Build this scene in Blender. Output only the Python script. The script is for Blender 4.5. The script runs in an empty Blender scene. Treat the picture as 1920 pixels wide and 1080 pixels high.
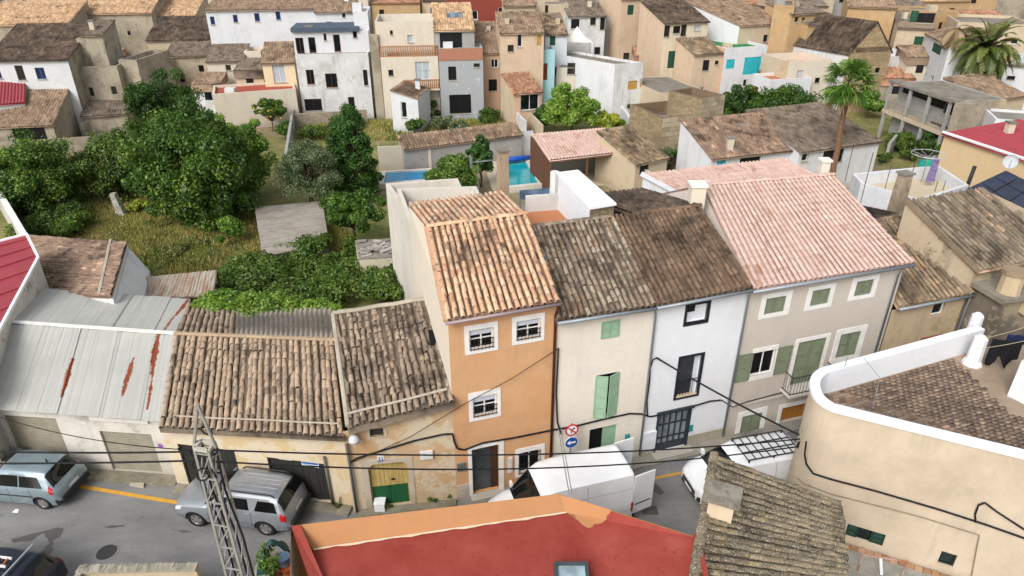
import bpy, bmesh, math, random
import numpy as np
from mathutils import Matrix, Vector
random.seed(7); rng = np.random.default_rng(7)
S = bpy.context.scene
COL = S.collection
# ---------------------------------------------------------------- camera, sky, sun, exposure
CAM_H, PITCH, FPX = 20.0, math.radians(28.3), 1300.0
cam = bpy.data.cameras.new('camera'); cam_o = bpy.data.objects.new('camera', cam); COL.objects.link(cam_o)
cam.sensor_width = 36; cam.lens = 36 * FPX / 1920; cam.clip_end = 3000; cam.clip_start = .1
cam_o.location = (0, 0, CAM_H); cam_o.rotation_euler = (math.pi / 2 - PITCH, 0, 0)
S.camera = cam_o
SUN_EL, SUN_AZ = math.radians(42), math.radians(212)      # azimuth from +Y, clockwise
w = bpy.data.worlds.new('World'); S.world = w; w.use_nodes = True
wt = w.node_tree; bg = wt.nodes['Background']
sky = wt.nodes.new('ShaderNodeTexSky'); sky.sky_type = 'NISHITA'; sky.sun_disc = False
sky.sun_elevation = SUN_EL; sky.sun_rotation = SUN_AZ; sky.air_density = 1.0; sky.dust_density = 4.0; sky.ozone_density = 1.0
hs = wt.nodes.new('ShaderNodeHueSaturation'); hs.inputs['Saturation'].default_value = .3   # thin overcast
wt.links.new(sky.outputs[0], hs.inputs['Color']); wt.links.new(hs.outputs[0], bg.inputs[0]); bg.inputs[1].default_value = .15
sun = bpy.data.lights.new('sun', 'SUN'); sun.energy = 1.2; sun.angle = math.radians(30); sun.color = (1, .985, .97)
sun_o = bpy.data.objects.new('sun', sun); COL.objects.link(sun_o)
sd = Vector((math.sin(SUN_AZ) * math.cos(SUN_EL), math.cos(SUN_AZ) * math.cos(SUN_EL), math.sin(SUN_EL)))
sun_o.rotation_euler = sd.to_track_quat('Z', 'Y').to_euler()
S.view_settings.view_transform = 'Standard'; S.view_settings.look = 'None'; S.view_settings.gamma = 1
S.view_settings.exposure = .46; S.view_settings.use_curve_mapping = False
S.cycles.max_bounces = 5; S.cycles.diffuse_bounces = 3; S.cycles.transparent_max_bounces = 6
# ---------------------------------------------------------------- measuring: a point of the place from where it is seen
CP = np.array([0, 0, CAM_H])
def ray(px, py):
    a = (px - 960) / FPX; b = -(py - 540) / FPX
    return np.array([a, math.cos(PITCH) + b * math.sin(PITCH), -math.sin(PITCH) + b * math.cos(PITCH)])
def G(px, py, z=0.0):
    d = ray(px, py); return CP + d * ((z - CAM_H) / d[2])
def V(*a): return np.array(a, float)
def unit(v): v = np.asarray(v, float); return v / (np.linalg.norm(v) + 1e-12)
# ---------------------------------------------------------------- materials
def srgb(h):
    if not isinstance(h, str): return tuple(h)
    h = h.lstrip('#'); o = []
    for i in (0, 2, 4):
        c = int(h[i:i + 2], 16) / 255; o.append(c / 12.92 if c <= .04045 else ((c + .055) / 1.055) ** 2.4)
    return tuple(o)
class NB:
    def __init__(s, name):
        s.m = bpy.data.materials.new(name); s.m.use_nodes = True; s.t = s.m.node_tree; s.t.nodes.clear()
        s.out = s.n('ShaderNodeOutputMaterial'); s.b = s.n('ShaderNodeBsdfPrincipled'); s.l(s.b.outputs[0], s.out.inputs[0])
        s.b.inputs['Roughness'].default_value = .9; s.b.inputs['Specular IOR Level'].default_value = .25; s._pos = None
    def n(s, t, **k):
        o = s.t.nodes.new(t)
        for a, v in k.items(): setattr(o, a, v)
        return o
    def l(s, a, b): s.t.links.new(a, b)
    def pos(s):
        if s._pos is None: s._pos = s.n('ShaderNodeNewGeometry').outputs['Position']
        return s._pos
    def scaled(s, v):
        m = s.n('ShaderNodeVectorMath', operation='MULTIPLY'); s.l(s.pos(), m.inputs[0]); m.inputs[1].default_value = v; return m.outputs[0]
    def noise(s, scale, detail=4, rough=.6, stretch=None, dist=0):
        o = s.n('ShaderNodeTexNoise'); o.inputs['Scale'].default_value = scale; o.inputs['Detail'].default_value = detail
        o.inputs['Roughness'].default_value = rough; o.inputs['Distortion'].default_value = dist
        s.l(s.scaled(stretch) if stretch else s.pos(), o.inputs['Vector']); return o.outputs[0]
    def rng(s, f, a, b, c=0., d=1.):
        o = s.n('ShaderNodeMapRange'); s.l(f, o.inputs[0])
        for i, v in enumerate((a, b, c, d)): o.inputs[i + 1].default_value = v
        return o.outputs[0]
    def math(s, op, a, b=0.):
        o = s.n('ShaderNodeMath', operation=op)
        for i, v in enumerate((a, b)):
            if isinstance(v, (int, float)): o.inputs[i].default_value = v
            else: s.l(v, o.inputs[i])
        return o.outputs[0]
    def mix(s, f, a, b, mode='MIX'):
        o = s.n('ShaderNodeMix', data_type='RGBA', blend_type=mode)
        for i, v in ((0, f), (6, a), (7, b)):
            if isinstance(v, (int, float)): o.inputs[i].default_value = v
            elif isinstance(v, tuple): o.inputs[i].default_value = (*v[:3], 1)
            else: s.l(v, o.inputs[i])
        return o.outputs[2]
    def ramp(s, f, stops, sat=1.):
        o = s.n('ShaderNodeValToRGB'); e = o.color_ramp.elements
        while len(e) < len(stops): e.new(.5)
        for i, (p, c) in enumerate(stops): e[i].position = p; e[i].color = (*dsat(srgb(c), sat), 1)
        s.l(f, o.inputs[0]); return o.outputs[0]
    def bump(s, f, st=.3, dist=.02):
        o = s.n('ShaderNodeBump'); o.inputs['Strength'].default_value = st; o.inputs['Distance'].default_value = dist
        s.l(f, o.inputs['Height']); s.l(o.outputs[0], s.b.inputs['Normal'])
    def color(s, c):
        if isinstance(c, tuple): s.b.inputs['Base Color'].default_value = (*c[:3], 1)
        else: s.l(c, s.b.inputs['Base Color'])
    def rnd(s):
        oi = s.n('ShaderNodeObjectInfo'); at = s.n('ShaderNodeAttribute', attribute_name='rnd')
        return s.math('FRACT', s.math('ADD', oi.outputs['Random'], at.outputs['Fac']))
_MC = {}
def memo(fn):
    def g(*a, **k):
        key = (fn.__name__, str(a), str(sorted(k.items())))
        if key not in _MC: _MC[key] = fn(*a, **k)
        return _MC[key]
    return g
def scl(c, k): return tuple(v * k for v in c)
def dsat(c, k):
    l = .3 * c[0] + .59 * c[1] + .11 * c[2]; return tuple(l + (v - l) * k for v in c)
@memo
def plaster(col, stain='#7d7466', amt=.35, streak=.5, patch=0., patchcol='#9b9184', grain=.35):
    nb = NB('plaster'); c = dsat(srgb(col), .84)
    n1 = nb.noise(.45, 6, .62); n2 = nb.noise(.9, 6, .7, (1.5, 1.5, .22), .3); n3 = nb.noise(9, 5, .7); n4 = nb.noise(.8, 10, .72, dist=.12); n5 = nb.noise(2.6, 6, .7)
    base = nb.mix(nb.rng(n1, .3, .7), scl(c, .84), scl(c, 1.06)); base = nb.mix(nb.rng(n3, .3, .7, 0, .35), base, scl(c, .8)); base = nb.mix(nb.rng(n5, .42, .68, 0, .12 + amt * .5), base, scl(dsat(c, .8), .74))
    f = nb.math('MULTIPLY', nb.rng(n1, .44, .66), amt); g = nb.math('MULTIPLY', nb.rng(n2, .5, .72), streak * amt * 1.3)
    base = nb.mix(nb.math('MAXIMUM', f, g), base, srgb(stain))
    if patch: base = nb.mix(nb.rng(n4, .62 - patch * .25, .66 - patch * .25, 0, .85), base, srgb(patchcol))
    sep = nb.n('ShaderNodeSeparateXYZ'); nb.l(nb.pos(), sep.inputs[0]); hz = nb.math('ADD', sep.outputs[2], nb.rng(n4, .3, .7, -.5, .5))
    base = nb.mix(nb.rng(hz, .1, .75, .55, 0), base, srgb(stain))
    nb.color(base); nb.bump(n3, grain, .02); nb.b.inputs['Roughness'].default_value = .93
    return nb.m
@memo
def tilemat(stops, dark='#3a322b', darkamt=.4, lichen='#b9b39c', lich=.15, bright=1., dscale=.8, spk=0.):
    nb = NB('clay_tile'); r = nb.rnd()
    c = nb.ramp(r, stops, .8)
    n1 = nb.noise(dscale, 6, .68, dist=.4); n2 = nb.noise(7, 5, .7); n3 = nb.noise(2.2, 6, .75)
    rr = nb.math('MULTIPLY', nb.math('SUBTRACT', r, .5), .16)
    c = nb.mix(nb.rng(nb.math('ADD', n1, rr), .62 - darkamt * .35, .74 - darkamt * .2, 0, .88), c, srgb(dark))
    c = nb.mix(nb.rng(n2, .5, .72, 0, .5), c, srgb(dark))
    c = nb.mix(nb.rng(n3, .68 - lich * .4, .8 - lich * .3, 0, .65), c, srgb(lichen))
    if spk:
        v1, v2 = nb.noise(26, 3, .6), nb.noise(15, 4, .7); c = nb.mix(nb.rng(v1, .56, .62, 0, spk), c, srgb('#b9b2a0')); c = nb.mix(nb.rng(v2, .56, .62, 0, spk), c, srgb('#8f7440')); c = nb.mix(nb.rng(v1, .34, .42, spk, 0), c, srgb('#3b352e'))
    if bright != 1: c = nb.mix(1., c, (bright,) * 3, 'MULTIPLY')
    nb.color(c); nb.bump(n2, .5, .02); return nb.m
@memo
def flat(col, rough=.6, metal=0., spec=.3, var=.12, vs=3.):
    nb = NB('paint'); c = srgb(col); n1 = nb.noise(vs, 5, .6)
    nb.color(nb.mix(nb.rng(n1, .3, .7), scl(c, 1 - var), scl(c, 1 + var * .5)))
    nb.b.inputs['Roughness'].default_value = rough; nb.b.inputs['Metallic'].default_value = metal; nb.b.inputs['Specular IOR Level'].default_value = spec
    return nb.m
@memo
def glass(col='#15191c', rough=.08):
    nb = NB('window_glass'); c = srgb(col); n1 = nb.noise(1.3, 3, .5)
    nb.color(nb.mix(nb.rng(n1, .35, .65), scl(c, .6), scl(c, 1.5))); nb.b.inputs['Roughness'].default_value = rough; nb.b.inputs['Specular IOR Level'].default_value = .5
    return nb.m
@memo
def wood(col, stretch=(9, 9, .6), amt=.35):
    nb = NB('wood'); c = srgb(col); n1 = nb.noise(2.5, 6, .65, stretch); n2 = nb.noise(2, 4)
    b = nb.mix(nb.rng(n1, .3, .7), scl(c, 1 - amt), scl(c, 1.15)); b = nb.mix(nb.rng(n2, .5, .7, 0, .3), b, scl(c, .5)); nb.color(b); nb.bump(n1, .3, .01)
    nb.b.inputs['Roughness'].default_value = .75; return nb.m
@memo
def concrete(col='#9c968b', dark='#5d574e', amt=.5, scale=.7, green=0.):
    nb = NB('concrete'); c = srgb(col); n1 = nb.noise(scale, 8, .68, dist=.5); n2 = nb.noise(12, 5, .7); n3 = nb.noise(.5, 5)
    b = nb.mix(nb.rng(n2, .3, .7), scl(c, .8), scl(c, 1.1)); b = nb.mix(nb.rng(n1, .42, .66, 0, amt), b, srgb(dark))
    if green: b = nb.mix(nb.rng(n3, .5, .65, 0, green), b, srgb('#6b6438'))
    nb.color(b); nb.bump(n2, .4, .02); return nb.m
@memo
def stone(col='#a8977c'):
    nb = NB('rubble'); c = srgb(col); v = nb.n('ShaderNodeTexVoronoi'); v2 = nb.n('ShaderNodeTexVoronoi', feature='DISTANCE_TO_EDGE'); sv = nb.scaled((1, 1, 1.6)); n1 = nb.noise(8, 5, .7); n2 = nb.noise(.6, 5)
    for q in (v, v2): q.inputs['Scale'].default_value = 2.6; nb.l(sv, q.inputs['Vector'])
    sepc = nb.n('ShaderNodeSeparateColor'); nb.l(v.outputs['Color'], sepc.inputs[0]); d = nb.rng(v2.outputs['Distance'], 0, .06, 1, 0)
    b = nb.mix(sepc.outputs[0], scl(c, .72), scl(c, 1.12)); b = nb.mix(nb.math('MULTIPLY', d, .6), b, scl(c, .5)); b = nb.mix(nb.rng(n1, .3, .7, 0, .4), b, scl(c, .55)); b = nb.mix(nb.rng(n2, .45, .65, 0, .5), b, scl(c, .55)); nb.color(b)
    nb.bump(nb.math('SUBTRACT', n1, d), .7, .04); return nb.m
# ---------------------------------------------------------------- mesh and object helpers
def base_of(p):
    b = np.zeros(3)
    while p is not None: b = b + np.array(p.location); p = p.parent
    return b
def tag(o, label=None, cat=None, group=None, kind=None):
    if label: o['label'] = label
    if cat: o['category'] = cat
    if group: o['group'] = group
    if kind: o['kind'] = kind
    return o
def thing(name, loc, label, cat, group=None):
    o = bpy.data.objects.new(name, None); COL.objects.link(o); o.location = tuple(map(float, loc)); o.empty_display_size = .2
    return tag(o, label, cat, group)
def link(name, me, parent=None):
    o = bpy.data.objects.new(name, me); COL.objects.link(o)
    if parent is not None: o.parent = parent
    return o
class MB:
    def __init__(s): s.v = []; s.f = []
    def add(s, vs, fs):
        k = len(s.v); s.v += [tuple(map(float, p)) for p in vs]; s.f += [tuple(i + k for i in f) for f in fs]; return s
    def quad(s, a, b, c, d): return s.add([a, b, c, d], [(0, 1, 2, 3)])
    def hexa(s, p): return s.add(p, [(3, 2, 1, 0), (4, 5, 6, 7), (0, 1, 5, 4), (1, 2, 6, 5), (2, 3, 7, 6), (3, 0, 4, 7)])
    def box(s, x0, x1, y0, y1, z0, z1):
        return s.hexa([(x0, y0, z0), (x1, y0, z0), (x1, y1, z0), (x0, y1, z0), (x0, y0, z1), (x1, y0, z1), (x1, y1, z1), (x0, y1, z1)])
    def prism(s, poly, z0, z1):
        n = len(poly); p = [(q[0], q[1], (z0 if np.isscalar(z0) else z0[i])) for i, q in enumerate(poly)] + [(q[0], q[1], (z1 if np.isscalar(z1) else z1[i])) for i, q in enumerate(poly)]
        return s.add(p, [tuple(range(n))[::-1], tuple(range(n, 2 * n))] + [(i, (i + 1) % n, n + (i + 1) % n, n + i) for i in range(n)])
    def slab(s, pts, th):           # polygon in space, thickened downwards along z
        n = len(pts); p = [tuple(q) for q in pts]; b = [(q[0], q[1], q[2] - th) for q in p]
        return s.add(p + b, [tuple(range(n)), tuple(range(n, 2 * n))[::-1]] + [(i, n + i, n + (i + 1) % n, (i + 1) % n) for i in range(n)])
    def tube(s, pts, r, n=6, cap=True):
        pts = [np.asarray(p, float) for p in pts]; rs = [r] * len(pts) if np.isscalar(r) else list(r); k = len(s.v)
        for i, p in enumerate(pts):
            t = unit((pts[min(i + 1, len(pts) - 1)] - pts[max(i - 1, 0)])); a = np.cross(t, (0, 0, 1.)); a = unit(a if np.linalg.norm(a) > .05 else np.cross(t, (1., 0, 0))); b = np.cross(t, a)
            for j in range(n):
                q = p + rs[i] * (math.cos(2 * math.pi * j / n) * a + math.sin(2 * math.pi * j / n) * b); s.v.append(tuple(q))
        for i in range(len(pts) - 1):
            for j in range(n): s.f.append((k + i * n + j, k + i * n + (j + 1) % n, k + (i + 1) * n + (j + 1) % n, k + (i + 1) * n + j))
        if cap: s.f.append(tuple(k + j for j in range(n))[::-1]); s.f.append(tuple(k + (len(pts) - 1) * n + j for j in range(n)))
        return s
    def bar(s, a, b, w, h=None, up=(0, 0, 1)):
        a, b = np.asarray(a, float), np.asarray(b, float); h = h or w; t = unit(b - a); x = np.cross(t, up); x = unit(x if np.linalg.norm(x) > .05 else np.cross(t, (1, 0, 0))); y = np.cross(x, t)
        o = [(-1, -1), (1, -1), (1, 1), (-1, 1)]
        return s.hexa([a + x * i * w / 2 + y * j * h / 2 for i, j in o] + [b + x * i * w / 2 + y * j * h / 2 for i, j in o])
    def build(s, name, mat, parent=None, smooth=False):
        me = bpy.data.meshes.new(name); b = base_of(parent)
        me.from_pydata([tuple(np.asarray(p) - b) for p in s.v], [], s.f); me.materials.append(mat)
        bm = bmesh.new(); bm.from_mesh(me); bmesh.ops.recalc_face_normals(bm, faces=bm.faces); bm.to_mesh(me); bm.free()
        if smooth:
            for p in me.polygons: p.use_smooth = True
        me.update(); return link(name, me, parent)
def npmesh(name, verts, faces, mat, parent=None, rnd=None, smooth=False):
    """fast mesh from arrays; faces (n,k)"""
    me = bpy.data.meshes.new(name); verts = np.asarray(verts, np.float32) - base_of(parent).astype(np.float32); faces = np.asarray(faces, np.int32); n, k = faces.shape
    me.vertices.add(len(verts)); me.vertices.foreach_set('co', verts.ravel()); me.loops.add(n * k); me.loops.foreach_set('vertex_index', faces.ravel())
    me.polygons.add(n); me.polygons.foreach_set('loop_start', np.arange(0, n * k, k, dtype=np.int32)); me.polygons.foreach_set('loop_total', np.full(n, k, np.int32))
    if smooth: me.polygons.foreach_set('use_smooth', np.ones(n, bool))
    if rnd is not None:
        a = me.attributes.new('rnd', 'FLOAT', 'FACE'); a.data.foreach_set('value', np.asarray(rnd, np.float32))
    me.materials.append(mat); me.update(calc_edges=True); me.validate(); return link(name, me, parent)
# ---------------------------------------------------------------- roofs of barrel tiles
def bil(q, s, t):
    eL, eR, rR, rL = q; return (eL * (1 - s) + eR * s) * (1 - t) + (rL * (1 - s) + rR * s) * t
def qnorm(q):
    n = np.cross(q[1] - q[0], q[3] - q[0]); n = unit(n); return n if n[2] > 0 else -n
def corr_roof(name, parent, q, mat, pitch=.24, row=.45, amp=.06, prof=(0, .75, 1, .75), sag=.0, thick=.09, step=0.02, seed=1):
    q = [np.asarray(p, float) for p in q]; N = qnorm(q); r = np.random.default_rng(seed)
    W = max(np.linalg.norm(q[1] - q[0]), np.linalg.norm(q[2] - q[3])); L = (np.linalg.norm(q[3] - q[0]) + np.linalg.norm(q[2] - q[1])) / 2
    nc = max(2, int(round(W / pitch))); nr = max(1, int(round(L / row))); k = len(prof); ni = nc * k + 1
    s = np.linspace(0, 1, ni); h = np.array([prof[i % k] for i in range(ni)]) * amp
    tt = []; lift = []
    for j in range(nr): tt += [j / nr, (j + 1) / nr]; lift += [step, 0]
    tt = np.array(tt); lift = np.array(lift); SS, TT = np.meshgrid(s, tt); SS = SS[..., None]; TT = TT[..., None]
    P = (q[0] * (1 - SS) + q[1] * SS) * (1 - TT) + (q[3] * (1 - SS) + q[2] * SS) * TT
    colj = r.normal(0, .006, nc + 1)[np.minimum(np.arange(ni) // k, nc)]
    P = P + N * (h[None, :, None] + (lift[:, None] * (h[None, :] > 0))[..., None] + colj[None, :, None]) - V(0, 0, 1) * (sag * (4 * TT * (1 - TT)) * (4 * SS * (1 - SS)))
    nj = len(tt); idx = np.arange(nj * ni).reshape(nj, ni)
    f = np.stack([idx[:-1, :-1], idx[:-1, 1:], idx[1:, 1:], idx[1:, :-1]], -1)
    rr = r.random((nr + 1, nc + 1)); R = rr[(np.arange(nj - 1) + 1) // 2][:, np.minimum((np.arange(ni - 1)) // k, nc)]
    verts = P.reshape(-1, 3); faces = f.reshape(-1, 4); rv = R.reshape(-1)
    nv = len(verts); dn = [p - V(0, 0, thick + sag * 1.1) for p in q]; up = [p - N * .004 for p in q]
    verts = np.vstack([verts, up, dn]); a = nv
    faces = np.vstack([faces, [[a, a + 1, a + 5, a + 4], [a + 1, a + 2, a + 6, a + 5], [a + 2, a + 3, a + 7, a + 6], [a + 3, a, a + 4, a + 7], [a + 7, a + 6, a + 5, a + 4]]]); rv = np.append(rv, [.5] * 5)
    return npmesh(name, verts, faces, mat, parent, rv)
_TM = {}
def tile_data(mat):
    if mat.name in _TM: return _TM[mat.name]
    n = 6; v = []; f = []
    for (y, ro, lz) in ((0, .5, .0), (1, .42, -.02), (0, .40, .0)):
        for i in range(n + 1):
            a = math.pi * i / n; v.append((-ro * math.cos(a), y, ro * math.sin(a) + lz))
    for i in range(n): f += [(i, i + 1, n + 2 + i, n + 1 + i), (2 * n + 2 + i, 2 * n + 3 + i, i + 1, i)]
    me = bpy.data.meshes.new('tile'); me.from_pydata(v, [], f); me.materials.append(mat)
    for p in me.polygons: p.use_smooth = p.index % 2 == 0
    me.update(); _TM[mat.name] = (me, np.array(v), np.array(f)); return _TM[mat.name]
def tile_mats(q, nc, nr, w, h, jit=1., skip=None, sag=0., seed=3, over=1.14):
    q = [np.asarray(p, float) for p in q]; N = qnorm(q); r = np.random.default_rng(seed); out = []
    wander = np.cumsum(r.normal(0, .006 * jit, (nr, nc)), 0)
    for j in range(nr):
        for i in range(nc):
            s = (i + .5) / nc; t = j / nr
            if skip and skip(s, t): continue
            p = bil(q, s, t); p2 = bil(q, s, (j + 1) / nr); y = p2 - p; L = np.linalg.norm(y); y /= L
            x = unit(np.cross(y, N)); y = unit(y + x * r.normal(0, .02 * jit)); x = unit(np.cross(y, N)); 
            z = unit(np.cross(x, y) + x * r.normal(0, .03 * jit)); z = unit(np.cross(x, y))
            p = p + x * (wander[j, i] + r.normal(0, .006 * jit)) + N * (.012 + r.normal(0, .004 * jit)) + y * r.normal(0, .02 * jit) - V(0, 0, sag * 4 * s * (1 - s) * 4 * t * (1 - t))
            y = unit(y - N * .06)                       # each tile tips a little so its foot lies on the one below
            k = 1 + r.normal(0, .03 * jit); M = np.eye(4); M[:3, 0] = x * w * k; M[:3, 1] = y * L * over; M[:3, 2] = z * h * 2 * k; M[:3, 3] = p + N * .045
            out.append(M)
    return out
def lay_tiles(parent, mats, mat, name='tile', limit=300):
    me, v, f = tile_data(mat); b = base_of(parent)
    mats = sorted(mats, key=lambda M: np.linalg.norm(M[:3, 3] - CP)); near, rest = mats[:limit], mats[limit:]
    for M in near:
        o = link(name, me, parent); K = M.copy(); K[:3, 3] -= b; o.matrix_local = Matrix(K.tolist())
    if rest:
        A = np.array(rest); vv = np.einsum('nij,kj->nki', A[:, :3, :3], v) + A[:, None, :3, 3]; n = len(v)
        ff = (f[None] + (np.arange(len(rest)) * n)[:, None, None]).reshape(-1, 4); rv = np.repeat(np.random.default_rng(5).random(len(rest)), len(f))
        o = npmesh('tiles_beyond', vv.reshape(-1, 3), ff, mat, parent, rv); o['kind'] = 'stuff'
def near_roof(parent, q, mat, pitch=.24, row=.38, deckmat=None, h=.08, jit=1., skip=None, sag=0., seed=3, wide=.74, thick=.12, limit=300):
    q = [np.asarray(p, float) for p in q]
    W = (np.linalg.norm(q[1] - q[0]) + np.linalg.norm(q[2] - q[3])) / 2; L = (np.linalg.norm(q[3] - q[0]) + np.linalg.norm(q[2] - q[1])) / 2
    nc, nr = int(round(W / pitch)), int(round(L / row))
    d = corr_roof('roof', parent, q, deckmat or mat, pitch=W / nc, row=row, amp=-.05, prof=(0, -.1, .35, 1, .35, -.1), sag=sag, thick=thick, seed=seed) if False else \
        corr_roof('roof', parent, q, deckmat or mat, pitch=W / nc, row=row, amp=.03, prof=(-1, .3, 1, .3), sag=sag, thick=thick, seed=seed, step=.01)
    lay_tiles(d, tile_mats(q, nc, nr, pitch * wide, h, jit, skip, sag, seed), mat, limit=limit)
    return d
def ridge(parent, a, b, mat, w=.3, h=.09, L=.42, name='ridge_tile'):
    a, b = np.asarray(a, float), np.asarray(b, float); n = max(1, int(round(np.linalg.norm(b - a) / L))); y = unit(b - a); x = unit(np.cross(y, (0, 0, 1))); z = np.cross(x, y); me, v, f = tile_data(mat); bb = base_of(parent); st = np.linalg.norm(b - a) / n
    for i in range(n):
        M = np.eye(4); M[:3, 0] = x * w; M[:3, 1] = y * st * 1.1; M[:3, 2] = z * h * 2 * random.uniform(.92, 1.08); M[:3, 3] = a + (b - a) * i / n + z * .01 * (i % 2) - bb
        o = link(name, me, parent); o.matrix_local = Matrix(M.tolist())
# ---------------------------------------------------------------- facades with real openings
class Fac:
    def __init__(s, A, B):
        s.A = np.asarray(A, float).copy(); s.A[2] = 0; B = np.asarray(B, float).copy(); B[2] = 0
        s.L = np.linalg.norm(B - s.A); s.u = (B - s.A) / s.L; s.n = np.array([s.u[1], -s.u[0], 0]); s.holes = []
        if np.dot(s.n, CP - s.A) < 0 and False: s.n = -s.n
    def uz(s, px, py):
        d = ray(px, py); t = np.dot(s.A - CP, s.n) / np.dot(d, s.n); p = CP + d * t; return float(np.dot(p - s.A, s.u)), float(p[2])
    def P(s, u, z, o=0.): return s.A + s.u * u + s.n * o + V(0, 0, z)
    def R(s, x0, y0, x1, y1):
        a, b = s.uz(x0, y0), s.uz(x1, y1); return (min(a[0], b[0]), max(a[0], b[0]), min(a[1], b[1]), max(a[1], b[1]))
    def box(s, mb, u0, u1, z0, z1, o0, o1):
        mb.hexa([s.P(u0, z0, o1), s.P(u1, z0, o1), s.P(u1, z0, o0), s.P(u0, z0, o0), s.P(u0, z1, o1), s.P(u1, z1, o1), s.P(u1, z1, o0), s.P(u0, z1, o0)]); return mb
    def frame(s, mb, R, w, o0, o1, bottom=True):
        u0, u1, z0, z1 = R
        s.box(mb, u0, u0 + w, z0, z1, o0, o1); s.box(mb, u1 - w, u1, z0, z1, o0, o1); s.box(mb, u0 + w, u1 - w, z1 - w, z1, o0, o1)
        if bottom: s.box(mb, u0 + w, u1 - w, z0, z0 + w, o0, o1)
        return mb
    def ring(s, mb, O, I, o0, o1):
        if O[0] < I[0]: s.box(mb, O[0], I[0], O[2], O[3], o0, o1)
        if I[1] < O[1]: s.box(mb, I[1], O[1], O[2], O[3], o0, o1)
        if I[3] < O[3]: s.box(mb, I[0], I[1], I[3], O[3], o0, o1)
        if O[2] < I[2]: s.box(mb, I[0], I[1], O[2], I[2], o0, o1)
        return mb
    def wall(s, mb, u0, u1, z0, ztL, ztR=None, depth=.22):
        ztR = ztL if ztR is None else ztR; H = [h for h in s.holes if h[1] > u0 + .02 and h[0] < u1 - .02]
        H = [(max(a, u0 + .01), min(b, u1 - .01), max(c, z0), min(d, min(ztL, ztR) - .02)) for a, b, c, d in H]
        us = sorted({u0, u1, *[h[0] for h in H], *[h[1] for h in H]}); zs = sorted({z0, *[h[2] for h in H], *[h[3] for h in H]}) + [None]
        top = lambda u: ztL + (ztR - ztL) * (u - u0) / (u1 - u0)
        for i in range(len(us) - 1):
            for j in range(len(zs) - 1):
                a, b, c, d = us[i], us[i + 1], zs[j], zs[j + 1]; um = (a + b) / 2; zm = (c + (d if d is not None else top(um))) / 2
                if any(h[0] < um < h[1] and h[2] < zm < h[3] for h in H): continue
                mb.quad(s.P(a, c), s.P(b, c), s.P(b, top(b) if d is None else d), s.P(a, top(a) if d is None else d))
        for a, b, c, d in H:
            mb.quad(s.P(a, c), s.P(a, d), s.P(a, d, -depth), s.P(a, c, -depth)); mb.quad(s.P(b, c), s.P(b, d), s.P(b, d, -depth), s.P(b, c, -depth))
            mb.quad(s.P(a, d), s.P(b, d), s.P(b, d, -depth), s.P(a, d, -depth)); mb.quad(s.P(a, c), s.P(b, c), s.P(b, c, -depth), s.P(a, c, -depth))
            mb.quad(s.P(a, c, -depth - .001), s.P(b, c, -depth - .001), s.P(b, d, -depth - .001), s.P(a, d, -depth - .001))
        return mb
def window(fac, par, R, mat, pane=None, nx=2, nz=1, fw=.06, rec=.1, hole=True, name='window', low=.0):
    """framed glazing set back in its opening: window > pane"""
    if hole: fac.holes.append(R)
    mb = MB(); fac.frame(mb, R, fw, -rec - .04, -rec + .03); u0, u1, z0, z1 = R
    for i in range(1, nx): u = u0 + (u1 - u0) * i / nx; fac.box(mb, u - fw * .4, u + fw * .4, z0 + fw, z1 - fw, -rec - .03, -rec + .02)
    for i in range(1, nz): z = z0 + (z1 - z0) * i / nz; fac.box(mb, u0 + fw, u1 - fw, z - fw * .3, z + fw * .3, -rec - .028, -rec + .018)
    o = mb.build(name, mat, par)
    fac.box(MB(), u0 + fw * .5, u1 - fw * .5, z0 + fw * .5, z1 - fw * .5, -rec - .02, -rec - .005).build('pane', pane or glass(), o)
    return o
def shutter_leaf(fac, par, R, mat, o=.0, slats=True, name='shutter', panels=2):
    u0, u1, z0, z1 = R; mb = MB(); w = min(.07, (u1 - u0) * .16); fac.frame(mb, R, w, o, o + .04)
    for k in range(1, panels): z = z0 + (z1 - z0) * k / panels; fac.box(mb, u0 + w, u1 - w, z - w / 2, z + w / 2, o + .001, o + .039)
    n = int((z1 - z0) / .07)
    for i in range(n):
        z = z0 + w + (z1 - z0 - 2 * w) * i / n; d = (z1 - z0 - 2 * w) / n
        mb.quad(fac.P(u0 + w, z, o + .033), fac.P(u1 - w, z, o + .033), fac.P(u1 - w, z + d * .98, o + .012), fac.P(u0 + w, z + d * .98, o + .012))
    return mb.build(name, mat, par)
def shutters(fac, par, R, mat, rec=.06, n=2, panels=2):
    fac.holes.append(R); u0, u1, z0, z1 = R; f = MB(); fac.frame(f, (u0, u1, z0, z1), .035, -rec - .05, -rec + .05); o = f.build('window', mat, par)
    for i in range(n):
        a = u0 + .036 + (u1 - u0 - .072) * i / n; b = u0 + .036 + (u1 - u0 - .072) * (i + 1) / n
        shutter_leaf(fac, o, (a + .004, b - .004, z0 + .036, z1 - .036), mat, -rec, panels=panels)
    return o
def surround(fac, par, O, I, mat, proud=.025, name='surround'):
    return fac.ring(MB(), O, I, -.02, proud).build(name, mat, par)
WHITE = lambda: plaster('#e9e8e6', '#a9a49b', .12, .6)
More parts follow.
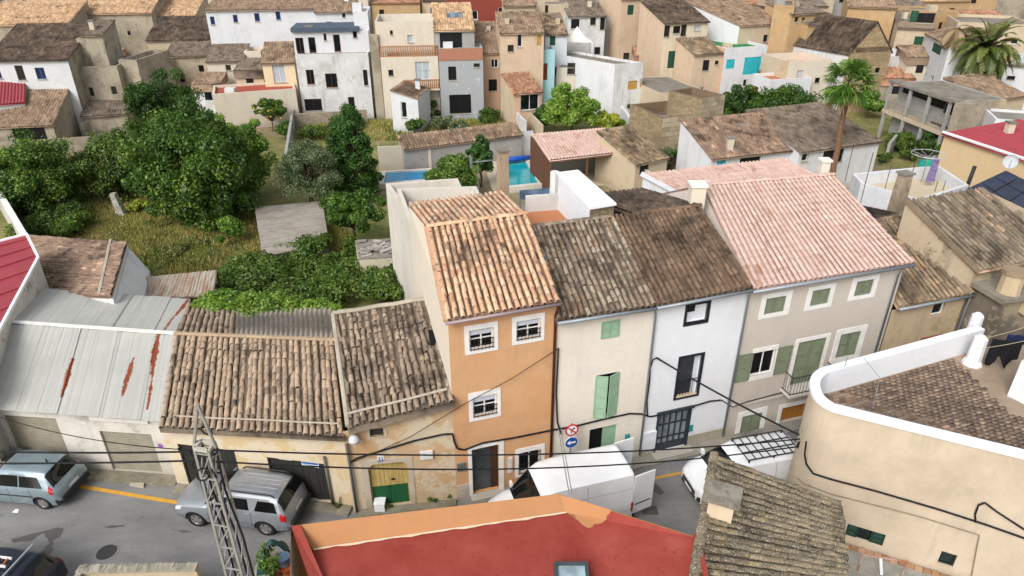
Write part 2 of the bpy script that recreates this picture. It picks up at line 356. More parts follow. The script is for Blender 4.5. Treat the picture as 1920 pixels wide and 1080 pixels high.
# ================================================================ the setting: ground, road, pavement
def onF(fac, px, py, off=0.):
    d = ray(px, py); t = np.dot(fac.A + fac.n * off - CP, fac.n) / np.dot(d, fac.n); return CP + d * t
def m_ground():
    nb = NB('earth'); n1 = nb.noise(.15, 7, .65); n2 = nb.noise(2, 6, .7); n3 = nb.noise(14, 4, .7)
    c = nb.mix(nb.rng(n1, .35, .65), srgb('#8a7a62'), srgb('#6d6a45')); c = nb.mix(nb.rng(n2, .4, .65, 0, .6), c, srgb('#a39376')); nb.color(c); nb.bump(n3, .5, .03); return nb.m
def m_asphalt():
    nb = NB('asphalt'); n1 = nb.noise(.35, 7, .65, (1, 2.2, 1)); n2 = nb.noise(30, 4, .7); n3 = nb.noise(1.2, 8, .7, dist=1.2); n4 = nb.noise(.22, 5, .6)
    c = nb.mix(nb.rng(n1, .35, .65), srgb('#747474'), srgb('#8f8e8c')); c = nb.mix(nb.rng(n2, .3, .7, 0, .45), c, srgb('#50504f'))
    c = nb.mix(nb.rng(n3, .6, .68, 0, .55), c, srgb('#565453')); c = nb.mix(nb.rng(n4, .52, .62, 0, .35), c, srgb('#98958f'))
    n5 = nb.noise(.5, 9, .75, (1, 3., 1), 2.); c = nb.mix(nb.rng(nb.math('ABSOLUTE', nb.math('SUBTRACT', n5, .5)), 0., .008, .35, 0), c, srgb('#3d3c3a'))
    n6 = nb.noise(55, 2, .5); c = nb.mix(nb.rng(n6, .62, .72, 0, .35), c, srgb('#b0aca4'))
    nb.color(c); nb.bump(n2, .35, .01); nb.b.inputs['Roughness'].default_value = .85; return nb.m
def sheet(name, pts, z, mat, kind='structure'):
    mb = MB().add([(p[0], p[1], z) for p in pts], [tuple(range(len(pts)))]); o = mb.build(name, mat); o['kind'] = kind; return o
sheet('ground', [(-900, -200), (900, -200), (900, 1400), (-900, 1400)], 0, m_ground())
FR = Fac(G(857, 938), G(1355, 822))                    # the row of tall houses
FY = Fac(G(664, 960), G(857, 938))                     # low ochre house
e0, e1, e2 = G(0, 770, 3.1), G(300, 790, 3.1), G(645, 817, 3.6)
FG_ = Fac(e0, e1); FGu = FG_.u
gA = e0 - FGu * 2.6 - FG_.n * .28; gB = e1 - FG_.n * .28
FG = Fac(gA, gB)                                       # garage
_a, _b = G(332, 832, 2.2), G(615, 866, 2.2); _k = (_b[1] - _a[1]) / (_b[0] - _a[0])
FB = Fac(V(gB[0], _a[1] + _k * (gB[0] - _a[0]), 0), V(FY.A[0], _a[1] + _k * (FY.A[0] - _a[0]), 0))                                     # low house with plank doors
RD = FR.P(19.7, 0)
sheet('road', [(-60, 4), (40, 4), (40, 26), RD[:2] - FR.n[:2] * 3, FR.P(0, 0, -2.)[:2], FY.P(.5, 0, -1.5)[:2], FG.P(0, 0, -1.5)[:2], (-60, 26)], .006, m_asphalt())
# kerb strip at the garage, raised doorstep at the white house, worn yellow line
M_pave = concrete('#8d8778', '#55503f', .7, 1.2, .3)
def strip(name, fac, u0, u1, d0, d1, z1, mat, kind='structure'):
    mb = MB(); n = max(1, int((u1 - u0) / .6))
    for i in range(n):
        a, b = u0 + (u1 - u0) * i / n, u0 + (u1 - u0) * (i + 1) / n; j1, j2 = [.05 * math.sin(k * 2.7 + 1) for k in (i, i + 1)]
        P = lambda u, o, z: fac.P(u, z, o)
        mb.hexa([P(a, d1 + j1, 0), P(b, d1 + j2, 0), P(b, d0, 0), P(a, d0, 0), P(a, d1 + j1, z1 - .02), P(b, d1 + j2, z1 - .02), P(b, d0, z1), P(a, d0, z1)])
    o = mb.build(name, mat); o['kind'] = kind; return o
strip('pavement', FG, 1, FG.L - .02, 0, .55, .13, M_pave); strip('pavement', FB, 0.02, FB.L - .1, 0, .45, .12, M_pave)
strip('pavement', FY, .05, FY.L - .05, 0.01, .35, .1, M_pave); strip('pavement', FR, .1, 3.9, 0.01, .5, .09, concrete('#8f8b84', '#5a564e', .6)); strip('pavement', FR, 3.95, 12.6, 0.01, .62, .12, concrete('#979287', '#5f5a50', .6)); strip('pavement', FR, 12.65, 19.6, .01, .6, .1, concrete('#8f8b84', '#5a564e', .6))
def m_yellow():
    nb = NB('yellow_line'); n1 = nb.noise(5, 6, .7); n2 = nb.noise(30, 3)
    c = nb.mix(nb.rng(n1, .35, .7), srgb('#d6a139'), srgb('#bd8d36')); c = nb.mix(nb.rng(n2, .6, .7, 0, .7), c, srgb('#77695a')); nb.color(c); return nb.m
def paint_line(a, b, w):
    a, b = np.array(a), np.array(b); t = unit(b - a); x = V(-t[1], t[0], 0) * w / 2; return MB().hexa([a - x, b - x, b + x, a + x] + [p + V(0, 0, .004) for p in (a - x, b - x, b + x, a + x)])
o = paint_line(G(150, 912) + V(0, 0, .007), G(365, 948) + V(0, 0, .007), .17).build('yellow_line', m_yellow()); o['kind'] = 'structure'
o = paint_line(G(1222, 898) + V(0, 0, .007), G(1290, 884) + V(0, 0, .007), .12).build('yellow_line', m_yellow()); o['kind'] = 'structure'
# manhole cover with its patch of cement, a drain cover beyond the van
def disc(mb, c, r, z0, z1, n=24, sy=1.): return mb.prism([(c[0] + r * math.cos(2 * math.pi * i / n), c[1] + r * sy * math.sin(2 * math.pi * i / n)) for i in range(n)], z0, z1)
mc = G(200, 1036); mh = thing('manhole_cover', mc, 'round dark iron manhole cover in the asphalt near the wall', 'manhole cover')
disc(MB(), mc, .43, .007, .016).build('frame', concrete('#8b8781', '#5c5852', .5), mh); disc(MB(), mc, .34, .016, .024).build('lid', flat('#4b4c4e', .55, .4), mh)
mb = MB()
for i in range(-4, 5): mb.box(mc[0] - .3 * math.cos(i / 5), mc[0] + .3 * math.cos(i / 5), mc[1] + i * .065 - .012, mc[1] + i * .065 + .012, .024, .029)
mb.build('ribs', flat('#3f4042', .5, .4), mh)
dc = G(1218, 957); tag(MB().box(dc[0] - .3, dc[0] + .3, dc[1] - .22, dc[1] + .22, .007, .02).build('drain_cover', concrete('#5f5c57', '#3c3a36', .6)), 'square grey drain cover set in the road behind the white van', 'drain cover')
tag(MB().hexa([p + V(0, 0, .0) for p in (G(243, 912), G(270, 916), G(272, 903), G(250, 900))] + [p + V(0, 0, .09) for p in (G(243, 912), G(270, 916), G(272, 903), G(250, 900))]).build('kerb_block', concrete('#b4aa98', '#7b7466', .3)), 'loose pale stone slab by the kerb below the garage', 'stone slab')
# ================================================================ palettes of the near roofs
T_OLD = tilemat((('0', '#8c7660'), ('.35', '#a58a6b'), ('.7', '#b59a78'), ('1', '#7d6a58')) and ((0, '#97806a'), (.35, '#a98f72'), (.7, '#b59b7d'), (1, '#8f7963')), '#5a4d41', .28, '#c0b7a2', .18)
T_OLD2 = tilemat(((0, '#7c6b5a'), (.35, '#97816a'), (.7, '#ab957a'), (1, '#8a725c')), '#453b33', .4, '#bdb4a0', .28)
T_ORANGE = tilemat(((0, '#c08c64'), (.3, '#cfa276'), (.65, '#dab48a'), (1, '#c59770')), '#4a3d35', .30, '#e8d9bd', .06, dscale=.55)
T_CHAN = tilemat(((0, '#665848'), (.5, '#766754'), (1, '#6b5c4b')), '#3f362e', .36, '#857a68', .1)
T_CHANP = tilemat(((0, '#a88a7c'), (.5, '#b39688'), (1, '#ab8e80')), '#8a6f62', .2, '#c0a090', .05)
T_BROWN = tilemat(((0, '#664e3b'), (.4, '#765b44'), (.75, '#8a6c4f'), (.95, '#6c513d'), (1, '#a5835c')), '#33291f', .5, '#a69678', .14)
T_CREAM = tilemat(((0, '#6b5a4b'), (.3, '#8d7862'), (.6, '#a89880'), (.8, '#7e6650'), (1, '#b08a66')), '#40372f', .42, '#b9b0a0', .32)
T_PINK = tilemat(((0, '#d0a898'), (.3, '#d6b2a2'), (.6, '#dbbaab'), (.93, '#d2ab9b'), (1, '#e6cdbf')), '#a87e69', .2, '#dcc4b4', .05, .86)
T_DARK = tilemat(((0, '#4f4236'), (.4, '#695646'), (.75, '#7f6a54'), (1, '#5b4a3c')), '#2e2722', .5, '#93886f', .15)
T_MOSS = tilemat(((0, '#6d5d49'), (.35, '#8a755a'), (.7, '#a38a68'), (.9, '#c09a6c'), (1, '#75624c')), '#3b3229', .45, '#a8935f', .25)
M_white = lambda: plaster('#e9e8e6', '#a9a49b', .12, .6)
M_trim = flat('#e6e4e0', .7); M_zinc = flat('#8f979d', .45, .3)
def side_wall(par, pts, mat, name='side_wall'):
    n = len(pts); MB().add(pts, [tuple(range(n))]).build(name, mat, par)
def flr(p): q = np.array(p, float); q[2] = 0; return q
def shell(par, fac, u0, u1, zL, zR, ridgeL, ridgeR, backL, backR, mat, sidemat=None, z0=0., name='wall'):
    """front wall with openings, two gable walls and the back wall of a ridged house"""
    mb = MB(); fac.wall(mb, u0, u1, z0, zL, zR); mb.build(name, mat, par); d = V(0, 0, -.05)
    sm = sidemat or mat
    side_wall(par, [fac.P(u0, 0), fac.P(u0, zL), ridgeL + d, backL + d, flr(backL)], sm)
    side_wall(par, [fac.P(u1, 0), fac.P(u1, zR), ridgeR + d, backR + d, flr(backR)], sm)
    side_wall(par, [flr(backL), backL + d, backR + d, flr(backR)], sm, 'back_wall')
def gutter(par, a, b, r=.065, mat=None, name='gutter'):
    return MB().tube([a, b], r, 8).build(name, mat or M_zinc, par, True)
def pipe(par, pts, r=.045, mat=None, name='downpipe'): return MB().tube(pts, r, 7).build(name, mat or M_zinc, par, True)
ROWG = 'attached houses along the far side of the street'
# ---------------------------------------------------------------- orange house
uO = 3.93
h = thing('orange_house', FR.P(uO / 2, 0), 'tall orange plastered house with mottled clay tile roof and white window surrounds', 'house', ROWG)
M_or = plaster('#dca66f', '#b3804f', .42, .8, grain=.25); M_cr = plaster('#ded2bd', '#a89a84', .22, .6); W = M_trim
zO = 8.12
for O, I, bars in (((870, 612, 934, 655), (879, 620, 926, 650), 1), ((960, 595, 1020, 637), (968, 603, 1013, 631), 1), ((878, 738, 939, 779), (886, 746, 932, 774), 1), ((966, 843, 1020, 883), (972, 850, 1013, 880), 2)):
    Ro, Ri = FR.R(*O), FR.R(*I); wd = window(FR, h, Ri, W, None, 2, 2 if bars == 1 else 1); surround(FR, wd, Ro, Ri, W)
    if bars == 1: FR.box(MB(), Ri[0] + .061, Ri[1] - .061, Ri[3] - (Ri[3] - Ri[2]) * .3, Ri[3] - .061, -.1, -.06).build('blind', flat('#c3c9d1', .6), wd)
    mb = MB(); u0, u1, z0, z1 = Ri; zt = z0 + (z1 - z0) * (.55 if bars == 1 else .97)
    for i in range(7 if bars == 1 else 6): u = u0 + .05 + (u1 - u0 - .1) * i / (6 if bars == 1 else 5); mb.bar(FR.P(u, z0, .05), FR.P(u, zt, .05), .016)
    for z in (z0 + .05, zt - .04, (z0 + zt) / 2): mb.bar(FR.P(u0, z, .05), FR.P(u1, z, .05), .02)
    mb.build('window_grille', flat('#2f2c2a', .5, .4), wd)
Rd = FR.R(884, 843, 936, 915); Rd = (Rd[0], Rd[1], .12, Rd[3]); FR.holes.append(Rd); Ro = (Rd[0] - .14, Rd[1] + .2, .1, Rd[3] + .14)
dr = fr = FR.frame(MB(), Rd, .06, -.2, -.12, False).build('door', wood('#3a2a22'), h); surround(FR, dr, Ro, (Rd[0], Rd[1], .1, Rd[3]), W, .03)
FR.box(MB(), Rd[0] + .06, Rd[1] - .3, Rd[2] + .02, Rd[3] - .06, -.17, -.15).build('pane', glass('#3a4042', .12), dr); FR.box(MB(), Rd[1] - .3, Rd[1] - .06, Rd[2], Rd[3] - .06, -.19, -.14).build('door_leaf', wood('#4a2f22'), dr)
FR.box(MB(), Ro[0] + .02, Ro[1] - .02, 0, .12, .001, .35).build('doorstep', concrete('#b5aea2', '#857d70', .3), h)
FR.box(MB(), .02, Ro[0] - .003, 0, .75, .002, .03).build('plinth', plaster('#cfc3ae', '#8a7f6e', .4), h)
eL, eR = onF(FR, 836, 603, .3), onF(FR, 1052, 566, .3); rL, rR = G(799, 427, 9.5), G(987, 402, 9.55); bL, bR = G(766, 384, 8.85), G(944, 361, 8.9)
shell(h, FR, 0, uO, zO, zO, rL, rR, bL, bR, M_or, M_cr)
rf = near_roof(h, (eL, eR, rR, rL), T_ORANGE, .232, .40, tilemat(((0, '#8d6a4e'), (.5, '#9c775a'), (1, '#866448')), '#4a3d35', .35, '#b39a7c', .05), seed=11); ridge(rf, rL + V(0, 0, .06), rR + V(0, 0, .06), T_ORANGE, .26)
near_roof(h, (bR, bL, rL, rR), tilemat(((0, '#c98f66'), (.5, '#dcae84'), (1, '#e6c49c')), '#5a4a40', .25, '#e8d9bd', .06), .232, .42, seed=12)
mb = MB(); mb.bar(rL + V(0, 0, .02), eL + V(0, 0, .02), .16, .1); mb.build('verge', T_ORANGE, rf)
gutter(h, eL + V(0, -.04, -.06), eR + V(.0, -.04, -.06), .06, flat('#9a8a8c', .5, .2)); pipe(h, [eR + V(-.06, 0, -.1), FR.P(uO - .12, 7.7, .08), FR.P(uO - .12, .2, .08)], .05, flat('#5a2c22', .5))
# small things fixed on the wall
FR.box(MB(), *FR.R(857, 870, 873, 880), .0, .06).build('meter_box', flat('#5f6a66', .5), h); FR.box(MB(), *FR.R(952, 858, 960, 884), .0, .06).build('letter_box', flat('#cfcfcc', .5), h)
# ---------------------------------------------------------------- cream house and white house under one dark roof
uC, uW = 7.83, 11.82; M_cream = plaster('#eae0cf', '#b0a48e', .24, .8, grain=.2); M_wht = plaster('#e6e8eb', '#a5a7ab', .2, .8, grain=.2)
G_green = flat('#8fae92', .6, var=.15); G_sage = flat('#767f68', .65, var=.2); M_black = flat('#1d222c', .5)
hc = thing('cream_house', FR.P((uO + uC) / 2, 0), 'narrow cream plastered house with pale green shutters and dark mottled tile roof', 'house', ROWG)
hw = thing('white_house', FR.P((uC + uW) / 2, 0), 'narrow white plastered house with black framed windows and dark tile roof', 'house', ROWG)
Rs = FR.R(1128, 604, 1160, 630); shutters(FR, hc, Rs, G_green, .02)
Rs = FR.R(1117, 705, 1154, 774); FR.holes.append(Rs); wd = FR.frame(MB(), Rs, .05, -.12, -.06).build('window', G_green, hc); FR.box(MB(), Rs[0] + .05, Rs[1] - .05, Rs[2] + .05, Rs[3] - .05, -.11, -.1).build('pane', glass(), wd)
for a, b, s in ((Rs[0], (Rs[0] + Rs[1]) / 2, 1), ((Rs[0] + Rs[1]) / 2, Rs[1], -1)):      # leaves ajar
    hinge = FR.P(a if s > 0 else b, 0, .01); ang = .35 * s; d = FR.u * (math.cos(ang) * s) + FR.n * abs(math.sin(ang)); F2 = Fac(hinge, hinge + d * (b - a)) if s > 0 else Fac(hinge + d * (b - a), hinge)
    shutter_leaf(F2, wd, (.0, b - a - .01, Rs[2], Rs[3]), G_green, 0., panels=4)
Rd = FR.R(1106, 806, 1152, 862); Rd = (Rd[0], Rd[1], .12, Rd[3]); FR.holes.append(Rd); dr = FR.frame(MB(), Rd, .05, -.2, -.1, False).build('door', G_green, hc)
FR.box(MB(), Rd[0] + .05, (Rd[0] + Rd[1]) / 2 + .02, Rd[2], Rd[3] - .05, -.19, -.17).build('dark_opening', flat('#0c0c0d', .8), dr); FR.box(MB(), (Rd[0] + Rd[1]) / 2 + .02, Rd[1] - .05, Rd[2], Rd[3] - .05, -.16, -.12).build('door_leaf', G_green, dr)  # near-black panel paints the shade of the half open doorway
eL, eR = onF(FR, 1043, 602, .28), onF(FR, 1413, 540, .28); eM = onF(FR, 1231, 574, .28); rL, rR = G(984, 428, 8.9), G(1313, 387, 9.0); rM = rL + (rR - rL) * .495; bk = -FR.n * 5.; bL, bM, bR = rL + bk + V(0, 0, -1.), rM + bk + V(0, 0, -1.), rR + bk + V(0, 0, -1.)
zc0, zc1, zc2 = 7.42, 7.38, 7.44
shell(hc, FR, uO + .005, uC - .005, zc0, zc1, rL, rM, bL, bM, M_cream)
near_roof(hc, (eL, eM, rM, rL), T_CREAM, .225, .36, T_CHAN, seed=21, jit=1.4)
gutter(hc, eL + V(.05, -.05, -.07), eM + V(0, -.05, -.07)); pipe(hc, [eM + V(-.05, 0, -.12), FR.P(uC - .06, 7.0, .09), FR.P(uC - .06, .25, .09)])
# white
for O in ((1286, 570, 1327, 604), (1273, 669, 1309, 741)):
    Ro = FR.R(*O); Ri = (Ro[0] + .1, Ro[1] - .1, Ro[2] + .1, Ro[3] - .1); FR.holes.append(Ri); wd = FR.ring(MB(), Ro, Ri, -.1, .03).build('window', M_black, hw)
    if O[0] == 1286: FR.box(MB(), Ri[0], Ri[1], Ri[2], Ri[3], -.2, -.18).build('blind', flat('#dfe2e6', .7), wd); FR.box(MB(), Ri[0], Ri[0] + (Ri[1] - Ri[0]) * .5, Ri[2] + (Ri[3] - Ri[2]) * .5, Ri[3], -.179, -.165).build('pane', glass(), wd)
    else:
        FR.box(MB(), Ri[0], Ri[1] - .22, Ri[2], Ri[3], -.2, -.18).build('pane', glass('#2b3034', .1), wd); FR.box(MB(), Ri[1] - .2, Ri[1], Ri[2], Ri[3], -.2, -.16).build('casement', flat('#cdd2d8', .5), wd); mb = MB()
        for i in range(6): u = Ri[0] + .08 + i * (Ri[1] - Ri[0] - .3) / 5; mb.bar(FR.P(u, Ri[2], -.06), FR.P(u, Ri[2] + .75, -.06), .016)
        mb.bar(FR.P(Ri[0], Ri[2] + .75, -.06), FR.P(Ri[1], Ri[2] + .75, -.06), .025); mb.build('rail', M_black, wd); FR.box(MB(), Ri[0], Ri[1], Ri[2] - .02, Ri[2] + .03, -.16, .02).build('sill', flat('#c9b79b', .7), wd)
Rd = FR.R(1233, 776, 1284, 852); Rd = (Rd[0], Rd[1], .13, Rd[3]); FR.holes.append(Rd); M_dk = flat('#343b44', .45, .2)
dr = FR.frame(MB(), Rd, .1, -.1, .03, False).build('door', M_dk, hw); mb = MB(); u0, u1 = Rd[0] + .1, Rd[1] - .1
FR.box(MB(), u0, u1, Rd[2], Rd[3] - .1, -.12, -.1).build('pane', glass('#6f777d', .2), dr)
for i in range(6): u = u0 + (u1 - u0) * i / 5; FR.box(mb, u - .025, u + .025, Rd[2], Rd[3] - .1, -.1, -.05)
for k in (.32, .66): z = Rd[2] + (Rd[3] - Rd[2]) * k; FR.box(mb, u0, u1, z - .03, z + .03, -.099, -.052)
FR.box(mb, u0, u1, Rd[2], Rd[2] + .35, -.098, -.048); mb.build('door_bars', M_dk, dr); FR.box(MB(), Rd[0] - .05, Rd[1] + .05, Rd[3], Rd[3] + .1, .031, .12).build('lintel', M_dk, dr)
shell(hw, FR, uC + .005, uW - .005, zc1, zc2, rM, rR, bM, bR, M_wht)
Mp = stone('#9d978c')
FR.box(MB(), uC + .03, Rd[0] - .003, 0, .72, .002, .05).build('plinth', concrete('#b1a89a', '#7d766a', .4), hw); FR.box(MB(), Rd[1] + .003, uW - .03, 0, .62, .002, .05).build('plinth', concrete('#aaa191', '#7b7466', .4), hw)
FR.box(MB(), Rd[0] - .1, Rd[1] + .1, 0, .13, .001, .45).build('doorstep', concrete('#b5aea2', '#857d70', .3), hw); FR.box(MB(), *FR.R(1204, 812, 1226, 838), .0, .08).build('meter_box', flat('#dcdee2', .5), hw); FR.box(MB(), *FR.R(1290, 798, 1298, 808), 0, .02).build('plaque', flat('#2d8f8c', .4), hw)
tag(FR.box(MB(), *FR.R(1172, 815, 1180, 824), 0, .02).build('plaque', flat('#2d8f8c', .4), hc), 'small teal plaque beside the door')
near_roof(hw, (eM, eR, rR, rM), T_BROWN, .225, .36, T_CHAN, seed=22, jit=1.2)
rfb = near_roof(hw, (bR + V(0, 0, .0), bM + (bR - bM) * .22, rM + (rR - rM) * .22, rR), T_DARK, .24, .42, seed=23); ridge(rfb, rM + (rR - rM) * .2 + V(0, 0, .05), rR + V(0, 0, .05), T_BROWN, .3)
ridge(rfb, rL + (rM - rL) * .1 + V(0, 0, .05), rL + (rM - rL) * .95 + V(0, 0, .05), T_CREAM, .26)
gutter(hw, eM + V(.02, -.05, -.07), eR + V(-.02, -.05, -.07)); pipe(hw, [eR + V(-.1, 0, -.12), FR.P(uW - .08, 7.1, .09), FR.P(uW - .08, .25, .09)])
# ---------------------------------------------------------------- grey house with the pink roof
uG = 19.25; hg = thing('grey_house', FR.P((uW + uG) / 2, 0), 'wide beige grey house with olive shutters, small balcony and pale pink tile roof', 'house', ROWG)
M_gr = plaster('#cec3b5', '#988c7e', .26, .8, grain=.2)
for O, I in (((1430, 553, 1477, 589), (1437, 560, 1469, 583)), ((1517, 539, 1557, 574), (1524, 545, 1551, 568)), ((1600, 522, 1638, 556), (1607, 528, 1632, 550)), ((1570, 619, 1609, 672), (1577, 627, 1603, 664)), ((1385, 774, 1428, 815), (1392, 781, 1422, 810))):
    Ro, Ri = FR.R(*O), FR.R(*I); wd = shutters(FR, hg, Ri, G_sage, .08, 2, 2); surround(FR, wd, Ro, Ri, W)
Ri = FR.R(1413, 662, 1447, 698); Ro = (Ri[0] - .05, Ri[1] + .05, Ri[2] - .22, Ri[3] + .2); wd = window(FR, hg, Ri, W, None, 2); surround(FR, wd, Ro, Ri, W)
wS = (Ri[1] - Ri[0]) * .62; shutter_leaf(FR, wd, (Ri[0] - wS - .05, Ri[0] - .05, Ri[2] - .1, Ri[3] + .05), G_sage, .03); shutter_leaf(FR, wd, (Ri[1] + .05, Ri[1] + wS + .05, Ri[2] - .1, Ri[3] + .05), G_sage, .03)
Ri = FR.R(1498, 642, 1530, 712); Ro = (Ri[0] - .17, Ri[1] + .17, Ri[2], Ri[3] + .17); wd = shutters(FR, hg, Ri, G_sage, .08, 2, 3); surround(FR, wd, Ro, Ri, W); zb = Ri[2] - .05
bal = FR.box(MB(), Ro[0] - .25, Ro[1] + .25, zb - .12, zb, .001, .62).build('balcony', plaster('#d6cfc4', '#9b9184', .3), hg); mb = MB(); b0, b1 = Ro[0] - .22, Ro[1] + .22
for i in range(15): u = b0 + (b1 - b0) * i / 14; mb.bar(FR.P(u, zb, .58), FR.P(u, zb + .9, .58), .014)
for i in range(4):
    for u in (b0, b1): mb.bar(FR.P(u, zb, .1 + i * .14), FR.P(u, zb + .9, .1 + i * .14), .014)
for z in (zb + .06, zb + .9):
    mb.bar(FR.P(b0, z, .58), FR.P(b1, z, .58), .028); mb.bar(FR.P(b0, z, .01), FR.P(b0, z, .58), .028); mb.bar(FR.P(b1, z, .01), FR.P(b1, z, .58), .028)
mb.build('railing', flat('#2b2b2e', .5, .3), bal)
Rd = FR.R(1467, 765, 1499, 815); Rd = (Rd[0], Rd[1], .12, Rd[3]); FR.holes.append(Rd); dr = FR.frame(MB(), Rd, .06, -.2, -.1, False).build('door', wood('#a9712f'), hg); surround(FR, dr, (Rd[0] - .18, Rd[1] + .18, .1, Rd[3] + .2), (Rd[0], Rd[1], .1, Rd[3]), W)
for i in range(5): a = Rd[0] + .06 + (Rd[1] - Rd[0] - .12) * i / 5; FR.box(MB(), a + .004, a + (Rd[1] - Rd[0] - .12) / 5 - .004, Rd[2], Rd[3] - .06, -.18, -.14 - .004 * (i % 2)).build('plank', wood('#a9712f'), dr)
zs = FR.uz(1440, 748)[1]; FR.box(MB(), uW + .05, uG - .02, zs - .05, zs + .05, .001, .05).build('string_course', M_gr, hg)
eL, eR = onF(FR, 1410, 544, .28), onF(FR, 1716, 493, .28); rL, rR = G(1318, 349, 9.3), G(1563, 329, 9.3); bL, bR = rL - FR.n * 4.6 + V(0, 0, -2.2), rR - FR.n * 4.6 + V(0, 0, -2.2)
shell(hg, FR, uW + .005, uG, 7.36, 7.36, rL, rR, bL, bR, M_gr); near_roof(hg, (eL, eR, rR, rL), T_PINK, .235, .40, T_CHANP, seed=31, jit=.4, h=.055)
rb = corr_roof('roof', hg, (bR, bL, rL, rR), T_PINK, .235, .4, .08); ridge(rb, rL + V(0, 0, .06), rR + V(0, 0, .06), T_PINK, .26)
gutter(hg, eL + V(.03, -.05, -.07), eR + V(0, -.05, -.07)); pipe(hg, [eR + V(-.35, .0, -.12), FR.P(uG - .3, 6.9, .09), FR.P(uG - .3, .25, .09)])
# chimney of the grey house
def chimney(par, px, pz, w, hgt, mat, capmat=None, name='chimney', cap=.06, d=None):
    c = G(*px, pz); d = d or w; o = MB().box(c[0] - w / 2, c[0] + w / 2, c[1] - d / 2, c[1] + d / 2, pz - 1.2, pz + hgt).build(name, mat, par)
    MB().box(c[0] - w / 2 - cap, c[0] + w / 2 + cap, c[1] - d / 2 - cap, c[1] + d / 2 + cap, pz + hgt + .001, pz + hgt + .1).build('chimney_cap', capmat or mat, o); return o
chimney(hg, (1304, 382), 8.9, .62, .85, plaster('#e0d3bd', '#a99c88', .2), flat('#e4dfd6', .8))
chimney(hg, (1541, 330), 9.0, .4, .75, plaster('#e5dcc8', '#a99c88', .2), flat('#e4dfd6', .8))
# ---------------------------------------------------------------- low ochre house with the green and cream door
hy = thing('ochre_house', FY.P(FY.L / 2, 0), 'low ochre plastered house with green and cream arched door and old tile roof', 'house', ROWG)
M_och = plaster('#d0a66e', '#b9aa92', .6, .5, .55, '#c9bda5', .5)
Rw = FY.R(691, 792, 720, 817); wd = window(FY, hy, Rw, wood('#4a453d'), flat('#3b3a38', .6), 1); surround(FY, wd, (Rw[0] - .12, Rw[1] + .12, Rw[2] - .12, Rw[3] + .12), Rw, plaster('#cbb592', '#94836a', .4))
Rd = FY.R(689, 872, 770, 936); Rd = (Rd[0], Rd[1], .12, Rd[3]); FY.holes.append(Rd); dr = FY.frame(MB(), Rd, .05, -.2, -.1, False).build('door', wood('#b89f63'), hy)
for i in range(2):
    a, b = Rd[0] + .05 + (Rd[1] - Rd[0] - .1) * i / 2, Rd[0] + .05 + (Rd[1] - Rd[0] - .1) * (i + 1) / 2; zg = Rd[2] + (Rd[3] - Rd[2]) * .42
    for k in range(4): c, e = a + (b - a) * k / 4, a + (b - a) * (k + 1) / 4; pl = FY.box(MB(), c + .005, e - .005, zg + .03, Rd[3] - .05, -.18, -.13 - .004 * (k % 2)).build('plank', wood('#bfa768'), dr)
    FY.box(MB(), a + .004, b - .004, Rd[2], zg + .03, -.175, -.115).build('door_base', wood('#1f5a35'), dr)
FY.box(MB(), (Rd[0] + Rd[1]) / 2 + .06, (Rd[0] + Rd[1]) / 2 + .2, 1.32, 1.37, -.13, -.08).build('latch', flat('#3a332c', .5, .5), dr)
surround(FY, dr, (Rd[0] - .22, Rd[1] + .2, .1, Rd[3] + .2), (Rd[0], Rd[1], .1, Rd[3]), plaster('#c9bca4', '#8a7e6c', .4), .02)
for s in (0, 1):     # arched corners of the opening
    uu = Rd[0] if s == 0 else Rd[1]; k = 1 if s == 0 else -1; r = .3; pts = [(0, 0)] + [(r - r * math.sin(a), -r + r * math.cos(a)) for a in np.linspace(0, math.pi / 2, 6)]
    fr_ = [FY.P(uu + k * p[0], Rd[3] + p[1], .01) for p in pts]; bk_ = [FY.P(uu + k * p[0], Rd[3] + p[1], -.1) for p in pts]; n = len(pts)
    MB().add(fr_ + bk_, [tuple(range(n)), tuple(range(n, 2 * n))] + [(i, (i + 1) % n, n + (i + 1) % n, n + i) for i in range(n)]).build('arch_corner', plaster('#c9bca4', '#8a7e6c', .4), dr)
zl, zr = FY.uz(655, 803)[1] - .12, FY.uz(850, 752)[1] - .12
eL, eR = onF(FY, 652, 803, .3), onF(FY, 853, 752, .3); rL, rR = G(624, 592, 5.45), G(806, 563, 5.75)
MB_ = MB(); FY.wall(MB_, 0, FY.L, 0, zl, zr); MB_.build('wall', M_och, hy)
side_wall(hy, [FY.P(0, 0), FY.P(0, zl), rL, flr(rL)], M_och); side_wall(hy, [flr(rL), rL + V(0, 0, -.04), rR + V(0, 0, -.04), flr(rR)], stone('#a8997f'), 'back_wall'); side_wall(hy, [FY.P(FY.L - .01, 0), FY.P(FY.L - .01, zr), rR, flr(rR)], M_och)
hole = lambda s, t: (.9 < s < .975 and .52 < t < .68)
dk = near_roof(hy, (eL, eR, rR, rL), T_OLD2, .24, .36, T_CHAN, skip=hole, seed=41, jit=2.4, sag=.16, h=.075); pp = [bil((eL, eR, rR, rL), s, t) + V(0, 0, .07 - .16 * 4 * s * (1 - s) * 4 * t * (1 - t)) for s, t in ((.9, .53), (.96, .52), (.97, .66), (.91, .68))]
MB().slab(pp, .03).build('roof_hole', flat('#08080a', .9), dk)  # solid black slab, the shade inside the tile gap put into its colour
M_mort = concrete('#b3aa99', '#776e60', .5)
q = (eL, eR, rR, rL); MB().tube([bil(q, s, .085) + V(0, 0, .13 + .01 * math.sin(s * 9)) for s in np.linspace(0.02, .95, 14)], .05, 6).build('mortar_band', M_mort, dk)
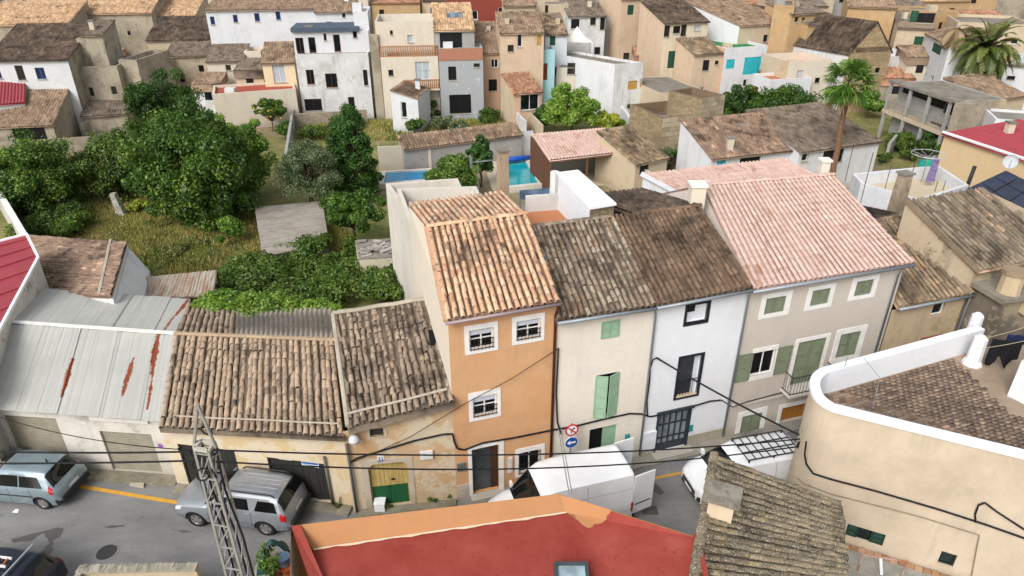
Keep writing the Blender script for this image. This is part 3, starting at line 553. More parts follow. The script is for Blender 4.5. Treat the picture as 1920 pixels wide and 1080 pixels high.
MB().tube([bil(q, s, 1.) + V(0, 0, .1 + .02 * math.sin(s * 17)) for s in np.linspace(0, 1, 14)], .1, 6).build('mortar_ridge', M_mort, dk); MB().tube([bil(q, 0, t) + V(.02, 0, .09 + .02 * math.sin(t * 21)) for t in np.linspace(0, 1, 14)], .09, 6).build('mortar_verge', M_mort, dk)
# ---------------------------------------------------------------- low house with black plank doors
hb = thing('plank_door_house', FB.P(FB.L / 2, 0), 'low cream stuccoed house with black plank doors and tan barrel tile roof', 'house', ROWG)
M_low = plaster('#d9c8a8', '#b9a98f', .5, .6, .45, '#c3ab82', .5); Wb = wood('#34332f', (12, 12, .5), .5)
for O in ((332, 832, 452, 897), (500, 857, 622, 943)):
    Rd = FB.R(*O); Rd = (Rd[0], Rd[1], .12, Rd[3] if O[0] == 332 else Rd[3]); FB.holes.append(Rd); dr = FB.frame(MB(), Rd, .05, -.16, -.05, False).build('door', Wb, hb); n = 12
    for i in range(n): a, b = Rd[0] + .05 + (Rd[1] - Rd[0] - .1) * i / n, Rd[0] + .05 + (Rd[1] - Rd[0] - .1) * (i + 1) / n; FB.box(MB(), a + .004, b - .004, Rd[2] + .02 * (i % 3), Rd[3] - .05, -.14, -.09 - .008 * ((i * 7) % 3)).build('plank', Wb, dr)
zl, zr = FB.uz(302, 802)[1] - .1, FB.uz(643, 817)[1] - .1
eL, eR = onF(FB, 298, 802, .3), onF(FB, 646, 819, .3); rL, rR = G(329, 629, 4.4), G(628, 641, 4.75)
mb = MB(); FB.wall(mb, 0, FB.L, 0, zl, zr); mb.build('wall', M_low, hb)
bL, bM, bR = G(352, 572, 3.75), G(442, 585, 3.8), G(624, 578, 4.1); rM = rL + (rR - rL) * .38
side_wall(hb, [FB.P(0.01, 0), FB.P(0.01, zl), rL + V(0, 0, -.05), bL + V(0, 0, -.05), flr(bL)], M_low); side_wall(hb, [FB.P(FB.L - .01, 0), FB.P(FB.L - .01, zr), rR + V(0, 0, -.05), bR + V(0, 0, -.05), flr(bR)], M_low)
q = (eL, eR, rR, rL); dk = near_roof(hb, q, T_OLD, .262, .37, T_CHAN, seed=51, jit=1.6, h=.085, sag=.1)
MB().tube([bil(q, s, .09) + V(0, 0, .15 + .008 * math.sin(s * 14)) for s in np.linspace(.1, .98, 20)], .035, 6).build('mortar_band', M_mort, dk); MB().tube([bil(q, s, 1.) + V(0, 0, .1) for s in np.linspace(0, 1, 20)], .09, 6).build('mortar_ridge', concrete('#a8937a', '#75654f', .5), dk)
near_roof(hb, (bM, bL, rL, rM), T_OLD, .262, .4, seed=52, jit=1.6, h=.085)
def m_fibro(c='#b8aa98', d='#94897b'):
    nb = NB('fibre_cement'); n1 = nb.noise(.8, 6, .7); n2 = nb.noise(9, 5, .7); b = nb.mix(nb.rng(n1, .35, .65), srgb(c), srgb(d)); b = nb.mix(nb.rng(n2, .45, .7, 0, .5), b, srgb('#c3bbb0')); nb.color(b); return nb.m
corr_roof('fibre_cement_sheet', hb, (bR, bM, rM, rR), m_fibro(), .235, 1.2, .08, (0, .5, 1, .5), step=.01)
# downpipes at the corner
pipe(hb, [FB.P(FB.L - .9, 2.5, .08), FB.P(FB.L - .85, .1, .08)], .05, flat('#6b6a66', .6)); pipe(hy, [FY.P(.1, 3.4, .1), FY.P(.12, .05, .1)], .05, flat('#56585c', .6))
# painted notices on the plank doors, lamp, junction box, tiles with the number
def notice(fac, par, O, name='sign', col='#dfe6ea', band='#2c5aa0', off=-.08):
    R = fac.R(*O); s = fac.box(MB(), *R, off, off + .012).build(name, flat(col, .5), par); u0, u1, z0, z1 = R; d = z1 - z0
    fac.box(MB(), u0 + .02, u1 - .02, z0 + d * .5, z0 + d * .85, off + .013, off + .016).build('band', flat(band, .5), s)
    for k in range(2): fac.box(MB(), u0 + .04, u1 - .04 - k * .05, z0 + d * (.12 + .18 * k), z0 + d * (.2 + .18 * k), off + .013, off + .015).build('text_line', flat('#56708f', .5), s)
    return s
notice(FB, hb, (520, 856, 545, 866)); notice(FB, hb, (563, 866, 597, 880)); notice(FB, hb, (418, 838, 440, 846))
# ================================================================ garage with corrugated sheets
gh = thing('garage', FG.P(FG.L / 2, 0), 'long low garage with grey corrugated sheet roof streaked with rust', 'garage', ROWG)
def m_sheet():
    nb = NB('coated_sheet'); n1 = nb.noise(.5, 5, .6); n2 = nb.noise(9, 5, .7); n3 = nb.noise(7, 6, .8, (1, .5, 1)); r = nb.rnd()
    c = nb.mix(nb.rng(n1, .35, .65), srgb('#aaa9a2'), srgb('#b5b4ac')); c = nb.mix(nb.math('MULTIPLY', r, .35), c, srgb('#9a9c99')); tot = None
    for (a, b, wd) in ((G(138, 680, 3.7), G(117, 745, 3.3), .13), (G(252, 682, 3.7), G(232, 745, 3.3), .14), (G(299, 628, 4.2), G(285, 700, 3.7), .16), (G(288, 690, 3.8), G(278, 768, 3.2), .09), (G(353, 563, 3.6), G(330, 590, 4.), .12), (G(330, 590, 3.9), G(306, 620, 4.3), .06)):
        t = unit((b - a)[:2]); L = np.linalg.norm((b - a)[:2]); d = nb.n('ShaderNodeVectorMath', operation='SUBTRACT'); nb.l(nb.pos(), d.inputs[0]); d.inputs[1].default_value = tuple(a)
        def dot(v): o = nb.n('ShaderNodeVectorMath', operation='DOT_PRODUCT'); nb.l(d.outputs[0], o.inputs[0]); o.inputs[1].default_value = (v[0], v[1], 0); return o.outputs['Value']
        al = dot(t); ac = nb.math('ABSOLUTE', dot((-t[1], t[0]))); nz = nb.math('MULTIPLY', nb.math('SUBTRACT', n3, .5), .42)
        e = nb.math('ADD', ac, nb.math('ABSOLUTE', nb.math('MULTIPLY', nb.math('SUBTRACT', al, L / 2), wd * .9 / L))); e = nb.math('ADD', e, nz)
        inside = nb.math('LESS_THAN', nb.math('ABSOLUTE', nb.math('SUBTRACT', al, L / 2)), L / 2 + .08); m = nb.math('MULTIPLY', nb.rng(e, wd * .75, wd * .95, 1, 0), inside); tot = m if tot is None else nb.math('MAXIMUM', tot, m)
    c = nb.mix(nb.rng(n2, .5, .75, 0, .25), c, srgb('#c4c2b8')); c = nb.mix(tot, c, nb.mix(nb.rng(n2, .35, .65), srgb('#8f4a30'), srgb('#74361f')))
    nb.color(c); nb.b.inputs['Roughness'].default_value = .6; return nb.m
MS = m_sheet()
eL, eR, rL, rR, bL, bR = G(-48, 766, 3.12), G(302, 791, 3.12), G(14, 605, 4.3), G(328, 627, 4.3), G(76, 541, 3.6), G(357, 561, 3.6)
for qq, nm in (((eL, eR, rR, rL), 9), ((bR, bL, rL, rR), 8)):
    for i in range(nm):
        a, b = i / nm, (i + 1) / nm + .006; up = V(0, 0, .03 * (i % 2))
        corr_roof('roof_sheet', gh, [bil(qq, a, 0) + up, bil(qq, b, 0) + up, bil(qq, b, 1) + up, bil(qq, a, 1) + up], MS, .105, 3., .024, (0, 1), thick=.012, step=0., seed=i)
MB().bar(rL + V(0, 0, .07), rR + V(0, 0, .07), .2, .05).build('ridge_cap', flat('#dcdcd6', .6), gh)
M_gar = plaster('#d9d3c6', '#9a9184', .5, .7, .35, '#a8a297', .5); zg = 3.0
for O in ((4, 778, 128, 846), (186, 808, 303, 878)):
    R = FG.R(*O); R = (R[0], R[1], .14, min(R[3], 2.75)); FG.holes.append(R); mb = MB(); n = int((R[3] - R[2]) / .085)
    for i in range(n):
        z = R[2] + (R[3] - R[2]) * i / n; d = (R[3] - R[2]) / n; mb.quad(FG.P(R[0], z, -.1), FG.P(R[1], z, -.1), FG.P(R[1], z + d * .5, -.075), FG.P(R[0], z + d * .5, -.075)); mb.quad(FG.P(R[0], z + d * .5, -.075), FG.P(R[1], z + d * .5, -.075), FG.P(R[1], z + d, -.1), FG.P(R[0], z + d, -.1))
    mb.build('roller_door', flat('#86806f', .55, .2, var=.2), gh)
mb = MB(); FG.wall(mb, 0, FG.L - .005, 0, zg, zg); mb.build('wall', M_gar, gh)
side_wall(gh, [FG.P(FG.L, 0), FG.P(FG.L, zg), rR + V(0, 0, -.06), bR + V(0, 0, -.06), flr(bR)], M_gar); side_wall(gh, [flr(bL), bL + V(0, 0, -.05), bR + V(0, 0, -.05), flr(bR)], M_gar, 'back_wall')
R = FG.R(186, 808, 303, 878); FG.box(MB(), R[0] - .15, R[1] + .1, 2.76, 2.98, .002, .1).build('lintel', plaster('#e2ddd0', '#a39a8c', .4), gh)
mb = MB(); c = FG.P(*FG.uz(301, 836), .01); mb.add([c + FG.u * .11 * math.cos(a) + V(0, 0, .11 * math.sin(a)) for a in np.linspace(0, 2 * math.pi, 20, False)], [tuple(range(20))]); mb.build('round_sign', flat('#8c5a9c', .5), gh)
# ---------------------------------------------------------------- red sheet roof house, far left
M_red = flat('#93363f', .5, 0, .35, .12, 1.2); M_wtrim = flat('#e8e8e8', .5)
rh = thing('red_roof_house', G(-60, 560, 0), 'house with red ribbed metal roof and white edge trim at left edge', 'house')
a, b, c, d = G(-130, 486, 4.6), G(50, 440, 5.1), G(72, 484, 5.0), G(-60, 730, 4.6)
MB().slab([a, b, c, d], .08).build('roof', M_red, rh); mb = MB(); mb.bar(a + V(0, 0, .02), b + V(0, 0, .02), .12, .14); mb.bar(b + V(0, 0, .02), c + V(0, 0, .02), .12, .14); mb.bar(c + V(0, 0, .02), d + V(0, 0, .02), .12, .14); mb.build('roof_trim', M_wtrim, rh)
for i in range(9):
    t = (i + .5) / 9; p0 = a + (d - a) * t; p1 = (b + (c - b) * (t * 3.2) if t < .31 else c + (d - c) * ((t - .31) / .69)); mb = MB(); mb.bar(p0 + V(0, 0, .03), p1 + V(0, 0, .03), .05, .05); mb.build('roof_rib', M_red, rh)
MB().add([flr(b), flr(c), c - V(0, 0, .1), b - V(0, 0, .1)], [(0, 1, 2, 3)]).build('wall', M_gar, rh); MB().add([flr(c), flr(d), d - V(0, 0, .1), c - V(0, 0, .1)], [(0, 1, 2, 3)]).build('wall', plaster('#d8d4c6', '#8f8778', .5, .7, .3), rh); MB().add([flr(a), flr(b), b - V(0, 0, .1), a - V(0, 0, .1)], [(0, 1, 2, 3)]).build('wall', M_gar, rh)
# terrace parapet behind the red roof
pt = thing('boundary_wall', G(20, 400, 0), 'slanting white capped boundary wall beside the dark shrubs', 'wall'); p0, p1 = G(-20, 330, 2.6), G(48, 446, 2.6); t = unit(p1 - p0); x = V(-t[1], t[0], 0)
MB().prism([p0 - x * .12, p1 - x * .12, p1 + x * .12, p0 + x * .12], 0, 2.6).build('wall_face', plaster('#c9c3b4', '#857c6c', .5), pt); MB().prism([p0 - x * .18, p1 - x * .18, p1 + x * .18, p0 + x * .18], 2.602, 2.7).build('coping', M_wtrim, pt)
# ---------------------------------------------------------------- tiled shed with white gable
sh = thing('tiled_shed', G(160, 560, 0), 'shed with brown tile roof and white gable wall behind the garage', 'shed')
eL, eR, rR, rL = G(84, 552, 3.0), G(52, 441, 3.0), G(237, 455, 4.3), G(208, 556, 4.3)
T_SHED = tilemat(((0, '#7c6250'), (.35, '#93765e'), (.7, '#a98a6c'), (.92, '#8a6c58'), (1, '#e0b890')), '#45382e', .34, '#b5a78e', .12)
dk = near_roof(sh, (eL, eR, rR, rL), T_SHED, .25, .42, seed=61, jit=1.5)
MB().bar(bil((eL, eR, rR, rL), 0, .84) + V(0, 0, .14), bil((eL, eR, rR, rL), 1, .86) + V(0, 0, .14), .12, .06).build('mortar_band', M_mort, dk)
gw = plaster('#dfe0df', '#a19c92', .4, .8); w0, w1 = rR + V(.05, 0, -.06), rL + V(.05, 0, -.06)
MB().add([flr(w1), flr(w0), w0, w1], [(0, 1, 2, 3)]).build('wall', gw, sh); MB().add([flr(eL), flr(w1), w1, eL - V(0, 0, .06)], [(0, 1, 2, 3)]).build('wall', gw, sh); MB().add([flr(eR), flr(w0), w0, eR - V(0, 0, .06)], [(0, 1, 2, 3)]).build('wall', gw, sh)
an = [w1 + V(.02, 0, -.3), w0 + V(.02, 0, -.3), w0 + V(.85, -.1, -1.6), w1 + V(.85, -.1, -1.6)]; MB().slab(an, .1).build('lean_to', gw, sh); MB().add([flr(an[3]), flr(an[2]), an[2], an[3]], [(0, 1, 2, 3)]).build('wall', gw, sh)
ru = thing('rusty_lean_to', G(325, 560, 0), 'lean-to roof of rusty corrugated iron sheets beside white gable', 'shed')
def m_rusty():
    nb = NB('rusty_sheet'); n1 = nb.noise(1.2, 6, .7, (3, .6, 1)); n2 = nb.noise(8, 5, .7); c = nb.mix(nb.rng(n1, .4, .6), srgb('#aaa498'), srgb('#93765f')); c = nb.mix(nb.rng(n2, .5, .7, 0, .5), c, srgb('#6d655c')); nb.color(c); nb.b.inputs['Roughness'].default_value = .7; return nb.m
q = (G(244, 560, 2.3), G(398, 556, 2.3), G(406, 507, 2.75), G(266, 521, 2.75)); mr = m_rusty()
for i in range(4): corr_roof('roof_sheet', ru, [bil(q, i / 4, 0), bil(q, (i + 1) / 4 + .01, 0), bil(q, (i + 1) / 4 + .01, 1), bil(q, i / 4, 1)], mr, .19, 3., .06, (0, .7, 1, .7), thick=.02, step=0, seed=i)
mb = MB()
for p in (q[0], q[1], q[2], q[3]): mb.bar(flr(p), p - V(0, 0, .05), .1)
mb.build('posts', wood('#6b5a48'), ru)
# ================================================================ red flat roof in the foreground
zR = 5.0; P1, P2, P3 = G(545, 986, zR), G(1047, 926, zR), G(1309, 1008, zR); P4, P5 = V(5.0, 8., zR), V(-4.6, 8., zR)
fr = thing('red_terrace_house', V(0, 11, 0), 'foreground house with weathered red painted flat roof and orange parapet', 'house')
def m_redroof():
    nb = NB('red_roof_paint'); n1 = nb.noise(.8, 6, .65); n2 = nb.noise(3.5, 7, .75, dist=.8); n3 = nb.noise(25, 3, .6); n4 = nb.noise(6, 6, .8, (1, .4, 1))
    c = nb.mix(nb.rng(n1, .35, .65), srgb('#87352b'), srgb('#95443a')); c = nb.mix(nb.rng(n2, .58, .68, 0, .55), c, srgb('#662426')); c = nb.mix(nb.rng(n4, .6, .68, 0, .6), c, srgb('#5a2022')); c = nb.mix(nb.rng(n1, .62, .8, 0, .35), c, srgb('#ab6058'))
    nb.color(c); nb.bump(n3, .3, .01); nb.b.inputs['Roughness'].default_value = .75; return nb.m
MRR = m_redroof(); M_ora = plaster('#bd8149', '#9a6a40', .4, .4, .06, '#cfa67c', .3)
t1 = unit(P2 - P1); n1_ = V(t1[1], -t1[0], 0)        # towards the camera
mb = MB(); I1, I2 = G(588, 1030, 4.5), G(1062, 961, 4.62); mb.add([P1, P2, I2, I1, P1 - V(0, 0, 5), P2 - V(0, 0, 5)], [(0, 1, 2, 3), (4, 5, 1, 0)]); mb.build('parapet', M_ora, fr)
P2b, P3b = P2 - V(0, .02, .012), P3 - V(0, .02, .012); MB().add([I1 - V(0, 0, .01), I2 - V(0, 0, .01), P4 - V(0, 0, .6), P5 - V(0, 0, .6), P2b, P3b], [(0, 1, 2, 3), (1, 4, 5), (1, 5, 2)]).build('roof', MRR, fr)
_n = np.cross(P2b - I2, P3b - I2); _n2 = np.cross(P3b - I2, P4 - V(0, 0, .6) - I2)
def onroof(px, py): d = ray(px, py); a = CP + d * (np.dot(I2 - V(0, 0, .01) - CP, _n) / np.dot(d, _n)); b = CP + d * (np.dot(I2 - V(0, 0, .01) - CP, _n2) / np.dot(d, _n2)); return a if a[2] > b[2] else b
# scalloped splash of orange paint at the bend, and the cream border under the band
sp = [P2 + V(0, 0, .003), G(1146, 957, 4.99), G(1140, 968, 4.96), G(1128, 984, 4.85), G(1112, 985, 4.78), G(1104, 991, 4.74), G(1093, 987, 4.73), G(1084, 980, 4.71), G(1074, 970, 4.68), I2 + V(0, 0, .03)]
sp = [P2b] + [onroof(*p) for p in ((1100, 942), (1146, 957), (1143, 963), (1137, 968), (1137, 975), (1129, 981), (1122, 983), (1115, 983), (1111, 988), (1104, 991), (1097, 988), (1091, 984), (1086, 978), (1081, 974), (1077, 966), (1070, 962))] + [I2 - V(0, 0, .01)]
MB().add([p + V(0, 0, .012) for p in sp], [(0, 1, 17)] + [(k, k + 1, 17) for k in range(1, 16)]).build('paint_splash', M_ora, fr)
pts = [I1 + (I2 - I1) * k / 24 for k in range(25)]; jj = [.03 + .02 * math.sin(k * 2.3) + .015 * math.sin(k * 5.1) for k in range(25)]
mb = MB()
for k in range(24): mb.quad(pts[k] + V(0, .01, .03), pts[k + 1] + V(0, .01, .03), pts[k + 1] + n1_ * (jj[k + 1] + .02) + V(0, 0, .02), pts[k] + n1_ * (jj[k] + .02) + V(0, 0, .02))
mb.build('paint_border', plaster('#e2c7a6', '#c79a78', .4), fr)
for a, b in ((P2, P3), (P3, P4), (P5, P1)): MB().quad(flr(a), flr(b), b, a).build('wall', M_ora if a is P2 else plaster('#dcc9a4', '#8f836d', .5, .6, .3), fr)
c = [G(545, 986, 5.0), G(563, 984, 5.02), G(600, 1100, 4.9), G(575, 1110, 4.9)]; MB().slab([c[0], c[1], G(618, 1110, 4.5), G(590, 1110, 4.6)], .3).build('edge_band', MRR, fr)
MB().prism([P3[:2] + (-.16, -.1), P3[:2] + (-.02, -.05), P3[:2] + (-.3, -4), P3[:2] + (-.46, -4)], 4.2, zR + .3).build('upstand', MRR, fr)
sk = thing('skylight', G(1070, 1075, 4.6), 'grey framed skylight on the red roof at the bottom edge', 'skylight'); c = G(1072, 1080, 4.75); x0, y0 = c[0], c[1]
mb = MB(); [mb.box(*t) for t in ((x0 - .45, x0 - .36, y0 - .6, y0 + .38, 4.3, 4.85), (x0 + .36, x0 + .45, y0 - .6, y0 + .38, 4.3, 4.85), (x0 - .36, x0 + .36, y0 + .3, y0 + .38, 4.3, 4.85), (x0 - .36, x0 + .36, y0 - .6, y0 - .5, 4.3, 4.85))]; mb.build('frame', flat('#4d5458', .45, .3), sk); MB().box(x0 - .36, x0 + .36, y0 - .5, y0 + .3, 4.72, 4.78).build('pane', glass('#9fb4bd', .15), sk)
# ================================================================ lichen covered roof, foreground right
lh = thing('lichen_roof_house', V(7, 12, 0), 'foreground house with thick lichen on its stone coloured tile roof', 'house')
T_LICH = tilemat(((0, '#5d5344'), (.3, '#776a55'), (.6, '#8d7d60'), (.85, '#6a5f4f'), (1, '#a08f6c')), '#39332b', .4, '#a8935f', .3, dscale=1.6, spk=.75)
q = (G(1576, 943, 4.75), G(1600, 1180, 4.5), G(1285, 1180, 5.15), G(1339, 853, 5.3)); q = (q[1], q[0], q[3], q[2])
dk = near_roof(lh, q, T_LICH, .22, .34, seed=71, jit=1.2, h=.06, wide=.86)
M_lw = plaster('#dcc5a0', '#a4937a', .4, .5, .2); L1, L2 = q[2] + V(.12, -.05, -.1), q[3] + V(.12, 0, -.1)
MB().quad(flr(L2), flr(L1), L1, L2).build('wall', M_lw, lh); R1, R2 = q[1] + V(-.1, -.1, -.1), q[0] + V(-.1, 0, -.1); MB().quad(flr(L1), flr(R1), R1, L1).build('wall', M_lw, lh); MB().quad(flr(R1), flr(R2), R2, R1).build('wall', M_lw, lh)
ridge(dk, q[3] + V(0, 0, .05), q[2] + V(0, 0, .05), T_LICH, .3)
c = G(1352, 950, 5.45); x = unit(q[1] - q[2]); y = V(-x[1], x[0], 0); 
def obox(mb, c, x, y, ax, ay, z0, z1, bx=0, by=0):
    c = np.asarray(c, float).copy(); c[2] = 0; x = unit(V(x[0], x[1], 0)); y = unit(V(y[0], y[1], 0)); c = c + x * bx + y * by
    mb.prism([c - x * ax - y * ay, c + x * ax - y * ay, c + x * ax + y * ay, c - x * ax + y * ay], z0, z1); return mb
ch = obox(MB(), c, x, y, .34, .3, 4.6, 5.75).build('chimney', plaster('#dcc4a0', '#8f806a', .3), lh); obox(MB(), c, x, y, .3, .22, 5.751, 5.86).build('flue_shade', flat('#15120f', .9), ch); obox(MB(), c, x, y, .48, .42, 5.861, 5.97).build('chimney_cap', concrete('#8f897c', '#4f4a40', .7, 2.5, .3), ch)  # black block under the cap paints the shade of the flue opening
# ================================================================ curved building with white coping
zC = 6.0; ch_ = thing('curved_house', V(14, 18, 0), 'beige house with rounded corner, white coping and brick paved roof terrace', 'house')
back0, back1, tip, f0, f1 = G(1835, 611, zC), G(1545, 690, zC), G(1521, 716, zC), G(1563, 765, zC), G(1935, 856, zC)
def bez(p0, p1, p2, n): return [(1 - t) ** 2 * p0 + 2 * t * (1 - t) * p1 + t * t * p2 for t in np.linspace(0, 1, n)]
tb, tf = unit(back1 - back0), unit(f0 - f1); K = tip * 1.0
curve = [back0, back0 + (back1 - back0) * .5] + bez(back1, G(1512, 703, zC), G(1526, 735, zC), 9)[:-1] + bez(G(1526, 735, zC), G(1534, 752, zC), f0, 6) + [f0 + (f1 - f0) * .5, f1 + (f1 - f0) * .25]
def offs(cv, d):
    out = []
    for i, p in enumerate(cv):
        t = unit(cv[min(i + 1, len(cv) - 1)] - cv[max(i - 1, 0)]); out.append(p + V(-t[1], t[0], 0) * d)
    return out
inn = offs(curve, .27)
if np.linalg.norm(inn[3] - V(14, 18, 6)) > np.linalg.norm(curve[3] - V(14, 18, 6)): inn = offs(curve, -.27)
def ribbon(mb, A, B, za, zb):
    for i in range(len(A) - 1): mb.quad(A[i] * V(1, 1, 0) + V(0, 0, za), A[i + 1] * V(1, 1, 0) + V(0, 0, za), B[i + 1] * V(1, 1, 0) + V(0, 0, zb), B[i] * V(1, 1, 0) + V(0, 0, zb))
    return mb
zF = 5.05
M_curv = plaster('#d2bea2', '#867862', .42, .7, 0., '#b7aa92', .35)
FC = Fac(f0, f1 + (f1 - f0) * .25)
for (tl, br) in (((1590, 982), (1654, 1024)), ((1766, 1033), (1786, 1064))):
    R = FC.R(*tl, *br)
    if tl[0] == 1590:
        wd = window(FC, ch_, R, flat('#12241c', .5), None, 2, 1, .05, .1); w_ = (R[1] - R[0]) * .3
        shutter_leaf(FC, wd, (R[0], R[0] + w_, R[2], R[3]), flat('#17382a', .55), -.06); shutter_leaf(FC, wd, (R[1] - w_ * 1.2, R[1], R[2], R[3]), flat('#17382a', .55), -.06)
    else: window(FC, ch_, R, flat('#1a2624', .5), glass('#22302e'), 1, 1, .06, .1)
i0 = len(curve) - 3
mb = MB(); FC.wall(mb, 0, FC.L, 0, zC - .08); ribbon(mb, curve[:i0 + 1], curve[:i0 + 1], 0, zC - .08); mb.build('wall', M_curv, ch_)
o2 = offs(curve, .06 if np.allclose(inn[3], offs(curve, -.27)[3]) else -.06)
mb = MB(); ribbon(mb, o2, inn, zC, zC); ribbon(mb, o2, o2, zC - .14, zC); ribbon(mb, o2, curve, zC - .14, zC - .14); mb.build('coping', plaster('#eceef2', '#b9b6ae', .12, .3, grain=.15), ch_)
ribbon(MB(), inn, inn, zF, zC).build('parapet', plaster('#eaecf0', '#b4afa5', .18, .6), ch_)
fl = [p * V(1, 1, 0) + V(0, 0, zF) for p in inn] + [V(26, inn[-1][1], zF), V(26, inn[0][1] + 2, zF)]
terr = MB().add(fl, [tuple(range(len(fl)))]).build('roof_terrace', concrete('#a3907c', '#7a6a5a', .5), ch_)
# brick pavers
def inside(p, poly):
    r = False; n = len(poly)
    for i in range(n):
        a, b = poly[i], poly[(i + 1) % n]
        if (a[1] > p[1]) != (b[1] > p[1]) and p[0] < (b[0] - a[0]) * (p[1] - a[1]) / (b[1] - a[1]) + a[0]: r = not r
    return r
def m_paver():
    nb = NB('clay_paver'); r = nb.rnd(); c = nb.ramp(r, ((0, '#54483f'), (.3, '#7a6758'), (.6, '#94806c'), (.85, '#665a4f'), (1, '#a8917a'))); n = nb.noise(.9, 6, .7); n2 = nb.noise(10, 4, .7); c = nb.mix(nb.rng(n, .42, .6, 0, .8), c, srgb('#5a4c44')); c = nb.mix(nb.rng(n2, .5, .7, 0, .4), c, srgb('#c9a98a')); nb.color(c); return nb.m
px_ = unit(back1 - back0); py_ = V(-px_[1], px_[0], 0); me = bpy.data.meshes.new('paver'); mbp = MB().box(-.5, .5, -.5, .5, 0, 1); me.from_pydata(mbp.v, [], mbp.f); MPV = m_paver(); me.materials.append(MPV)
poly = [p[:2] for p in inn] + [np.array([24, inn[-1][1]]), np.array([24, inn[0][1] + 1])]; cen = []
for i in range(-10, 90):
    for j in range(-60, 60):
        p = inn[2] - px_ * (i * .27) + py_ * (j * .145) - px_ * (.135 * (j % 2))
        if inside(p, poly) and p[0] < 21 and not (p[0] > 16.9 and p[1] > 18.6 + (p[0] - 16.9) * -.2): cen.append(p)
cen.sort(key=lambda p: np.linalg.norm(p - CP)); vv, ff, rr = [], [], []; bb = base_of(terr); cube = np.array(mbp.v); cf = np.array(mbp.f)
for k, p in enumerate(cen):
    M = np.eye(4); M[:3, 0] = px_ * .25; M[:3, 1] = py_ * .125; M[:3, 2] = (0, 0, .02 + .008 * random.random()); M[:3, 3] = p * V(1, 1, 0) + V(0, 0, zF + .001)
    if k < 300: M[:3, 3] -= bb; o = link('paver', me, terr); o.matrix_local = Matrix(M.tolist())
    else: vv.append(cube @ M[:3, :3].T + M[:3, 3]); ff.append(cf + 8 * (len(vv) - 1)); rr += [random.random()] * 6
if vv: o = npmesh('pavers_beyond', np.vstack(vv), np.vstack(ff), MPV, terr, rr); o['kind'] = 'stuff'
# white chimney posts and a white stair wall on the terrace
def post(name, base, top_h, r, label, lean=(0, 0)):
    o = MB(); pts = [base, base + V(0, 0, .12), base + V(lean[0] * .3, lean[1] * .3, .2), base + V(lean[0], lean[1], top_h * .92), base + V(lean[0], lean[1], top_h)]
    o = o.tube(pts, [r * 1.35, r * 1.2, r, r * .9, r * .45], 8).build(name, plaster('#e6e8ec', '#a9a49a', .2)); tag(o, label, 'chimney')
post('chimney_post', G(1822, 682, zF), 1.25, .26, 'whitewashed stubby chimney post standing on the brick terrace'); post('chimney_post', G(1816, 640, zF), 1.3, .24, 'whitewashed chimney pillar at the far end of the white parapet')
sw = thing('stair_wall', G(1905, 740, zF), 'white wall of roof stair house at the right edge of the terrace', 'wall'); a, b = G(1888, 742, zF), G(1985, 790, zF); tt = unit(b - a); nn = V(-tt[1], tt[0], 0)
MB().prism([a, b, b + nn * 2.5, a + nn * 2.5], zF, [zF + 1.5, zF + 1.6, zF + 1.6, zF + 1.5]).build('wall_face', plaster('#dfe3ea', '#a8a49c', .25), sw)
# ================================================================ the town behind
TOWN = 'old town houses behind the gardens'
T_TAN = tilemat(((0, '#a8815a'), (.4, '#c49a6c'), (.75, '#d8b384'), (1, '#b58b62')), '#5d4c3d', .22, '#d9c8a8', .1)
T_GREYB = tilemat(((0, '#6a5d50'), (.4, '#7c6c5c'), (.75, '#8f7d69'), (1, '#72624f')), '#443a32', .34, '#9a9180', .2)
T_MID = tilemat(((0, '#7d654f'), (.4, '#967a5f'), (.75, '#ab8e6e'), (1, '#866c55')), '#4f4236', .3, '#a89c84', .15)
T_RUST = tilemat(((0, '#8f6044'), (.4, '#a87452'), (.75, '#bd8a64'), (1, '#96684c')), '#5d4434', .25, '#cfae90', .1)
P_CREAM = plaster('#d6c8b0', '#978b78', .45, .9); P_CREAM2 = plaster('#dccfb9', '#a09480', .34, .8); P_WHITE = plaster('#dadcdf', '#9a978f', .34, .9); P_WHITE2 = plaster('#dcdcda', '#85807a', .5, 1.1, .15, '#b0aba2')
P_STAIN = plaster('#b3a68f', '#6a6152', .6, .8, .35, '#857b6a'); P_GREY = plaster('#a9a7a2', '#77736c', .4, .6, .2, '#8c8a85'); P_BEIGE = plaster('#cbb797', '#8f8069', .4, .7, .2, '#b3a284'); P_OCH = plaster('#c49c66', '#8d7c60', .55, .9, .35, '#b39b76'); P_SALM = plaster('#d6ae8c', '#a58670', .38, .7); P_RED = plaster('#8f3d2a', '#6f2f22', .3, .3); P_TURQ = plaster('#9fd0d3', '#7fa9aa', .2, .3); P_PEACH = plaster('#d8bb9a', '#97836c', .45, .9, .12, '#bfa88c')
C_FLOOR = concrete('#8e8880', '#5f5a52', .5); C_RED = concrete('#a5533f', '#7f4436', .4); C_BLUE = concrete('#9fa8b0', '#7c858c', .3); C_GREEN = flat('#2f7a45', .9); C_ROOF = concrete('#8c857a', '#504b44', .6, .9, .2); C_TERR = concrete('#b87a56', '#8f6044', .4); C_SILL = concrete('#b5ac9d', '#7d766a', .4)
WK = {'w': ('#e4e4e2', None), 'b': ('#5a2f24', None), 'd': ('#2a2622', '#0f0f10'), 'g': ('#1f4d3a', None), 't': ('#2fa9b5', None), 'o': ('#6d3a24', None), 's': ('#5e5244', '#26221e'), 'k': ('#24231f', '#15161a'), 'u': ('#3a5f9a', '#1c2640'), 'c': ('#d8d8d6', '#aab4b8'), 'y': ('#b08a4a', None), 'v': ('#9aa79a', None)}  # dark kind: near-black panel paints the shade inside an open hole
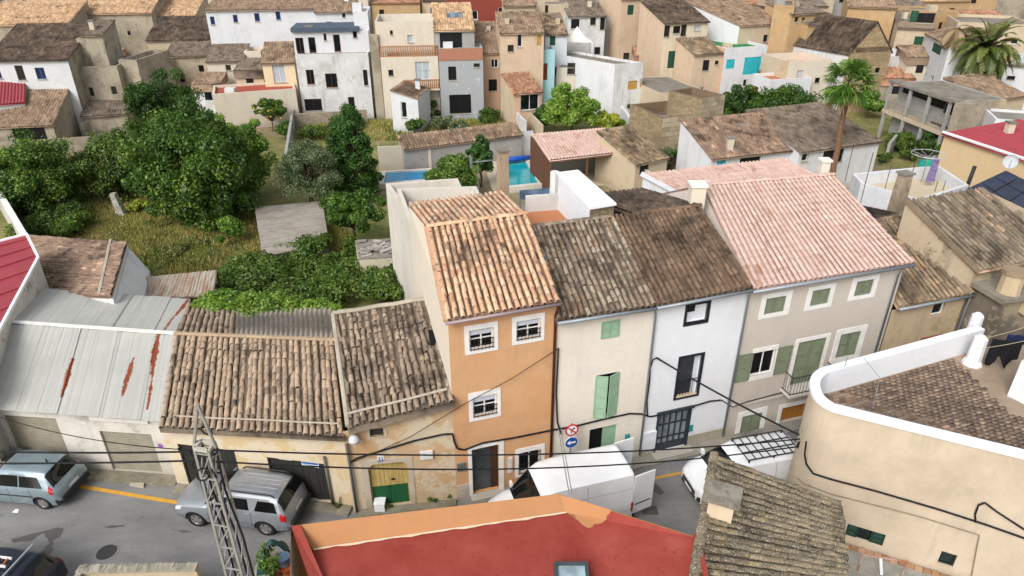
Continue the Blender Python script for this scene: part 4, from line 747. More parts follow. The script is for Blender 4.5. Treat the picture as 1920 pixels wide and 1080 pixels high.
def bwin(fac, par, R, k):
    fr_, pn = WK[k]; R = (max(R[0], .05), min(R[1], fac.L - .05), R[2], R[3])
    if R[1] - R[0] < .15: return
    fac.holes.append(R); u0, u1, z0, z1 = R
    if k in 'gtoy':       # closed shutters or doors
        o = fac.frame(MB(), R, .06, -.1, -.02).build('door' if k in 'oy' else 'shutter', flat(fr_, .6, var=.2), par); n = 2 if u1 - u0 > .7 else 1
        for i in range(n): a, b = u0 + .06 + (u1 - u0 - .12) * i / n, u0 + .06 + (u1 - u0 - .12) * (i + 1) / n; fac.box(MB(), a + .008, b - .008, z0 + .06, z1 - .06, -.1, -.05).build('leaf', flat(fr_, .6, var=.2), o)
    else: window(fac, par, R, flat(fr_, .6, var=.1), flat(pn, .5) if pn else None, 2 if (u1 - u0) > .75 else 1, 1, .07, .12); fac.box(MB(), u0 - .06, u1 + .06, z0 - .09, z0 - .005, -.05, .07).build('sill', C_SILL, par)
def parapet_roof(par, C, ph, pmat, fmat, z, th=.2):
    n = len(C); ce = sum(C) / n; I = []
    for i in range(n):
        t0 = unit(C[i] - C[i - 1]); t1 = unit(C[(i + 1) % n] - C[i]); n0, n1 = V(-t0[1], t0[0], 0), V(-t1[1], t1[0], 0); b = n0 + n1; I.append(C[i] + b * th / max(.3, np.dot(b, b) / 2) / 1.0 * 1.0)
    if np.linalg.norm(I[0] - ce) > np.linalg.norm(C[0] - ce): I = [2 * C[i] - I[i] for i in range(n)]
    at = lambda p, zz: V(p[0], p[1], zz); mb = MB()
    for i in range(n): j = (i + 1) % n; mb.quad(at(C[i], z), at(C[j], z), at(I[j], z), at(I[i], z)); mb.quad(at(I[i], z), at(I[j], z), at(I[j], z - ph), at(I[i], z - ph))
    mb.build('parapet', pmat, par); MB().add([at(p, z - ph) for p in I], [tuple(range(n))]).build('roof_terrace', fmat, par)
def hash_(s): return sum(ord(c) * (i + 7) ** 2 for i, c in enumerate(s))
def house(name, label, L, R, z, dep, wall, roof, wins=(), side=None, swins=(), skew=0., group=TOWN, cat='house', z0=0., free=False):
    A, B = G(*L, z), G(*R, z); sm_ = .12 if L[0] < 1150 else .34; s_ = (B[1] - A[1]) / (B[0] - A[0])
    if z > 4.6 and abs(s_) > sm_ and not free:          # the eaves line is too foreshortened to read its turn from it
        s_ = math.copysign(sm_, s_); rL_, rR_ = A[0] / A[1], B[0] / B[1]; ym = A[1] + B[1]; ya = ym * (1 - s_ * rR_) / ((1 - s_ * rR_) + (1 - s_ * rL_)); A, B = V(rL_ * ya, ya, z), V(rR_ * (ym - ya), ym - ya, z)
    flr = (lambda p: V(p[0], p[1], z0)); f = Fac(A, B); t = thing(name, f.P(f.L / 2, 0), label, cat, group); bk = -f.n * dep + f.u * skew
    for wdef in wins: bwin(f, t, f.R(*wdef[:4]), wdef[4])
    if cat == 'house' and z > 4.3 and f.A[1] > 62:        # further small windows where the wall is still bare
        hr = np.random.default_rng(abs(hash_(name)))
        for r_ in range(int((z - z0 - .6) / 2.7)):
            for c_ in range(int(f.L / 2.3)):
                if hr.random() < .5: continue
                u_ = .7 + c_ * 2.3 + hr.uniform(0, .6); z_ = z - 1.9 - r_ * 2.7 + hr.uniform(-.2, .2); w_, h_ = hr.uniform(.5, .9), hr.uniform(.7, 1.2); R_ = (u_, u_ + w_, z_, z_ + h_)
                if R_[1] > f.L - .3 or z_ < z0 + .4 or any(a - .35 < R_[1] and b + .35 > R_[0] and c - .35 < R_[3] and d + .35 > R_[2] for a, b, c, d in f.holes): continue
                bwin(f, t, R_, 'wbskgc'[int(hr.integers(6))])
    mb = MB(); f.wall(mb, 0, f.L, z0, z); mb.build('wall', wall, t); A, B = f.P(0, z), f.P(f.L, z); C, D = B + bk, A + bk; sm = side or wall
    kind = roof[0]
    if kind == 'flat':
        MB().quad(flr(B), flr(C), C, B).build('wall', sm, t); MB().quad(flr(A), flr(D), D, A).build('wall', sm, t); MB().quad(flr(D), flr(C), C, D).build('wall', sm, t); parapet_roof(t, [A, B, C, D], roof[1], roof[3] if len(roof) > 3 else wall, roof[2], z)
    else:
        rise, tm = roof[1], roof[2]; ov = .25; up = V(0, 0, rise); ptch = .27
        if kind == 'slope':
            C2, D2 = C + up, D + up; MB().quad(flr(B), flr(C), C2, B).build('wall', sm, t); MB().quad(flr(A), flr(D), D2, A).build('wall', sm, t); MB().quad(flr(D), flr(C), C2, D2).build('wall', sm, t); s = unit(C2 - B)
            corr_roof('roof', t, (A - s * ov - f.u * .1, B - s * ov + f.u * .1, C2 + f.u * .1, D2 - f.u * .1), tm, ptch, .45, .09, seed=len(name))
        elif kind == 'gable':
            M1, M2 = (A + D) / 2 + up, (B + C) / 2 + up; s = unit(M1 - A); s2 = unit(M1 - D); e = f.u * .12
            MB().add([flr(B), flr(C), C, M2, B], [(0, 1, 2, 3, 4)]).build('wall', sm, t); MB().add([flr(A), flr(D), D, M1, A], [(0, 1, 2, 3, 4)]).build('wall', sm, t); MB().quad(flr(D), flr(C), C, D).build('wall', sm, t)
            r1 = corr_roof('roof', t, (A - s * ov - e, B - s * ov + e, M2 + e, M1 - e), tm, ptch, .45, .09, seed=len(label)); corr_roof('roof', t, (C - s2 * ov + e, D - s2 * ov - e, M1 - e, M2 + e), tm, ptch, .45, .09, seed=len(label) + 1); MB().tube([M1 - e + V(0, 0, .06), M2 + e + V(0, 0, .06)], .13, 6).build('ridge', tm, r1)
        elif kind == 'side':     # ridge runs away from the viewer, gable in front
            M1, M2 = (A + B) / 2 + up, (C + D) / 2 + up; e = f.n * .12; MB().add([A, B, M1], [(0, 1, 2)]).build('gable', wall, t); MB().quad(flr(B), flr(C), C, B).build('wall', sm, t); MB().quad(flr(A), flr(D), D, A).build('wall', sm, t)
            s = unit(A - M1) * .2; s2 = unit(B - M1) * .2
            corr_roof('roof', t, (D + s - e, A + s + e, M1 + e, M2 - e), tm, ptch, .45, .09, seed=len(label)); corr_roof('roof', t, (B + s2 + e, C + s2 - e, M2 - e, M1 + e), tm, ptch, .45, .09, seed=len(label) + 2)
        elif kind == 'lslope' or kind == 'rslope':   # falls to the left / right
            hi = (lambda p: p + up)
            a, b, c, d = (A, hi(B), hi(C), D) if kind == 'lslope' else (hi(A), B, C, hi(D))
            MB().add([A, B, b, a][:] if True else [], [(0, 1, 2, 3)]).build('gable', wall, t); MB().quad(flr(B), flr(C), c, b).build('wall', sm, t); MB().quad(flr(A), flr(D), d, a).build('wall', sm, t); MB().quad(flr(D), flr(C), c, d).build('wall', sm, t); e = f.n * .15
            q = (d - e, a + e, b + e, c - e) if kind == 'lslope' else (b + e, c - e, d - e, a + e); corr_roof('roof', t, q, tm, ptch, .45, .09, seed=len(label))
    t['_z'] = z; return t, f
H = house
# ---- left
t, f = H('white_house', 'white house with dark brown roof and blue framed window at left edge', (-30, 114), (126, 110), 7.6, 8, P_WHITE, ('slope', 2.3, T_DARK), [(64, 127, 88, 148, 'u'), (26, 123, 50, 150, 's'), (-12, 125, 5, 147, 'u')], P_STAIN)
H('porch_roof_house', 'low house with long brown tile roof over a dark porch', (-30, 238), (98, 233), 2.6, 7.5, P_STAIN, ('slope', 2.9, T_MID), [(20, 238, 90, 262, 'd')], P_STAIN)
t, f = H('dormer', 'white dormer block with red sheet roof on the brown porch roof', (-40, 197), (45, 190), 4.2, 3.5, P_WHITE, ('slope', 1.4, M_red), cat='dormer', group=None, z0=3.2)
H('stained_house', 'stained grey house with two small square windows above a dark lean-to', (130, 128), (218, 121), 6.5, 6, P_STAIN, ('flat', 1.0, concrete('#7d7038', '#5b5230', .6)), [(165, 164, 178, 180, 's'), (207, 162, 221, 177, 's')])
H('stained_annex', 'narrow stained annex with stepped wall right of two square windows', (219, 103), (258, 122), 6.9, 6, P_STAIN, ('flat', .5, C_FLOOR))
H('dark_lean_to', 'small dark tiled lean-to below the stained grey house', (152, 217), (236, 212), 2.2, 3.5, P_STAIN, ('slope', 1.3, T_GREYB), cat='shed')
H('stained_tower', 'mossy concrete tower block behind the stained grey house', (142, 72), (162, 72), 9.0, 3., P_STAIN, ('flat', .3, C_ROOF), side=P_STAIN)
H('concrete_tower', 'dark stained concrete roof tower beside the brown roof', (160, 68), (190, 62), 9.4, 4, P_STAIN, ('slope', .9, T_GREYB))
H('ochre_roof_house', 'house with yellow tan tile roof above a large stained wall', (150, 27), (282, 22), 8.9, 7, P_STAIN, ('slope', 2.2, T_TAN), [(238, 58, 246, 66, 'd')])
H('long_tan_house', 'long house with tan tile roof at the upper left edge', (-40, 48), (126, 43), 8.5, 7, P_STAIN, ('slope', 1.9, T_TAN))
H('pale_back_house', 'pale concrete house in the top left corner', (-40, 22), (110, 15), 9.4, 8, plaster('#c2c6c6', '#8b8f8e', .4), ('flat', .4, C_BLUE))
H('yellow_roof_house', 'house with bright yellow tan roof left of the arched windows', (285, 34), (363, 29), 8.1, 8, P_BEIGE, ('slope', 2.1, T_TAN))
H('dark_roof_house', 'house with dark roof behind the tall garden tree', (274, 76), (389, 72), 6.9, 6, P_BEIGE, ('slope', 1.9, T_DARK)); H('lower_dark_roof_house', 'lower house with dark roof and peeling front wall behind garden tree', (308, 108), (390, 101), 5.7, 5, plaster('#c9b696', '#7e725c', .5, .8, .35, '#8f8470'), ('slope', 1.2, T_GREYB), [(335, 138, 348, 154, 'd')])
H('peeling_house', 'peeling beige block left of the garden tree top', (255, 112), (300, 118), 5.6, 5, plaster('#b9a88d', '#6c6250', .6, .8, .4, '#80755f'), ('flat', .6, C_FLOOR))
H('cream_annex', 'cream house with small square windows above the red terrace', (387, 117), (456, 112), 5.6, 4, P_CREAM2, ('slope', 1.2, T_GREYB), [(422, 122, 434, 132, 's'), (401, 142, 411, 150, 'c')])
H('cream_porch', 'cream wall with green vent beside the tiled bay', (457, 97), (488, 95), 6.4, 3, P_CREAM2, ('flat', .4, C_RED), [(468, 112, 474, 118, 's'), (464, 134, 476, 147, 'v')])
H('cream_terrace_house', 'cream garden house with red painted roof terrace', (398, 177), (554, 166), 3.8, 4.5, P_CREAM2, ('flat', .25, C_RED))
H('tiled_bay', 'small yellow bay with tile roof and white curtains on red terrace', (491, 118), (551, 115), 6.1, 3.2, plaster('#e2cda4', '#b3a07c', .2), ('slope', 1.6, T_MID), [(509, 120, 538, 154, 'c')])
t, f = H('arched_window_house', 'long white house with row of small blue arched windows', (386, 26), (590, 10), 10.4, 7, P_WHITE, ('slope', 1.2, T_MID), [(393, 31, 404, 46, 'u'), (436, 28, 447, 42, 'u'), (476, 25, 488, 40, 'u'), (516, 22, 527, 37, 'u')])
H('stained_low_wall', 'long stained low wall below the arched windows', (390, 58), (548, 47), 7.6, 2, P_STAIN, ('flat', .1, C_ROOF), cat='wall')
# ---- white three storey house
t, f = H('white_block_house', 'three storey white plastered house with brown window frames and stained base', (553, 103), (690, 99), 7.1, 2.2, P_WHITE2, ('flat', .05, C_FLOOR), [(573, 131, 591, 158, 'b'), (609, 138, 634, 164, 'b'), (680, 131, 691, 160, 'k'), (652, 182, 667, 211, 'b'), (570, 186, 605, 207, 'd')])
t, f = H('white_upper_storey', 'set back white upper storey with brown doors under a blue grey roof edge', (548, 62), (690, 56), 9.2, 5, P_WHITE, ('flat', .2, C_BLUE), [(553, 71, 572, 101, 'b'), (577, 70, 594, 99, 'b'), (606, 63, 613, 76, 'b'), (624, 65, 640, 97, 'b'), (661, 59, 670, 71, 'b')], z0=7.05)
MB().prism([f.P(-.1, 0, .3), f.P(f.L - 1., 0, .3), f.P(f.L - 1., 0, -4), f.P(-.1, 0, -4)], 9.21, 9.6).build('roof_slab', flat('#4b5868', .7, var=.3), t)
H('white_back_house', 'white house under brown roof behind the blue grey roof edge', (590, 24), (665, 20), 10.2, 6, P_WHITE, ('slope', 1.5, T_MID), [(641, 24, 648, 32, 'd')]); H('white_pillar_block', 'tall narrow white block beside the stair wall', (662, 24), (689, 20), 11.0, 5, P_WHITE, ('flat', .2, C_FLOOR))
# ---- stepped cream house
H('stepped_cream_house', 'cream stepped house upper block with blank wall and roof terrace', (703, 46), (812, 35), 10.2, 6.5, P_CREAM2, ('flat', .9, C_BLUE), [(731, 57, 737, 65, 'b')])
t, f = H('balcony_house', 'cream balcony house with brown balustrades and tall curtained window', (713, 108), (821, 105), 6.8, 2.6, P_CREAM2, ('flat', .15, C_TERR), [(728, 131, 738, 142, 'd'), (778, 116, 807, 149, 'c')])
def balustrade(par, f, u0, u1, z, h, o, mat, n):
    f.box(MB(), u0, u1, z + h - .1, z + h, o - .1, o + .1).build('handrail', mat, par); f.box(MB(), u0, u1, z, z + .1, o - .1, o + .1).build('base_rail', mat, par); mb = MB()
    for i in range(n): u = u0 + .1 + (u1 - u0 - .2) * i / (n - 1); p = f.P(u, 0, o); mb.tube([p + V(0, 0, z + .1), p + V(0, 0, z + h * .35), p + V(0, 0, z + h * .7), p + V(0, 0, z + h - .1)], [.05, .09, .05, .06], 6)
    mb.build('balusters', mat, par)
M_bal = plaster('#b98558', '#8f6a48', .3); balustrade(t, f, 0, f.L, 6.8, 1.1, -.12, M_bal, 26); z_ = f.uz(790, 163)[1]; u_ = f.uz(757, 163)[0]; f.box(MB(), u_, f.L, z_ - .2, z_, .001, 1.).build('balcony', P_CREAM2, t); balustrade(t, f, u_, f.L, z_, .95, .9, M_bal, 18)
t, f = H('stair_house', 'outdoor concrete stair between the white block and the balcony house', (692, 66), (708, 64), 9., .6, P_STAIN, ('flat', .1, C_FLOOR), cat='stair', group=None)
for i in range(16): k = i / 15; p = G(699, 100 + 78 * k, 6.6 - 5.2 * k); MB().box(p[0] - .55, p[0] + .55, p[1] - .2, p[1] + .25, max(0, p[2] - .5), p[2]).build('step', C_ROOF, t)
H('white_hut', 'small white garden hut with tiled roof and tall window', (733, 182), (783, 184), 3.7, 4.5, P_WHITE, ('lslope' if False else 'rslope', .7, T_MID), [(751, 191, 764, 221, 'w')])
# ---- unfinished grey house with skylight
t, f = H('unfinished_house', 'unfinished grey concrete house with brick band and dark garage opening', (822, 93), (905, 88), 7.7, 3, plaster('#a8acae', '#84878a', .3, .3, .15, '#bcbfc0'), ('flat', .1, C_FLOOR), [(840, 125, 856, 150, 'd'), (842, 178, 884, 212, 'd'), (888, 119, 900, 126, 's')])
zb = f.uz(860, 113)[1]; f.box(MB(), 0, f.L, zb, 7.7, .002, .06).build('brick_band', plaster('#b5795a', '#8d5c44', .4), t)
t, f = H('skylight_house', 'grey loft with tan tile roof, skylight and wide dark glazing', (814, 58), (889, 53), 9.4, 6, P_GREY, ('slope', 2., T_TAN), [(824, 62, 867, 90, 'k')]); p = f.P(f.L * .55, 10.35, -2.9); s = unit(-f.n * 6 + V(0, 0, 2)); x = f.u; MB().hexa([p - x * .8 - s * .5, p + x * .8 - s * .5, p + x * .8 + s * .5, p - x * .8 + s * .5] + [q_ + V(0, 0, .2) for q_ in (p - x * .8 - s * .5, p + x * .8 - s * .5, p + x * .8 + s * .5, p - x * .8 + s * .5)]).build('skylight', glass('#6a7884', .15), t)
t, f = H('garden_stair', 'flight of concrete steps beside the dark garage opening', (890, 150), (914, 148), 3.4, .5, P_GREY, ('flat', .05, C_FLOOR), cat='stair', group=None)
for i in range(10): k = i / 9; p = G(900, 155 + 42 * k, 3.2 - 2.9 * k); MB().box(p[0] - .8, p[0] + .8, p[1] - .3, p[1] + .3, max(0, p[2] - .35), p[2]).build('step', concrete('#a29c92', '#6b665d', .4), t)
H('brick_red_house', 'dark brick red house with white roof edge at the top centre', (836, -6), (948, -6), 11.2, 9, P_RED, ('flat', .3, C_FLOOR, P_WHITE), [(885, 20, 896, 37, 'w'), (934, 14, 944, 30, 'w'), (845, 14, 852, 26, 'w')])
H('tan_gable_house', 'house with weathered tan roof left of the salmon house', (893, 101), (938, 97), 6.8, 7, P_SALM, ('slope', 2.3, T_MID), [(920, 111, 934, 127, 'w'), (916, 149, 932, 170, 'd')])
t, f = H('salmon_house', 'salmon plastered house with small white window and tiled roof', (938, 92), (1001, 94), 7.2, 3.2, P_SALM, ('flat', .5, C_TERR), [(972, 125, 980, 139, 'w')], P_BEIGE)
H('salmon_upper_house', 'peach upper storey with chimney and dark tile roof above salmon wall', (938, 62), (1020, 60), 9.0, 5, P_PEACH, ('slope', 1.5, T_MID), [(970, 64, 979, 88, 'w'), (1007, 66, 1015, 85, 'y')])
H('turquoise_house', 'turquoise walled house with brown door on a small terrace', (1001, 94), (1041, 92), 7.1, 3, P_TURQ, ('flat', .4, C_FLOOR), [(1012, 119, 1026, 150, 'o')]); H('mottled_roof_house', 'house with mottled dark roof and green door behind turquoise wall', (1022, 66), (1064, 62), 8.3, 5, P_WHITE, ('slope', 1.6, T_MOSS), [(1031, 68, 1041, 85, 'g')])
H('glazed_annex', 'salmon annex with tan roof and black glazed garden doors', (963, 175), (1016, 171), 3.9, 4, P_SALM, ('slope', 1.2, T_RUST), [(976, 178, 1010, 205, 'w')], P_BEIGE)
# ---- white house with long side wall
t, f = H('white_wall_house', 'white house with long blank side wall and dark cluttered flat roof', (1153, 121), (1207, 117), 6.0, 16, P_WHITE2, ('flat', .25, C_ROOF), [(1178, 152, 1194, 167, 'y'), (1201, 148, 1209, 163, 'y')], P_WHITE, skew=-7.5)
H('white_terrace_block', 'white terrace block carrying a small cream canopy', (1044, 116), (1112, 140), 4.9, 5, P_CREAM2, ('flat', .8, C_FLOOR), [(1064, 118, 1086, 140, 's')])
H('white_cottage', 'white cottage with grey sheet roof at upper centre', (1066, 32), (1136, 28), 9.1, 6, P_WHITE2, ('slope', 1.3, T_GREYB), [(1071, 36, 1086, 53, 'k'), (1107, 32, 1117, 47, 's'), (1126, 32, 1134, 56, 'k')]); H('grey_block_house', 'bare grey block house with flat roof right of the white cottage', (1137, 32), (1218, 25), 8.8, 7, P_GREY, ('flat', .15, C_ROOF)); H('peach_gable_house', 'peach stained side house behind the tall cream house', (1165, 2), (1232, -8), 11, 6, P_PEACH, ('slope', 1.2, T_MID))
H('ochre_block', 'small ochre block in the top row left of white cottage', (1003, 10), (1066, 6), 10.2, 6, P_BEIGE, ('flat', .3, C_ROOF), [(1022, 10, 1028, 25, 's')]); H('tan_block', 'beige stone house in the top row above the mottled roofs', (945, 14), (1004, 8), 10.4, 7, P_BEIGE, ('slope', 1.3, T_MID), [(974, 20, 983, 28, 's')])
H('tall_cream_house', 'tall cream house with peeling wall and dark green doors', (1246, 45), (1329, 38), 9.2, 6, plaster('#e0cfb0', '#968870', .4, .9, .12, '#b0a48c'), ('slope', 1.8, T_DARK), [(1254, 96, 1269, 127, 'g'), (1285, 93, 1296, 112, 'g'), (1263, 49, 1275, 62, 'd'), (1302, 47, 1313, 57, 'c'), (1246, 48, 1255, 69, 's'), (1278, 46, 1286, 68, 's')], P_PEACH)
H('concrete_roof_block', 'low block with grey flat concrete roof in front of cream house', (1237, 175), (1330, 172), 3.6, 8.5, P_BEIGE, ('flat', .1, C_ROOF), skew=-1.5); H('peach_turret', 'small peach outbuilding with tan tile roof beside green terrace', (1302, 102), (1358, 98), 6.4, 4, P_PEACH, ('slope', 1.1, T_MOSS), [(1341, 114, 1347, 121, 'd')])
H('turquoise_shutter_house', 'white house with turquoise shutters and green carpeted terrace', (1360, 92), (1440, 84), 6.9, 7, P_WHITE, ('flat', .3, C_GREEN), [(1363, 112, 1376, 128, 't'), (1397, 108, 1423, 138, 't')], P_SALM); H('blue_grey_house', 'blue grey washed house wall behind the green terrace', (1318, 18), (1372, 26), 9.6, 5, plaster('#9fa8b4', '#7d858f', .3), ('flat', .3, C_BLUE)); H('white_gable_house', 'white gabled house with wide brown roof behind turquoise shutters', (1387, 48), (1486, 42), 8.7, 9, P_BEIGE, ('slope', 2.6, T_MID), [(1450, 51, 1463, 68, 's')], P_WHITE, skew=-4)
H('white_low_house', 'white low house with roof terrace pots right of turquoise shutters', (1412, 138), (1445, 150), 4.6, 5, P_WHITE, ('flat', .3, C_TERR), [(1413, 160, 1420, 178, 'o')])
# ---- right
H('ochre_tower_house', 'ochre house with stepped grey roofs at upper right', (1516, 46), (1592, 40), 8.9, 6, P_OCH, ('slope', .9, T_GREYB), [(1526, 40, 1532, 48, 's'), (1578, 43, 1584, 48, 'd')], P_OCH); H('ochre_rear_house', 'orange ochre rear house with grey roof behind the stepped roofs', (1484, 28), (1550, 22), 9.9, 5, P_OCH, ('slope', .8, T_GREYB), [(1491, 32, 1496, 41, 's'), (1504, 33, 1508, 42, 's')]); H('yellow_back_house', 'yellow stained house in the top row right of the brown roof', (1452, 8), (1490, 12), 10.8, 6, P_OCH, ('flat', .2, C_ROOF)); H('roof_terrace_house', 'white walled house with pink roof terrace and balcony pots', (1480, 116), (1562, 112), 6.2, 5, P_CREAM2, ('flat', .9, C_TERR), [(1529, 146, 1536, 155, 'd')], P_BEIGE)
t, f = H('brown_barn', 'long barn with broad dark brown roof falling to the right', (1592, 100), (1672, 96), 6.6, 22, stone('#b09a78'), ('rslope' if False else 'side', 3.2, T_DARK), [(1630, 81, 1638, 88, 'o'), (1642, 127, 1648, 136, 'd')], P_WHITE2, skew=-6)
H('white_barn_end', 'peeling white low wall end right of the brown barn', (1662, 112), (1720, 99), 5.6, 3, P_WHITE2, ('flat', .1, C_ROOF), [(1682, 133, 1690, 141, 'd')]); H('stone_ochre_house', 'ochre stone house in the top row beyond the brown barn', (1592, 8), (1680, 20), 10.2, 8, P_OCH, ('slope', 1.2, T_MID)); H('balcony_gallery_house', 'house with shaded gallery and green door behind the palms', (1684, 50), (1750, 56), 8.4, 6, P_BEIGE, ('slope', 1.2, T_GREYB), [(1710, 20, 1718, 42, 'g'), (1722, 24, 1750, 44, 'd'), (1716, 68, 1728, 86, 'g')]); H('ochre_wall_house', 'ochre stained blank wall house left of the large palm', (1752, 26), (1800, 18), 10, 6, P_OCH, ('flat', .2, C_ROOF)); H('white_balcony_house', 'white house with green shutter and small balcony left of palm', (1738, 62), (1782, 84), 8., 3.5, P_WHITE, ('slope', 1.2, T_MID), [(1751, 79, 1762, 104, 'g')], free=True); H('beige_far_house', 'beige far house in the top right corner', (1800, 30), (1935, 60), 9.6, 8, P_BEIGE, ('flat', .3, C_ROOF)); H('white_corner_house', 'white house with pale blue bay at right edge', (1888, 118), (1960, 128), 5.6, 8, P_WHITE, ('slope', 1.4, T_MID), [(1889, 142, 1902, 150, 'd'), (1908, 100, 1925, 118, 'c')])
# ---- ruined grey gallery house
t, f = H('gallery_ruin', 'derelict grey house with open columned gallery and flat lichen roof', (1690, 153), (1802, 190), 5.6, 4.5, P_GREY, ('flat', .05, C_ROOF), [(1695, 160, 1740, 190, 'k'), (1744, 172, 1770, 206, 'd'), (1776, 182, 1798, 222, 'd'), (1680, 206, 1735, 236, 's'), (1745, 226, 1798, 252, 'd')], plaster('#c2ab85', '#6c6356', .6, .9, .3, '#8d8270'), free=True)
f.box(MB(), -.3, f.L + .2, 2.6, 2.95, .003, 1.1).build('gallery_floor', P_BEIGE, t); f.box(MB(), -.3, f.L + .3, 5.55, 5.75, .004, 1.2).build('gallery_roof', C_ROOF, t)
for k in (0., .36, .68, 1.): f.box(MB(), f.L * k - .12, f.L * k + .12, 0, 5.54, .85, 1.08).build('column', P_GREY, t)
mb = MB()
for k in np.linspace(0, f.L, 40): mb.bar(f.P(k, 2.95, 1.02), f.P(k, 3.8, 1.02), .03)
mb.bar(f.P(0, 3.82, 1.02), f.P(f.L, 3.82, 1.02), .05); mb.build('railing', flat('#8a8478', .6), t)
H('ruin_wing', 'stained concrete wing with metal brackets right of derelict gallery', (1806, 196), (1862, 190), 5.7, .8, P_STAIN, ('flat', .1, C_ROOF)); H('tan_roof_shed', 'low shed with faded tan tile roof under the large palm', (1850, 188), (1925, 178), 4.4, 5, P_BEIGE, ('slope', 1.2, T_MID), cat='shed'); H('white_yard_house', 'white yard wall house behind the red sheet roof at right', (1870, 214), (1960, 240), 5.0, 4, P_WHITE, ('flat', .2, C_FLOOR))
# ---- middle ground right
t, f = H('red_sheet_house', 'beige house with red sheet roof and satellite dish at right', (1772, 250), (1960, 312), 5.4, 7, plaster('#d8b988', '#a58c66', .25), ('slope', .5, M_red), free=True); rb_ = f.P(0, 5.45); mb = MB(); mb.bar(f.P(-.1, 5.5, .15), f.P(f.L, 5.5, .15), .16, .16); mb.build('roof_trim', M_wtrim, t)
H('brown_cottage', 'white cottage with brown tile roof behind the pink roofs', (1335, 296), (1492, 279), 3.6, 5, P_WHITE, ('slope', 1.7, T_SHED), [(1345, 302, 1360, 310, 't'), (1388, 297, 1424, 306, 'd')]); H('grey_sheet_house', 'cottage with worn grey brown roof left of the palm trunk', (1500, 284), (1650, 264), 3.7, 7, P_WHITE, ('slope', 1.6, T_GREYB), [(1546, 280, 1578, 302, 'k'), (1505, 288, 1514, 302, 'w')])
H('mossy_roof_shed', 'low shed with mossy brown tile roof beside the pergola', (1192, 307), (1252, 294), 2.9, 5, P_BEIGE, ('slope', 1.4, T_MOSS), [(1200, 312, 1215, 325, 'd')], cat='shed')
H('garden_wall_ridge', 'low garden wall with tiled top before the balcony house', (757, 278), (978, 251), 2.3, 1.6, P_GREY, ('slope', .7, T_MID), cat='wall'); H('long_garden_wall', 'pale rendered garden wall beside the tiled top', (860, 262), (1000, 246), 2.2, .3, P_WHITE, ('flat', .02, P_WHITE), cat='wall')
# ashlar stone house
def ashlar(name, label, L, R, z, dep, door=None):
    A, B = G(*L, z), G(*R, z); f = Fac(A, B); t = thing(name, f.P(f.L / 2, 0), label, 'house', TOWN); core = stone('#a08e70'); bk = -f.n * dep; A, B = f.P(0, z), f.P(f.L, z); C, D = B + bk, A + bk
    MB().quad(flr(A), flr(B), B, A).build('wall', core, t); MB().quad(flr(B), flr(C), C, B).build('wall', core, t); MB().quad(flr(A), flr(D), D, A).build('wall', core, t); MB().quad(flr(D), flr(C), C, D).build('wall', core, t); parapet_roof(t, [A, B, C, D], 1., concrete('#7d6a55', '#554a3e', .5), concrete('#6f5f4e', '#4c443a', .5), z, .3)
    mats_ = [plaster(c, '#7d7059', .4, .5, grain=.6) for c in ('#b8a684', '#a89474', '#c4b290')]; w = t
    nz = int(z / .42); 
    for j in range(nz):
        z0 = z - (j + 1) * .42; off = .35 * (j % 2); u = -off
        if z0 < .8: break
        while u < f.L:
            a, b = max(0, u), min(f.L, u + .78)
            if b - a > .1: f.box(MB(), a + .015, b - .015, z0 + .015, z0 + .405, .002, .02 + .03 * random.random()).build('stone_block', random.choice(mats_), w)
            u += .78
    return t, f
ashlar('stone_house', 'roofless house of large square stone blocks with sunken terrace', (1243, 222), (1314, 214), 4.4, 5.5); ashlar('stone_tower', 'square stone block stair tower beside the roofless stone house', (1316, 186), (1360, 178), 5.9, 4)

# ---- lean-tos and annexes at the foot of the farther houses
_r = np.random.default_rng(8)
for t in [o for o in bpy.data.objects if o.parent is None and o.get('group') == TOWN and o.get('category') == 'house' and 80 < o.location.y < 110]:
    if _r.random() < .4 or t.name.split('.')[0] in ('turquoise_shutter_house', 'tall_cream_house', 'white_balcony_house', 'balcony_house', 'skylight_house', 'stepped_cream_house', 'peach_turret', 'roof_terrace_house', 'white_wall_house', 'white_upper_storey'): continue
    w_, d_, h_ = _r.uniform(2.5, 4.5), _r.uniform(2., 3.5), _r.uniform(3.2, 6.2); b = V(*t.location) + V(_r.uniform(-2, 2), -d_ - _r.uniform(.3, 1.), 0); m = random.choice([P_BEIGE, P_STAIN, P_WHITE2, P_CREAM, P_GREY, P_PEACH])
    an = MB().box(b[0] - w_ / 2, b[0] + w_ / 2, b[1], b[1] + d_, 0, h_).build('annex', m, t); corr_roof('annex_roof', an, (V(b[0] - w_ / 2 - .1, b[1] - .2, h_), V(b[0] + w_ / 2 + .1, b[1] - .2, h_), V(b[0] + w_ / 2 + .1, b[1] + d_, h_ + .8), V(b[0] - w_ / 2 - .1, b[1] + d_, h_ + .8)), random.choice([T_MID, T_GREYB, T_TAN, T_DARK, T_RUST]), .27, .45, .09, thick=.8)
    MB().box(b[0] - .4, b[0] + .4, b[1] - .03, b[1] + .05, h_ - 1.7, h_ - .7).build('annex_window', glass(), an)
